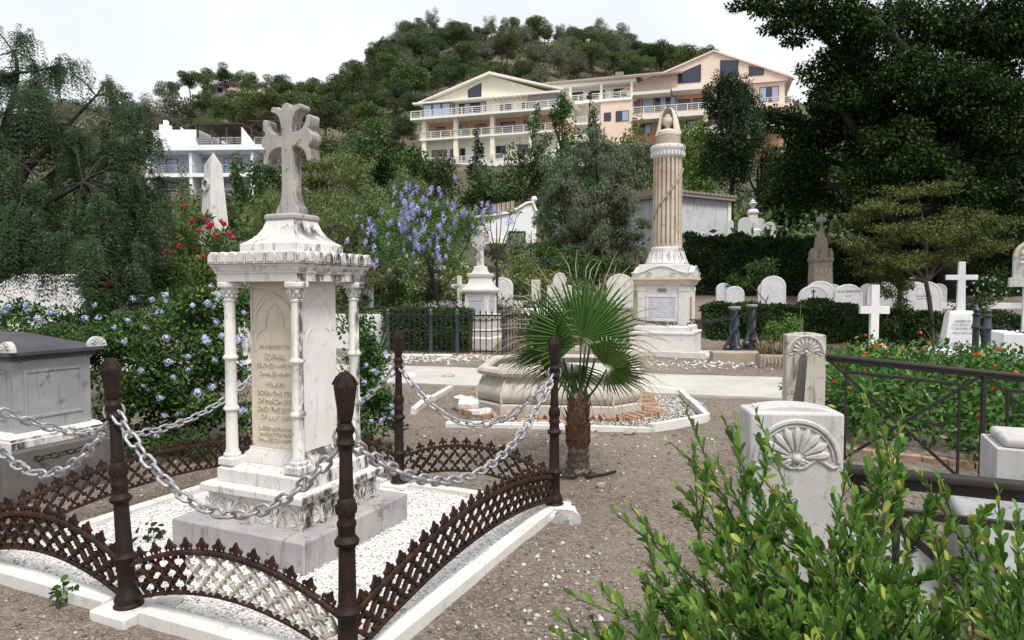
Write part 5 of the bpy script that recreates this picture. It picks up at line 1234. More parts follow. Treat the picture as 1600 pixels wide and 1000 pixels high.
# ================================================================== trees
def clump(C, Rd, n, L_, W_, droop=.25, k=4, out=.7, upn=.6, shell=.45, bend=0.):
    d = rvec(n); r = rng.uniform(0, 1, n)**shell
    P = np.asarray(C) + d*r[:, None]*np.asarray(Rd)
    D = unit(d*out + rvec(n)*.7 + np.array([0, 0, -droop])); Nn = unit(d*.5 + rvec(n)*.55 + np.array([0, 0, upn]))
    s = rng.uniform(.7, 1.25, n)
    return leaves(P, D, Nn, L_*s, W_*s, k, bend)
def limb(mb, p, q, r0, r1, sag=.0, wig=.1, n=6, seg=6):
    p, q = Vector(p), Vector(q); L_ = (q-p).length; pts = []
    side = Vector(rng.normal(size=3))*wig*L_
    for i in range(seg+1):
        t = i/seg; v = p.lerp(q, t) + side*math.sin(PI*t)*.5 + Vector((0, 0, -sag*L_*math.sin(PI*t))); pts.append(v)
    mb.tube(pts, [r0 + (r1-r0)*i/seg for i in range(seg+1)], n); return pts
def put_tree(name, label, cat, base, trunk, V, leaf, bark, group=None, k=4, foliage='crown'):
    o = thing(name, label, cat, base, 0, group); b = np.array(base, np.float32)
    if trunk is not None and trunk.v:
        trunk.v = [(x-base[0], y-base[1], z-base[2]) for x, y, z in trunk.v]; trunk.build('trunk', M[bark], o, smooth=True, ang=80)
    V = np.concatenate(V).reshape(-1, 3) - b
    link(foliage, np_mesh(foliage, V, k, L[leaf]), o); return o
def lobed(name, label, base, lobes, leaf, bark='bark', dens=1., lpx=5., asp=.45, droop=.25, tr=.12, cl=None, group=None, cat='tree', depth=.85, shell=.45, fork=.4, ncl=None, upn=.6, trunk=True, clr=(.26, .42), foliage='crown'):
    """tree whose crown fills ellipsoid lobes [(px,py,Y,rx_px,ry_px)] placed at real distances; lpx = leaf length in photo pixels"""
    global rng
    rng = np.random.default_rng(zlib.crc32(label.encode()))
    Vs = []; t = MB(); base = Vector(base)
    top = Vector(base)
    cent = [at(a, b_, Y) for a, b_, Y, rx, ry in lobes]
    mean = sum(cent, Vector())/len(cent); f = base.lerp(mean, fork) + Vector((0, 0, 0)); f.x = base.x + (mean.x-base.x)*fork*.6; f.y = base.y + (mean.y-base.y)*fork*.6
    if trunk: limb(t, base - Vector((0, 0, .3)), f, tr, tr*.7, 0, .08, 10)
    for (px, py, Y, rx, ry), c in zip(lobes, cent):
        s = Y/FPX; RX, RZ = rx*s, ry*s; RY = min(RX, max(RX, RZ)*depth) if RX > RZ*2.2 else (RX+RZ)/2*depth
        area = PI*rx*ry; n = int(dens*area*3.2/(lpx*lpx*asp)); L_ = lpx*s
        q = f
        if trunk: limb(t, f, c, tr*.6, tr*.18, -.05, .15, 7); q = c
        m_ = ncl or max(5, int(area/420)); m_ = min(m_, 60)
        for j in range(m_):
            d = rvec(1)[0]; r = rng.uniform(.25, .80); cc = np.array(c) + d*r*np.array([RX, RY, RZ])
            rr = rng.uniform(*clr)*max(.6, (8/m_)**.33)
            Vs.append(clump(cc, np.array([RX, RY, RZ])*rr, max(8, n//m_), L_, L_*asp, droop, shell=shell, upn=upn))
            if trunk and j % 3 == 0: limb(t, c, cc, tr*.16, tr*.05, 0, .15, 5, 4)
    return put_tree(name, label, cat, base, t, Vs, leaf, bark, group, foliage=foliage)
def ground_at(px, Y, dz=0.): x = at(px, 400, Y).x; return Vector((x, Y, HZ(x, Y)+dz))
def round_tree(px, top, Y, w, leaf, label, name='broadleaf_tree', bark='bark', lpx=5.5, shape='round', group='trees on the slope below the houses', dens=1., cb=.12, asp=.45):
    base = ground_at(px, Y); bpx = 452 - (base.z-HCAM)*FPX/Y; h = bpx - top
    lobes = []
    if shape == 'cone':
        n = 6
        for i in range(n):
            t_ = i/(n-1); rr = w/2*(1.02-t_)**.75; lobes.append((px+rng.normal(0, w*.03), bpx - h*(.16+.80*t_), Y, max(rr, w*.08), h*.14))
    else:
        lobes.append((px, bpx-h*(.5+cb*.5), Y, w*.42, h*(.5-cb*.5)))
        for i in range(4):
            a = rng.uniform(0, 2*PI); lobes.append((px+math.cos(a)*w*.27, bpx-h*(.56+cb*.5)+math.sin(a)*h*.2, Y+rng.uniform(-.8, .8), w*.24, h*.20))
    return lobed(name, label, base, lobes, leaf, bark, dens, lpx, asp, tr=.02*h*Y/FPX, group=group, fork=.5)

# ---- pines and gum trees of the hill: few shapes, many individuals
def hill_proto(kind, seed):
    global rng
    rng = np.random.default_rng(seed); t = MB(); Vs = []
    if kind == 'pine':
        h = 7.5; limb(t, (0, 0, -1), (rng.normal(0, .4), rng.normal(0, .4), 4.2), .22, .14, 0, .08, 7); ncl = 15
        for j in range(ncl):
            a = rng.uniform(0, 2*PI); r = 3.1*rng.uniform(0, 1)**.6; z = 4.6 + 2.3*(1-(r/3.3)**2) + rng.normal(0, .25)
            if j < 5: r *= .9; z -= 1.7
            c = (r*math.cos(a), r*math.sin(a), z); limb(t, (0, 0, 3.6), c, .09, .03, 0, .1, 5, 3)
            Vs.append(clump(c, np.array([1.35, 1.35, .85])*rng.uniform(.8, 1.2), 440, .35, .145, -.15, shell=.35, upn=.9))
        leaf = 'pine' if seed % 2 else 'pined'
    else:
        for s in range(3):
            e = (rng.normal(0, 1.2), rng.normal(0, 1.2), 5); limb(t, (0, 0, -1), e, .16, .07, 0, .1, 6)
        for j in range(22):
            d = rvec(1)[0]*rng.uniform(.3, 1); c = (d[0]*2.7, d[1]*2.7, 4.9+d[2]*2.9)
            Vs.append(clump(c, np.array([1.0, 1.0, .9])*rng.uniform(.7, 1.2), 210, .34, .11, .5, shell=.5))
        leaf = 'euc'
    V = np.concatenate(Vs).reshape(-1, 3)
    return t.mesh('trunk', M['bark_pine'], True, 80), np_mesh('crown', V, 4, L[leaf])
protos = [('pine',) + hill_proto('pine', s) for s in (101, 102, 103, 104, 105)] + [('gum',) + hill_proto('gum', s) for s in (201, 202)]
rng = np.random.default_rng(5)
spots = []
for Y in np.arange(118, 262, 7.2):
    xlo, xhi = (120-800)/FPX*Y, (1290-800)/FPX*Y
    for X in np.arange(xlo, xhi, 8.6):
        x, y = X + rng.uniform(-3.2, 3.2), Y + rng.uniform(-3, 3); px = 800 + FPX*x/y
        z = HZ(x, y); py = 452 - (z+4-HCAM)*FPX/y
        if (650 < px < 1260) and py > (150 if px < 860 else 120): continue                # hidden by or standing in the houses
        if px > 1180 and py > 60: continue
        if py > 205: continue
        if 235 < px < 440 and y > 208: continue
        bare = math.sin(x*.06+1.3)*math.sin(y*.075) > .62
        if bare and rng.uniform() < .6: continue
        spots.append((py, x, y, z, px))
spots.sort(key=lambda s: s[2])
spots = spots[:292]
for py, x, y, z, px in spots:
    gum = (y > 215 and rng.uniform() < .55) or (px < 330 and rng.uniform() < .7) or rng.uniform() < .12
    k, tm, cm_ = protos[rng.integers(5, 7) if gum else rng.integers(0, 5)]
    h_ = 'on the crest of the hill' if y > 228 else ('on the upper slope' if y > 185 else ('on the middle slope' if y > 148 else 'on the lower slope'))
    w_ = 'beyond the drooping tree' if px < 240 else ('above the white terraced block' if px < 430 else ('above the stone cross' if px < 545 else ('left of the cream house' if px < 665 else ('above the cream house' if px < 860 else ('above the tiled wing' if px < 985 else 'above the salmon house')))))
    lab = ('dense green pine ' if not gum else 'loose grey olive gum tree ') + h_ + ' ' + w_
    o = thing('hill_pine' if not gum else 'gum_tree', lab, 'tree', (x, y, z-.2), rng.uniform(0, 6.28), ('pines ' if not gum else 'gum trees ') + h_ + ' ' + w_)
    s = rng.uniform(.62, 1.28) if not (230 < px < 520 and y > 180) else rng.uniform(.55, .8); o.scale = (s*rng.uniform(.85, 1.15), s, s*rng.uniform(.8, 1.2))
    link('trunk', tm, o); link('crown', cm_, o)
for i, (px, top, Y, hh) in enumerate(((262, 122, 226, 8), (296, 106, 228, 11), (322, 104, 230, 11), (352, 100, 229, 11.5), (384, 108, 226, 10), (428, 112, 228, 9))):
    k, tm, cm_ = protos[i % 5]; top_ = at(px, top, Y); o = thing('umbrella_pine', ('leftmost umbrella pine on the left ridge', 'second umbrella pine from the left on the left ridge', 'umbrella pine just left of the grey ridge house', 'umbrella pine behind the grey ridge house', 'umbrella pine over the salmon ridge house', 'rightmost umbrella pine on the left ridge')[i], 'tree', (top_.x, Y, top_.z-8.3*1.25), i*1.3, 'umbrella pines on the left ridge')
    o.scale = (1.15, 1.15, 1.25); link('trunk', tm, o); link('crown', cm_, o)
# ---- low scrub that nobody could count
def scrub(name, label, n, y0, y1, leaf, size, hgt, xr=(-1.0, .95), cond=None):
    Y = rng.uniform(y0, y1, n); X = rng.uniform(xr[0], xr[1], n)*Y; nc = n//40
    cx, cy = X[:nc], Y[:nc]; idx = rng.integers(0, nc, n); sp = (.012*cy[idx]+.5)
    X = cx[idx] + rng.normal(0, 1, n)*sp; Y = np.clip(cy[idx] + rng.normal(0, 1, n)*sp, y0, y1)
    if cond is not None: ok = cond(X, Y); X, Y = X[ok], Y[ok]
    n = len(X); Z = np.where(Y > 26, hillz(X, Y), Hn(X, Y)) + rng.uniform(0, 1, n)**1.5*hgt; s = size*(.4 + Y/ y1)
    V = leaves(np.stack([X, Y, Z], 1), unit(rvec(n) + np.array([0, 0, .5])), unit(rvec(n)+np.array([0, 0, 1.])), s*rng.uniform(.6, 1.3, n), s*.5, 4)
    tag(link(name, np_mesh(name, V, 4, L[leaf])), label, 'undergrowth', kind='stuff')
def nobld(X, Y): 
    px = 800+FPX*X/Y
    return ~((Y > 80) & (Y < 125) & (px > 640) & (px < 1260)) & ~((Y > 80) & (Y < 98) & (px > 225) & (px < 450)) & ~((Y > 26) & (Y < 46) & (px > 735) & (px < 845)) & ~((Y > 27) & (Y < 37) & (px > 1060) & (px < 1145))
scrub('undergrowth', 'dark undergrowth covering the slope between the cemetery and the houses', 52000, 26.2, 112, 'mid', .55, 1.7, cond=nobld)
scrub('hill_scrub', 'dry grey green scrub between the pines of the hill', 26000, 112, 268, 'scrub', .8, 1.2)
def bankzone(X, Y):
    return (X < 3.2) & (hillz(X, Y) > .35)
scrub('ground_cover', 'low green ground cover on the bank behind the iron fence and headstones', 30000, 18.0, 26.4, 'mid', .10, .45, xr=(-.95, .2), cond=bankzone)
# ---- trees between the cemetery and the houses
for a in (
    (425, 238, 44, 80, 'mid', 'tall loose green tree left behind the stone cross'),
    (505, 205, 60, 120, 'pine', 'broad pine green tree above the arm of the stone cross'),
    (560, 178, 74, 130, 'mid', 'wide green tree between the pine slope and the cream house'),
    (612, 205, 66, 110, 'dark', 'dark tree left below the cream house'),
    (640, 222, 52, 90, 'mid', 'rounded tree below the left corner of the cream house'),
    (690, 234, 46, 96, 'mid', 'low rounded tree under the cream house balconies'),
    (745, 205, 62, 74, 'cyp', 'dark bushy tree in front of the cream house lower storey', 'cone'),
    (765, 226, 50, 110, 'mid', 'broad mid green tree below the cream house'),
    (842, 162, 76, 84, 'mid', 'narrow pointed tree at the right corner of the cream house', 'cone'),
    (815, 208, 60, 92, 'mid', 'leafy tree below the right corner of the cream house'),
    (924, 147, 92, 56, 'cyp', 'small dark conifer standing before the tiled wing', 'cone'),
    (880, 140, 88, 46, 'mid', 'thin airy tree in front of the tiled wing'),
    (985, 176, 62, 120, 'bright', 'bright green tree below the salmon house'),
    (1048, 170, 66, 110, 'bright', 'second bright green tree behind the urn of the column'),
    (1105, 178, 58, 90, 'bright', 'bright green tree half behind the dark juniper'),
    (905, 205, 52, 90, 'mid', 'mid green tree above the weeping grey tree'),
    (215, 240, 46, 100, 'mid', 'leafy tree left of the white terraced block'),
    (385, 232, 40, 62, 'mid', 'dark branching tree between obelisk and stone cross'),
    (350, 300, 30, 70, 'mid', 'green tree low behind the obelisk'),
    (465, 290, 34, 100, 'olive', 'pale olive tree behind the foot of the stone cross'),
    (660, 300, 34, 100, 'dark', 'dark tree above the violet blossoms'),
    (735, 290, 38, 90, 'dark', 'dark tree above the white chapel like building'),
    (200, 160, 120, 90, 'euc', 'grey green gum tree beyond the drooping tree at left'),
    (150, 175, 118, 80, 'euc', 'grey gum tree farthest left on the skyline'),
    (268, 145, 130, 90, 'euc', 'olive grey gum tree above the white terraced block'),
    (590, 290, 27, 90, 'mid', 'bushy green tree left of the violet blossoms')):
    kw = {'shape': 'cone'} if len(a) > 6 else {}
    round_tree(*a[:5], a[5], **kw)
round_tree(1145, 118, 36, 140, 'cyp', 'tall dark juniper above the stained outbuilding', 'juniper', 'bark_dark', 5.5, group=None, cb=.22, dens=1.8, asp=.3)
round_tree(1185, 180, 40, 80, 'cyp', 'dark juniper right behind the tall one', 'juniper', 'bark_dark', 6, group=None, cb=.25, dens=1.2, asp=.35)
for px in (1132, 1150, 1170): pass
round_tree(288, 268, 15.5, 70, 'pine', 'fresh green conifer left of the obelisk', 'conifer', 'bark', 6, 'cone', None, 1.2, asp=.2)
# ---- weeping foliage
def weeping(name, label, base, lobes, leaf, bark, nst, slen, lf, lw, pairs, tr=.12, fork=.55, out=.6, group=None, twigs=True):
    """crown of hanging sprays: each spray a thin rachis with paired leaflets"""
    global rng
    rng = np.random.default_rng(zlib.crc32(label.encode()))
    t = MB(); Vs = []; base = Vector(base); cent = [at(a, b_, Y) for a, b_, Y, rx, ry in lobes]
    mean = sum(cent, Vector())/len(cent); f = Vector((base.x+(mean.x-base.x)*.4, base.y+(mean.y-base.y)*.4, base.z + (mean.z-base.z)*fork))
    limb(t, base-Vector((0, 0, .3)), f, tr, tr*.7, 0, .08, 10)
    tot = sum(l[3]*l[4] for l in lobes)
    for (px, py, Y, rx, ry), c in zip(lobes, cent):
        s = Y/FPX; R3 = np.array([rx*s, (rx+ry)*.42*s, ry*s]); limb(t, f, c, tr*.5, tr*.12, -.08, .15, 7)
        n = int(nst*rx*ry/tot); nb = max(4, n//40); tips = []
        for j in range(nb):
            e = np.array(c) + rvec(1)[0]*rng.uniform(.5, .98)*R3; tips.append(e); pts = limb(t, c, e, tr*.10, tr*.03, -.1, .15, 5, 5)
        tips = np.array(tips)
        a = tips[rng.integers(0, nb, n)] + rvec(n)*R3*.26*rng.uniform(0, 1, (n, 1))
        o_ = unit((a - np.array(c))*np.array([1, 1, .3]) + rng.normal(0, .25, (n, 3)))
        ln = slen*rng.uniform(.5, 1.3, n)
        for kk in range(pairs):
            u = (kk+.6)/pairs; hor = out*(1-(1-u)**2)*.5; P = a + o_*(ln*hor)[:, None] + np.array([0, 0, -1])*(ln*(u**1.3)*.92 - .12*ln*np.sin(u*PI))[:, None]
            T_ = unit(o_*out*(1-u)*1.0 + np.array([0, 0, -1.])*(u**.3*1.2))
            S = unit(np.cross(T_, unit(rvec(n)*.3 + o_)))
            for sg in (-1, 1):
                D = unit(S*sg*1. + T_*.95 + rng.normal(0, .28, (n, 3))); Vs.append(leaves(P, D, unit(np.cross(T_, S)+rng.normal(0, .2, (n, 3))), lf*rng.uniform(.7, 1.2, n), lw, 4))
    return put_tree(name, label, 'tree', base, t, Vs, leaf, bark, group)
pb = ground_at(-120, 8.6)
weeping('pepper_tree', 'dark drooping pepper tree with feathery hanging sprays filling the left side', pb,
        [(30, 260, 8.4, 90, 95), (130, 285, 8.2, 95, 80), (60, 362, 8.0, 90, 55), (190, 330, 8.6, 70, 80), (150, 390, 7.9, 75, 60), (-30, 320, 8.4, 110, 120), (215, 250, 9.2, 55, 60), (30, 160, 8.8, 80, 50), (95, 215, 8.8, 95, 45)],
        'pepper', 'bark_dark', 4300, .52, .058, .0115, 13, tr=.16)
weeping('pepper_tree', 'sparse twiggy upper boughs of a pepper tree against the sky at left', ground_at(-160, 9.4), [(60, 110, 9.2, 90, 60), (150, 150, 9.4, 90, 55), (20, 80, 9.2, 60, 60), (205, 190, 9.6, 60, 40)], 'pepper', 'bark_dark', 560, .45, .055, .011, 12, tr=.12)
lobed('olive_green_tree', 'loose olive green drooping tree behind the stone cross and cornice', ground_at(565, 19.6), [(540, 270, 19.6, 65, 45), (590, 330, 19.4, 75, 60), (520, 350, 19.0, 70, 70), (640, 300, 20, 40, 55), (560, 420, 19.4, 80, 45), (450, 310, 19.5, 50, 60), (415, 340, 19.8, 45, 50), (500, 250, 19.8, 40, 25)], 'olive', 'bark', .95, 7.0, .17, droop=.9, tr=.09, upn=.3, shell=.6, ncl=26, clr=(.22, .36))
lobed('grey_weeping_tree', 'grey green weeping tree left of the fluted column', ground_at(935, 27), [(930, 235, 27, 70, 45), (880, 290, 26.6, 55, 65), (960, 300, 26.6, 70, 75), (1000, 250, 27.5, 45, 50), (900, 360, 26.4, 60, 50), (985, 370, 26.6, 45, 45), (860, 340, 27, 35, 70), (930, 330, 26, 60, 60)], 'weep', 'bark_dark', 1.45, 6.0, .2, droop=1.0, tr=.2, upn=.3, shell=.6, ncl=26, clr=(.22, .36))
# ---- the big dark tree on the right
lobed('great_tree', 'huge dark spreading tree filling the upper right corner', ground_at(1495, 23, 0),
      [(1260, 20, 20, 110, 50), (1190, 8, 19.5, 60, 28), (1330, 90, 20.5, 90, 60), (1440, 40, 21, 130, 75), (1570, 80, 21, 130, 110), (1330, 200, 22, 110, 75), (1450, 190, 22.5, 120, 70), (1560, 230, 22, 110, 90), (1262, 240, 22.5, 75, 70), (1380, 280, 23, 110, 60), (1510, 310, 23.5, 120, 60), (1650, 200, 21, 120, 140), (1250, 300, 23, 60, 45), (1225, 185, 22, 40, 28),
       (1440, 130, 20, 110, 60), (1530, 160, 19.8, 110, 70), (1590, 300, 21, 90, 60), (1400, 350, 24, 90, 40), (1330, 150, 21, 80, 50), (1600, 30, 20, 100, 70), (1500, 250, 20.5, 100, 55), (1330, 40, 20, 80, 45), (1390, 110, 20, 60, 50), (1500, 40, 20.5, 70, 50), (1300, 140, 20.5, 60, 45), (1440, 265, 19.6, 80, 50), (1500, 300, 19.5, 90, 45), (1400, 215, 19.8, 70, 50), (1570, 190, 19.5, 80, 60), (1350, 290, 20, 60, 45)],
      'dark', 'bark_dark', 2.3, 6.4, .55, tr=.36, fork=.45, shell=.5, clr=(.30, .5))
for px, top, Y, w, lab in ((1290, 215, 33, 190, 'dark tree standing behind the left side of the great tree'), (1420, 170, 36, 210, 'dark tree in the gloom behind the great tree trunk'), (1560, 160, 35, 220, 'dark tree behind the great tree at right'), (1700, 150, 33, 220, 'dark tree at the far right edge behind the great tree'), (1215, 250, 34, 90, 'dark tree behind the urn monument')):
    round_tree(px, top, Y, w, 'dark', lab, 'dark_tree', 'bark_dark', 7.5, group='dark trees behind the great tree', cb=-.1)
lobed('layered_tree', 'yellow green tree with flat layered boughs above the round headstones', ground_at(1462, 17.2),
      [(1430, 298, 17, 85, 13), (1375, 330, 16.8, 80, 17), (1515, 345, 16.8, 75, 26), (1440, 362, 16.4, 95, 26), (1350, 385, 16.6, 55, 20), (1400, 410, 16.6, 85, 26), (1520, 385, 16.8, 60, 24), (1475, 400, 17, 70, 24), (1330, 345, 17.2, 35, 14), (1400, 440, 17, 35, 30)],
      'yellow', 'bark', 1.35, 4.4, .45, tr=.07, fork=.6, upn=1.1, shell=.5, depth=.8)
# ---- jacaranda with violet clusters
JB = ground_at(688, 17.6)
J = lobed('jacaranda', 'feathery jacaranda with violet blossom clusters above the fence', JB, [(650, 370, 17.4, 75, 42), (700, 345, 17.6, 60, 45), (610, 400, 17.2, 55, 35), (745, 350, 17.8, 40, 40), (665, 325, 17.8, 50, 30), (690, 400, 17.4, 55, 25), (600, 350, 17.4, 40, 30)], 'jac', 'bark_dark', .75, 4.4, .30, tr=.04, fork=.35, droop=.1)
def flower_ball(n, r, s, zs=1., k=4):
    V = []; d = rvec(n); P = d*r*rng.uniform(.5, 1, (n, 1))*np.array([1, 1, zs]); D = unit(np.cross(d, rvec(n)))
    return leaves(P - D*s*.5, D, d, s, s*.8, k)
def flowers(parent, pts, me, name, smin=.8, smax=1.25):
    for p in pts: 
        q = Vector(p) - Vector(parent.location)
        o = link(name, me, parent, q, (rng.uniform(-.4, .4), rng.uniform(-.4, .4), rng.uniform(0, 6.28)), (rng.uniform(smin, smax),)*3)
        if parent.rotation_euler.z: o.location = Matrix.Rotation(-parent.rotation_euler.z, 3, 'Z') @ q
jf = np_mesh('blossom_cluster', flower_ball(46, .10, .05, 1.7), 4, L['purple'])
jp = [(683, 295), (640, 305), (668, 310), (635, 315), (683, 318), (700, 315), (668, 330), (690, 335), (637, 338), (708, 320), (650, 325), (720, 335), (645, 345), (660, 348), (628, 330), (625, 347), (610, 346), (700, 352), (714, 352), (735, 358), (638, 355), (580, 358), (605, 362), (575, 360), (680, 362), (690, 366), (624, 385), (608, 395), (660, 392), (699, 385), (685, 390), (587, 402), (588, 415), (603, 412), (617, 418), (563, 425), (730, 365), (762, 322), (772, 328), (757, 330), (780, 335), (646, 398), (740, 335), (726, 333), (754, 345), (800, 345), (795, 350), (612, 325), (620, 300), (634, 290), (656, 296), (583, 413), (568, 356), (650, 380), (672, 300), (690, 305), (715, 320), (645, 330)]
flowers(J, [at(a+rng.normal(0, 2), b_+rng.normal(0, 2), 17.2+rng.uniform(-.6, .5)) for a, b_ in jp], jf, 'blossom_cluster', .55, 1.0)
flowers(J, [at(655+rng.normal(0, 48), 358+rng.normal(0, 32), 17.2+rng.uniform(-.9, .3)) for _ in range(85)], jf, 'blossom_cluster', .4, .9)
# thin bare tree right of the white cross monument
t = MB(); b0 = ground_at(773, 18.6)
tp = [at(775, 470, 18.6), at(777, 430, 18.6), at(776, 405, 18.6)]; t.tube([b0] + tp, [.05, .045, .04, .035], 7)
for (dx, dy) in ((-22, 335), (-12, 320), (8, 315), (22, 322), (32, 335), (-30, 372), (38, 362), (0, 345)):
    pts = [tp[-1], at(776+dx*.35, 385, 18.6), at(776+dx*.8, 358, 18.6+dx*.01), at(776+dx, dy, 18.6)]; t.tube(pts, [.025, .02, .014, .006], 5)
V = [clump(at(a, b_, 18.6), (.2, .2, .12), 60, .10, .035, .3) for a, b_ in ((800, 370), (812, 375), (758, 340), (805, 330), (752, 365), (820, 372))]
put_tree('bare_tree', 'thin dark bare branched young tree right of the white cross monument', 'tree', b0, t, V, 'jac', 'bark_dark')
# ================================================================== shrubs, hedges and flowers
def shrub(name, label, px, Y, lobes, leaf, cat='shrub', dens=1., lpx=6., asp=.5, group=None, bark='bark', droop=.1, **k):
    return lobed(name, label, ground_at(px, Y), lobes, leaf, bark, dens, lpx, asp, droop, .025, group=group, cat=cat, **k)
P1 = shrub('plumbago_bush', 'large blue flowering plumbago bush between the tomb chest and the monument', 270, 7.0,
      [(200, 540, 6.9, 75, 60), (290, 500, 7.1, 80, 60), (340, 560, 6.8, 60, 80), (240, 610, 6.6, 85, 60), (310, 640, 6.5, 70, 50), (180, 620, 6.8, 50, 60), (380, 480, 7.3, 40, 40), (365, 650, 6.6, 45, 45), (260, 560, 6.6, 90, 80), (330, 480, 7.0, 60, 40), (150, 560, 7.0, 45, 60), (220, 680, 6.6, 60, 40), (300, 690, 6.3, 85, 26), (190, 690, 6.5, 50, 30), (250, 700, 6.3, 60, 22)], 'plumb', lpx=8.5, dens=1.5)
P2 = shrub('plumbago_bush', 'blue flowering bush right of the monument, behind the back iron post', 575, 6.9,
      [(570, 560, 6.9, 40, 60), (590, 620, 6.7, 42, 50), (555, 500, 7.2, 32, 45), (560, 660, 6.5, 50, 40), (612, 655, 6.8, 26, 30), (570, 600, 6.8, 45, 90)], 'plumb', lpx=8, dens=1.5)
P3 = shrub('plumbago_bush', 'blue flowering bush behind the tomb chest lid at far left', 60, 7.6, [(30, 490, 7.6, 70, 28), (110, 505, 7.5, 60, 32), (150, 470, 8.0, 40, 30), (-30, 500, 7.6, 60, 40), (80, 530, 7.2, 110, 30), (40, 560, 7.0, 90, 50)], 'plumb', lpx=8, dens=1.3)
bf = np_mesh('flower_cluster', flower_ball(34, .045, .022, .8), 4, L['blue'])
def scatter_front(lobes, n, front=.35):
    out = []
    for _ in range(n):
        px, py, Y, rx, ry = lobes[rng.integers(0, len(lobes))]; a = rng.uniform(0, 2*PI); r = rng.uniform(0, 1)**.5*.95
        s = Y/FPX; out.append(at(px+rx*r*math.cos(a), py+ry*r*math.sin(a), Y - (rx+ry)/2*s*.85*math.sqrt(max(0, 1-r*r)) - .02))
    return out
fp = [(210, 470), (235, 475), (250, 490), (195, 500), (225, 510), (265, 470), (180, 520), (270, 455), (330, 450), (345, 460), (320, 470), (370, 465), (380, 490), (335, 500), (300, 470), (220, 610), (250, 615), (270, 595), (258, 650), (280, 640), (240, 680), (215, 585), (305, 565), (260, 565), (345, 560), (340, 520), (365, 545), (300, 610), (330, 610), (150, 480), (320, 530), (255, 530), (355, 580), (375, 610), (375, 640), (200, 545), (375, 520)]
flowers(P1, [at(a+rng.normal(0, 5), b_+rng.normal(0, 5), 6.15+rng.uniform(-.1, .25)) for a, b_ in fp] + scatter_front([(250, 550, 6.9, 110, 90), (330, 560, 6.8, 60, 90)], 12), bf, 'flower_cluster', .5, 1.15)
flowers(P2, scatter_front([(570, 560, 6.9, 36, 60), (590, 630, 6.7, 42, 50), (610, 650, 6.8, 25, 30), (560, 650, 6.6, 45, 40)], 46), bf, 'flower_cluster', .5, .9)
flowers(P3, scatter_front([(30, 490, 7.6, 70, 22), (110, 505, 7.5, 60, 25)], 16), bf, 'flower_cluster')
O1 = shrub('oleander', 'oleander with crimson flowers in front of the obelisk', 300, 9.4, [(290, 390, 9.4, 50, 45), (345, 380, 9.6, 32, 40), (265, 425, 9.2, 50, 45), (330, 430, 9.2, 45, 45), (305, 350, 9.8, 28, 22), (370, 420, 9.6, 25, 40)], 'olean', lpx=10, asp=.2, dens=2.0, droop=-.3)
O2 = shrub('oleander', 'darker oleander with crimson flowers under the drooping tree at left', 160, 9.2, [(150, 440, 9.2, 35, 40), (170, 475, 9.0, 35, 35), (140, 490, 9, 30, 30), (225, 450, 9.2, 40, 50)], 'plumb', lpx=9, asp=.25, dens=1.8)
rf = np_mesh('flower_cluster', flower_ball(26, .045, .036), 4, L['red'])
flowers(O1, [at(a, b_, 9.4-rng.uniform(.1, .5)) for a, b_ in ((288, 322), (330, 350), (310, 360), (280, 385), (262, 395), (345, 345), (358, 365), (338, 368), (325, 355), (350, 350), (295, 405), (276, 372), (265, 350), (365, 372), (250, 390), (300, 345), (318, 342), (318, 400))], rf, 'flower_cluster')
flowers(O2, [at(a, b_, 8.9-rng.uniform(0, .3)) for a, b_ in ((145, 415), (142, 425), (150, 432), (135, 440), (165, 445), (172, 440), (146, 465), (155, 470), (148, 478), (157, 455), (132, 445), (140, 485), (175, 500), (160, 490))], rf, 'flower_cluster', .6, 1)
shrub('green_shrub', 'low green shrub with small leaves behind the tomb chest', 130, 6.7, [(60, 520, 6.9, 70, 22), (140, 530, 6.8, 45, 35), (120, 560, 6.4, 40, 40)], 'hedge', lpx=6)
# pale shrubs on the bank in the middle
SH = []
for px, Y, lobes, lab in ((700, 23, [(700, 420, 23, 60, 35), (650, 430, 22.5, 55, 35), (720, 450, 22, 55, 25)], 'pale flowering shrub on the bank left of the white cross monument'), (820, 23, [(815, 420, 23, 55, 30), (845, 440, 22.5, 50, 30), (790, 445, 22, 45, 28)], 'light green shrub on the bank right of the white cross monument'),
    (790, 27, [(800, 395, 28, 40, 18), (770, 400, 27, 35, 18)], 'small clipped green shrub below the white chapel like building'), (910, 23, [(905, 420, 23.5, 60, 35), (960, 430, 23, 50, 35), (890, 450, 22, 50, 25)], 'dense dark shrub on the bank behind the palm'), (600, 21, [(590, 440, 21, 50, 35), (560, 460, 20, 40, 30)], 'green shrub on the bank right of the monument cornice'),
    (640, 20.5, [(640, 455, 20.5, 45, 28), (690, 460, 20.4, 45, 22)], 'light green shrub low on the bank behind the jacaranda trunks'), (740, 21.5, [(745, 455, 21.5, 40, 25), (775, 445, 21.8, 40, 25), (720, 425, 22.5, 35, 25)], 'light green shrub behind the small plain white cross'), (650, 26, [(650, 400, 26, 70, 35), (590, 400, 25, 50, 40)], 'leafy green shrub high on the bank behind the jacaranda'), (860, 26, [(850, 395, 26, 50, 30), (890, 410, 25, 50, 30)], 'dark shrub right of the white chapel like building')):
    SH.append(shrub('bank_shrub', lab, px, Y, lobes, 'shrub' if 'pale' in lab or 'light' in lab else ('mid' if 'small' in lab or 'right of the monument' in lab else 'hedge'), lpx=5, dens=.9, group='shrubs on the bank'))
wf = np_mesh('flower_cluster', flower_ball(10, .05, .05), 4, L['cream'])
flowers(SH[0], scatter_front([(700, 420, 23, 60, 35), (650, 430, 22.5, 55, 35)], 60), wf, 'flower_cluster')
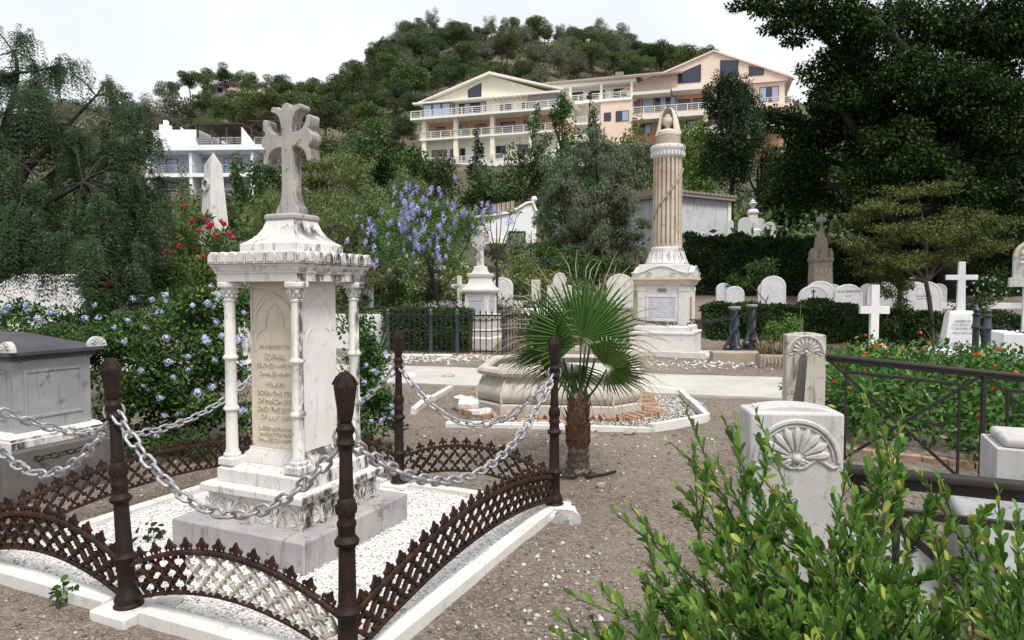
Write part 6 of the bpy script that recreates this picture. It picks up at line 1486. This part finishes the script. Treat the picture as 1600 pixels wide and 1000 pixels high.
for px, lobes, lab in ((672, [(672, 445, 18.4, 26, 26), (665, 465, 18.2, 30, 18)], 'dark spiky shrub left of the jacaranda trunk'), (622, [(620, 455, 18.4, 24, 24), (615, 470, 18.2, 28, 16)], 'dark green shrub behind the clipped hedge')):
    shrub('spiky_shrub', lab, px, 18.3, lobes, 'hedge', lpx=9, asp=.16, droop=-.6)
# hedges: solid dark core box and a coat of leaves
def hedge(label, p, q, w, z0, z1, leaf, n, s, wavy=.1, name='hedge', asp=.6, group=None, z1b=None, lump=0.):
    p, q = Vector((p[0], p[1], 0)), Vector((q[0], q[1], 0)); d = q-p; Lh = d.length; rz = math.atan2(d.y, d.x)
    o = thing(name, label, 'hedge', (p.x, p.y, z0), rz, group); hh = z1-z0; z1b = (z1 if z1b is None else z1b)-z0
    def top(x): return hh + (z1b-hh)*x/Lh + lump*(np.sin(x*2.1+1)*.5+np.sin(x*4.7)*.3+np.sin(x*.9)*.5)
    x = rng.uniform(0, Lh, n); face = rng.uniform(0, 1, n); tp = top(x)
    y = np.where(face < .62, -w/2 + rng.exponential(.07, n), rng.uniform(-w/2, w/2, n)); z = np.where(face < .62, rng.uniform(0, 1, n)*tp, tp - rng.exponential(.06, n))
    wv = wavy*(np.sin(x*3.1+z*4)+np.sin(x*7.3-z*6.1)*.7+np.sin(z*9+x*1.3)*.5)
    y = y - np.where(face < .62, wv*.6, 0); z = z + np.where(face >= .62, wv*.5, 0)
    out = np.stack([rng.normal(0, .5, n), np.where(face < .62, -1., 0.), np.where(face < .62, .25, 1.)], 1)
    V = leaves(np.stack([x, y, z], 1), unit(rvec(n)+np.array([0, -.3, -.1])), unit(out+rvec(n)*.7), s*rng.uniform(.7, 1.3, n), s*asp, 4)
    link('foliage', np_mesh('foliage', V, 4, L[leaf]), o)
    rs = [[(xx, -w/2+.12+wavy*.5, -.2), (xx, w/2-.05, -.2), (xx, w/2-.05, float(top(xx))-.12-wavy*.4), (xx, -w/2+.12+wavy*.5, float(top(xx))-.12-wavy*.4)] for xx in np.linspace(.05, Lh-.05, 24)]
    MB().loft(rs).build('twigs', M['bark_dark'], o); return o  # one solid dark box filling the inside, standing in for branches
a, b_ = at(600, 500, 16.9), at(738, 500, 16.7)
hedge('clipped green hedge with flat top behind the black iron fence', (a.x, 17.3), (b_.x, 17.0), .9, 0, 1.10, 'hedge', 9000, .062, .02)
a, b_ = at(1098, 500, 18.3), at(1330, 500, 17.9)
hedge('ivy covered retaining wall behind the twisted bollards and ochre planter', (a.x, 18.3), (b_.x, 17.9), 1.2, 0, 1.16, 'ivy', 15000, .085, .10, lump=.06)
a2, b2_ = at(1330, 500, 17.9), at(1680, 500, 17.6)
hedge('dark ivy covered retaining wall behind the white cross and tall slim cross', (a2.x, 17.9), (b2_.x, 17.2), 1.2, 0, 1.05, 'ivy', 13000, .085, .10, z1b=.85, lump=.08)
a, b_ = at(1070, 400, 24.2), at(1345, 400, 24)
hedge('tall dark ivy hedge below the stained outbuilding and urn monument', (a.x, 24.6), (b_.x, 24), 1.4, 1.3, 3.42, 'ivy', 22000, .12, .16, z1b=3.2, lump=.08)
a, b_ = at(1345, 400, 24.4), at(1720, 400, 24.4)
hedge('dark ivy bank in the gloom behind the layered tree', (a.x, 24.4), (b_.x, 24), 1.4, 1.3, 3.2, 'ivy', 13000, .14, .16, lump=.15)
shrub('round_shrub', 'green shrub among the ivy above the twisted bollards', 1205, 19, [(1190, 425, 20.4, 40, 28), (1165, 440, 20.2, 28, 18)], 'hedge', lpx=5)
shrub('round_shrub', 'light green shrub behind the dry aloes of the planter', 1225, 15.2, [(1228, 510, 15.2, 34, 22), (1240, 525, 15, 36, 18), (1200, 530, 15.4, 20, 14)], 'bright', lpx=4.5)
shrub('flowering_shrub', 'dark shrub with small white flowers right of the tall slim cross', 1545, 19, [(1545, 450, 20, 55, 25), (1590, 440, 20.5, 40, 35), (1520, 470, 19.5, 35, 18)], 'ivy', lpx=5)
fs = [o for o in bpy.data.objects if o.name.startswith('flowering_shrub')][0]
flowers(fs, scatter_front([(1545, 450, 20, 55, 25)], 40), wf, 'flower_cluster', .4, .7)
shrub('climber', 'leafy climber hanging over the headstones behind the white cross', 1400, 18, [(1385, 455, 18.6, 26, 24), (1410, 480, 17.2, 22, 30), (1420, 450, 18.8, 18, 14), (1395, 510, 16.9, 18, 24)], 'hedge', lpx=5, dens=.6)
# blades (agave, aloe, spiky plant)
def blade(V, p, d, Ln, W_, curve, n=5):
    p, d = np.array(p, float), np.array(d, float)/np.linalg.norm(d); s = np.cross(d, [0, 0, 1]); s = s/max(np.linalg.norm(s), 1e-6); prev = None
    for i in range(n):
        pts = []
        for u in (i/n, (i+1)/n):
            c = p + d*Ln*u + np.array([0, 0, -1])*curve*Ln*u*u; w = W_*(1-u)**.7*(.6+.4*min(1, u*5)); pts.append((c - s*w/2, c + s*w/2))
        V.append([pts[0][0], pts[0][1], pts[1][1], pts[1][0]])
def rosette(name, label, loc, n, Ln, W_, leaf, el=(.2, 1.4), curve=.25, cat='plant'):
    o = thing(name, label, cat, loc)
    for j in range(n):
        V = []; a = rng.uniform(0, 2*PI); e = rng.uniform(*el); blade(V, (.02*math.cos(a), .02*math.sin(a), 0), (math.cos(a)*math.cos(e), math.sin(a)*math.cos(e), math.sin(e)), Ln*rng.uniform(.6, 1.1), W_, curve*rng.uniform(.2, 1.3))
        link('blade', np_mesh('blade', np.array(V), 4, L[leaf]), o)
    return o
p_ = at(598, 560, 8.6); rosette('spiky_plant', 'spiky plant with long pale blades right of the monument, before the fence', (p_.x-.25, 8.6, .15), 26, 1.05, .035, 'agave', (.15, 1.2), .12)
for k in range(5): rosette('aloe', ('leftmost dry reddish aloe in the ochre stone trough', 'second dry reddish aloe from the left in the ochre stone trough', 'middle dry reddish aloe in the ochre stone trough', 'second dry reddish aloe from the right in the ochre stone trough', 'rightmost dry reddish aloe in the ochre stone trough')[k], (at(1215, 570, 13.4).x-.3+.15*k, 13.4+.03*(k % 2), .28), 26, .5, .03, 'dry', (.5, 1.45), .2).update_tag()
for o in [o for o in bpy.data.objects if o.name.startswith('aloe')]: o['group'] = 'aloes in the trough'
p_ = at(1455, 520, 14.6); rosette('dry_shrub', 'dry bare twigs beside the tapered pedestal', (p_.x, 14.4, .35), 40, .55, .012, 'dry', (.0, 1.3), .0)
for k, (px, lab) in enumerate(((1250, 'tall dry flower stalk standing behind the far palmette post'),)):
    p_ = at(px, 520, 12.6); o = thing('flower_stalk', lab, 'plant', (p_.x, 12.6, 0)); MB().tube([(0, 0, 0), (.01, 0, .9), (.0, 0, 1.30)], [.012, .010, .005], 5).build('stalk', L['dry'], o); MB().tube([(.03, 0, 0), (.05, 0, .8), (.045, 0, 1.12)], [.012, .010, .005], 5).build('stalk', L['dry'], o)
# lantana bed
LB = thing('lantana_bed', 'bed of orange red flowering lantana behind the dark iron railing', 'flower bed', (0, 0, 0))
Vs = []; fl = []
for j in range(430):
    s = rng.uniform(.3, 7.2); v = rng.uniform(.50, 6.0); c = s2 + UX*s + VY*v
    if (c.x-at(1365, 533, 14.3).x)**2 + (c.y-13.7)**2 < .8: continue
    h = rng.uniform(.22, .42) + (.18 if v > 1 else .05); zg = H(c.x, c.y)
    Vs.append(clump((c.x, c.y, zg+h*.75), (.30, .30, h*.62), 110, .085, .05, .1, shell=.5))
    for _ in range(3):
        d = rvec(1)[0]; d[2] = abs(d[2])*.8+.2; fl.append((c.x+d[0]*.28, c.y+d[1]*.28 - .03, zg+h*.80+d[2]*h*.70+.03))
link('foliage', np_mesh('foliage', np.concatenate(Vs), 4, L['lantana']), LB)
of = np_mesh('flower_head', flower_ball(16, .024, .02, .7), 4, L['orange'])
fl = [fl[i] for i in rng.permutation(len(fl))[:230]]; flowers(LB, fl, of, 'flower_head', .7, 1.7)
shrub('lantana', 'small lantana sprig left of the far palmette post', 1225, 7.0, [(1228, 600, 7.0, 12, 20)], 'lantana', lpx=7)
# palm
PB = at(903, 747, 5.70); PB.z = H(PB.x, PB.y)
PM = thing('fan_palm', 'young fan palm with shaggy brown trunk in front of the stone basin', 'palm', PB)
M['fibre'] = plain('brown_palm_fibre', (.13, .070, .042), .95, var=.6, scale=60, bmp=.9)
M['fibre_grey'] = plain('grey_palm_stump', (.20, .16, .125), .95, var=.5, scale=60, bmp=.9)
MB().lathe([(.11, -.03), (.10, .04), (.07, .10), (.068, .20), (.08, .26), (.085, .34), (.072, .42), (.066, .55), (.055, .66), (.03, .70)], 16).build('trunk', M['fibre_grey'], PM, smooth=True)
r_ = random.Random(3)
scv = [(-.035, 0, 0), (.035, 0, 0), (.045, -.012, .05), (.0, -.03, .15), (-.045, -.012, .05), (0, .012, .02)]
for var in range(1):
    sc_me = MB().add(scv, [(0, 1, 2, 3, 4), (1, 0, 5), (0, 4, 5), (4, 3, 5), (3, 2, 5), (2, 1, 5)]).mesh('leaf_base', M['fibre']); sc_me2 = MB().add(scv, [(0, 1, 2, 3, 4), (1, 0, 5), (0, 4, 5), (4, 3, 5), (3, 2, 5), (2, 1, 5)]).mesh('leaf_base', M['fibre_grey'])
for ring in range(11):
    z = .02 + ring*.056; rr = float(np.interp(z, [0, .1, .2, .34, .5, .66], [.098, .07, .068, .085, .066, .055]))
    for k in range(9):
        a = k*2*PI/9 + ring*.35 + r_.uniform(-.15, .15)
        link('leaf_base', sc_me2 if z < .22 else sc_me, PM, (rr*math.cos(a), rr*math.sin(a), z), (r_.uniform(-.15, .30), r_.uniform(-.2, .2), a+PI/2), (r_.uniform(.8, 1.2), 1, r_.uniform(.6, 1.2) if z > .2 else .4))
def fan(hub, normal, up, Rf, spread=2.6, nseg=44, join=.55, tipdroop=.06, start=(0, 0, .62), lean=0.):
    """palmate leaf: hub, facing normal, middle segment pointing up"""
    hub, nn, uu = Vector(hub), Vector(normal).normalized(), Vector(up); uu = (uu - nn*uu.dot(nn)).normalized(); ss = uu.cross(nn)
    st = Vector(start); pts = [st.lerp(hub, t_) + Vector((0, 0, -.05*math.sin(PI*t_))) for t_ in np.linspace(0, 1, 7)]
    fr = MB().tube(pts, np.linspace(.017, .009, 7), 6, True, .6).build('frond', L['palm'], PM, smooth=True)
    V, T_ = [], []; da = 2*spread/nseg
    def pp(a, r, off, dr=0.): return hub + (uu*math.cos(a) + ss*math.sin(a))*r + nn*off + Vector((0, 0, -dr))
    for i in range(nseg):
        a = -spread + da*(i+.5); k = 1 - .22*abs(a/spread)**2; r1 = Rf*k*rng.uniform(.93, 1.04); rj = Rf*join*k
        cup = .10*Rf
        e0, e1 = pp(a-da/2, rj, cup*.5-.006), pp(a+da/2, rj, cup*.5-.006); m_ = pp(a, rj, cup*.5+.010); h0 = pp(a, Rf*.03, 0)
        aa = a + rng.normal(0, .02)
        q0, q1, qm = pp(aa-da*.15, r1*.82, cup*.7), pp(aa+da*.15, r1*.82, cup*.7), pp(aa, r1*.82, cup*.7+.006)
        d_ = tipdroop*rng.uniform(.3, 1.8)*Rf; tip = pp(aa, r1*.99, cup*.7, d_*.5)
        V += [[h0, e0, m_, m_*1], [h0, m_, e1, e1*1]]; V += [[e0, q0, qm, m_], [m_, qm, q1, e1]]; V += [[q0, tip, qm, qm*1], [qm, tip, q1, q1*1]]
        w = .0042; ee = pp(aa+rng.normal(0, .03), r1*1.30, cup*.5, d_*2.6); sd_ = (uu*-math.sin(aa)+ss*math.cos(aa))*w
        T_.append([qm+sd_, tip+sd_, tip-sd_, qm-sd_]); T_.append([tip+sd_, ee+sd_*.4, ee-sd_*.4, tip-sd_])
    def tri(Q): 
        mb = MB()
        for q in Q:
            qs = [q[0]]
            for v in q[1:]:
                if (Vector(v)-Vector(qs[-1])).length > 1e-7: qs.append(v)
            mb.add(qs, [tuple(range(len(qs)))])
        return mb
    tri(V).build('blade', L['palm'], fr); tag(tri(T_).build('dry_tips', L['palmtip'], fr), kind='stuff')
def pl_(px, py, dy=0.): q = at(px, py, 5.70+dy); return q - PB
fan(pl_(908, 531, -.02), (.0, -1, .10), (0, 0, 1), .63, 2.3, 48, .44)
fan(pl_(948, 577, -.28), (.15, -.8, .75), (.75, -.15, .30), .37, 2.0, 34, .46, .06)
fan(pl_(858, 545, .12), (-.75, -.55, -.1), (-.35, -.1, 1), .55, 1.6, 34, .40, .10)
fan(pl_(925, 520, .35), (.55, -.5, .2), (.55, .2, .8), .52, 1.6, 30, .38, .12)
fan(pl_(852, 552, -.05), (-.3, .6, .8), (-.7, -.2, -.55), .36, .9, 16, .4)
fan(pl_(893, 568, .22), (.1, .9, .4), (-.1, .5, -.7), .40, 1.5, 22, .4)
fan(pl_(930, 560, .25), (.2, -.4, .9), (.8, .5, -.1), .42, 1.3, 22, .4)
fan(pl_(880, 560, .3), (-.35, -.6, .5), (-.8, .3, .5), .46, 1.5, 26, .38, .12)
fan(pl_(915, 540, .4), (.1, -.9, .2), (.1, .2, 1), .56, 1.7, 34, .36, .12)
hz_ = [at(a, b_, Y) for a, b_, Y in ((866, 750, 5.62), (890, 753, 5.6), (920, 751, 5.62), (945, 747, 5.7), (962, 742, 5.8))]
tag(MB().tube([(p.x, p.y, .015) for p in hz_], .011, 7).build('hose', M['hose'], None, smooth=True), 'black irrigation hose lying at the palm foot', 'hose')
# little weeds
for px, py, leaf, lab in ((232, 850, 'ivy', 'dark leafy weed on the white chippings left of the monument base'), (205, 905, 'hedge', 'small green seedling on the bare earth in front of the kerb at lower left'), (100, 945, 'hedge', 'tiny weed in the dirt at the lower left corner')):
    Y = (HCAM-.03)*FPX/(py-452); p_ = at(px, py, Y); o = thing('weed', lab, 'weed', (p_.x, p_.y, .03)); V = [clump((0, 0, .05), (.07, .07, .05), 26, .045, .032, .1, 6, bend=.1)]
    link('leaves', np_mesh('leaves', np.concatenate(V), 6, L[leaf]), o); MB().tube([(0, 0, -.01), (0, 0, .07)], .003, 5).build('stem', M['bark'], o)
# ---- glossy bush in the foreground
BB = Vector((1.05, 1.72, 0)); GBush = thing('glossy_bush', 'glossy green leafy bush filling the lower right foreground', 'shrub', BB)
stems = MB(); LP, LD, LN, LL_ = [], [], [], []
def twig(p, q, r0, nl, bow=.15, whorl=True, ls=.040):
    p, q = Vector(p), Vector(q); L_ = (q-p).length; side = Vector(rng.normal(size=3)); side.z = abs(side.z)*-.4; pts = []
    for i in range(9):
        t_ = i/8; pts.append(p.lerp(q, t_) + side*bow*L_*.5*math.sin(PI*t_) + Vector((0, 0, .10*L_*math.sin(PI*t_*.5)*t_*0)))
    stems.tube([v - BB for v in pts], [r0*(1-.75*i/8) for i in range(9)], 6)
    for j in range(nl):
        u = .22 + .78*(j/(max(1, nl-1)))**.85; f = u*8; i = min(7, int(f)); v = pts[i].lerp(pts[i+1], f-i); T_ = (pts[i+1]-pts[i]).normalized()
        a = j*2.4 + rng.uniform(-.4, .4); x = T_.orthogonal().normalized(); y = T_.cross(x); o_ = x*math.cos(a)+y*math.sin(a)
        op = .82 - .50*u; D = (T_*(1-op*.55) + o_*op*.85 + Vector((0, 0, .12))).normalized(); n_ = (T_*.8 - o_*.5 + Vector((0, 0, .3)) + Vector(rng.normal(0, .35, 3))).normalized()
        LP.append(v); LD.append(D); LN.append(n_); LL_.append(ls*1.14*rng.uniform(.55, 1.18)*(1.0 if u < .93 else .75))
    return pts
tips = [(1072, 640, 2.0), (1128, 648, 2.05), (1045, 690, 1.95), (1150, 655, 2.0), (1180, 640, 1.9), (1085, 700, 1.9), (1120, 720, 1.85), (1060, 760, 1.85), (965, 805, 1.75), (985, 790, 1.8), (1010, 840, 1.7), (940, 920, 1.5), (900, 935, 1.45), (880, 970, 1.4), (870, 990, 1.4), (1000, 900, 1.55), (1040, 880, 1.6), (1080, 860, 1.6),
        (1190, 745, 1.7), (1225, 770, 1.65), (1180, 800, 1.6), (1240, 800, 1.6), (1130, 810, 1.65), (1100, 900, 1.5), (1150, 900, 1.5), (1200, 880, 1.5), (1260, 870, 1.5), (1350, 612, 1.95), (1375, 655, 1.9), (1410, 650, 1.85), (1335, 690, 1.9), (1300, 770, 1.75), (1310, 800, 1.7), (1440, 745, 1.75), (1470, 752, 1.7), (1390, 790, 1.65), (1360, 850, 1.6), (1420, 860, 1.55), (1480, 880, 1.5), (1560, 770, 1.5), (1590, 800, 1.45), (1540, 840, 1.5), (1600, 870, 1.35), (1575, 930, 1.3), (1500, 950, 1.35), (1440, 940, 1.4), (1380, 940, 1.4), (1310, 930, 1.45), (1250, 960, 1.4), (1190, 960, 1.4), (1120, 970, 1.4), (1060, 960, 1.45), (1000, 970, 1.45), (950, 985, 1.4), (1330, 880, 1.5), (1280, 850, 1.55), (1620, 900, 1.3), (1530, 900, 1.4), (1460, 830, 1.6), (1320, 740, 1.85), (1100, 770, 1.75), (1160, 850, 1.55)]
for px, py, Y in tips:
    q = at(px, py, Y); b0 = BB + Vector((rng.uniform(-.35, .5), rng.uniform(-.3, .25), .12)); b0.x += (q.x-BB.x)*.28; b0.y += (q.y-BB.y)*.25; b0.z = min(.35, max(.05, q.z*.35))
    b0.z = .05 + .22*max(0, q.z)
    pts = twig(b0, q, .0065, 54, .2)
    for k in (2, 3, 4, 5, 5, 6):
        if rng.uniform() < .86:
            d = (pts[k+1]-pts[k]).normalized(); w_ = Vector(rng.normal(size=3)); w_.z = abs(w_.z)*.5; e = pts[k] + (d*.8 + w_.normalized()*.75).normalized()*rng.uniform(.10, .20); twig(pts[k], e, .0035, 26, .12, ls=.039)
for _ in range(95):      # low inner growth
    a = rng.uniform(0, 1); px = rng.uniform(900, 1640); py = rng.uniform(930, 1120); Y = rng.uniform(1.25, 1.7); q = at(px, py, Y); b0 = Vector((q.x*.9+.1, q.y+.05, max(.0, q.z-.35))); twig(b0, q, .005, 26, .1)
stems.build('stems', M['bark'], GBush, smooth=True, ang=80)
LP = np.array(LP); LD = np.array(LD); LN = np.array(LN); LL_ = np.array(LL_)
dist = np.linalg.norm(LP - np.array([0, 0, HCAM]), axis=1)/LL_
ndc = 800 + FPX*LP[:, 0]/LP[:, 1]; vis = (ndc > 840) & (ndc < 1600) & ((452 - (LP[:, 2]-HCAM)*FPX/LP[:, 1]) < 1000)
order = np.argsort(np.where(vis, dist, 1e9)); own = order[:298]; rest = order[298:]
lv = []
for kk in range(4):
    c = .04*kk; prof = [(0, .02), (.2, .095), (.45, .165), (.68, .19), (.86, .145), (.96, .06)]; vs_ = []; fs_ = []
    for u, w in prof: vs_ += [(u, -w, .05+w*.25-.12*u*u*(1+c*4)), (u, 0, .03-.12*u*u*(1+c*4)), (u, w, .05+w*.25-.12*u*u*(1+c*4))]
    vs_.append((1.0, 0, .03-.12*(1+c*4))); n_ = len(prof)
    for i in range(n_-1): fs_ += [(3*i, 3*i+3, 3*i+4, 3*i+1), (3*i+1, 3*i+4, 3*i+5, 3*i+2)]
    fs_ += [(3*n_-3, 3*n_, 3*n_-2), (3*n_-2, 3*n_, 3*n_-1)]
    lv.append((np.array(vs_), fs_, MB().add(vs_, fs_).mesh('leaf', L['bush'], True, 180)))
def frame(i):
    D = Vector(LD[i]).normalized(); Nn = Vector(LN[i]); Nn = (Nn - D*Nn.dot(D)).normalized(); S = Nn.cross(D)
    return Matrix((D, S, Nn)).transposed()
for j, i in enumerate(own):
    link('leaf', lv[j % 4][2], GBush, Vector(LP[i]) - BB, frame(i).to_euler(), (LL_[i],)*3)
A_, B2, C2 = [], [], 0; V0, F0, _ = lv[1]; nv = len(V0)
D = unit(LD[rest]); Nn = LN[rest] - D*(LN[rest]*D).sum(1, keepdims=True); Nn = unit(Nn); S = np.cross(Nn, D)
VV = (LP[rest] - np.array(BB))[:, None] + (D[:, None]*V0[None, :, :1] + S[:, None]*V0[None, :, 1:2] + Nn[:, None]*V0[None, :, 2:3])*LL_[rest][:, None, None]
f4 = np.array([f for f in F0 if len(f) == 4]); f3 = np.array([f + (f[0],) for f in F0 if len(f) == 3])
me = bpy.data.meshes.new('foliage'); base_ = (np.arange(len(rest))*nv)[:, None, None]
tri_ = np.concatenate([f4[:, [0, 1, 2]], f4[:, [0, 2, 3]], np.array([f for f in F0 if len(f) == 3])])
tag(link('foliage', idx_mesh('foliage', VV.reshape(-1, 3), (tri_[None]+base_).reshape(-1, 3), L['bush'], True), GBush), kind='stuff')
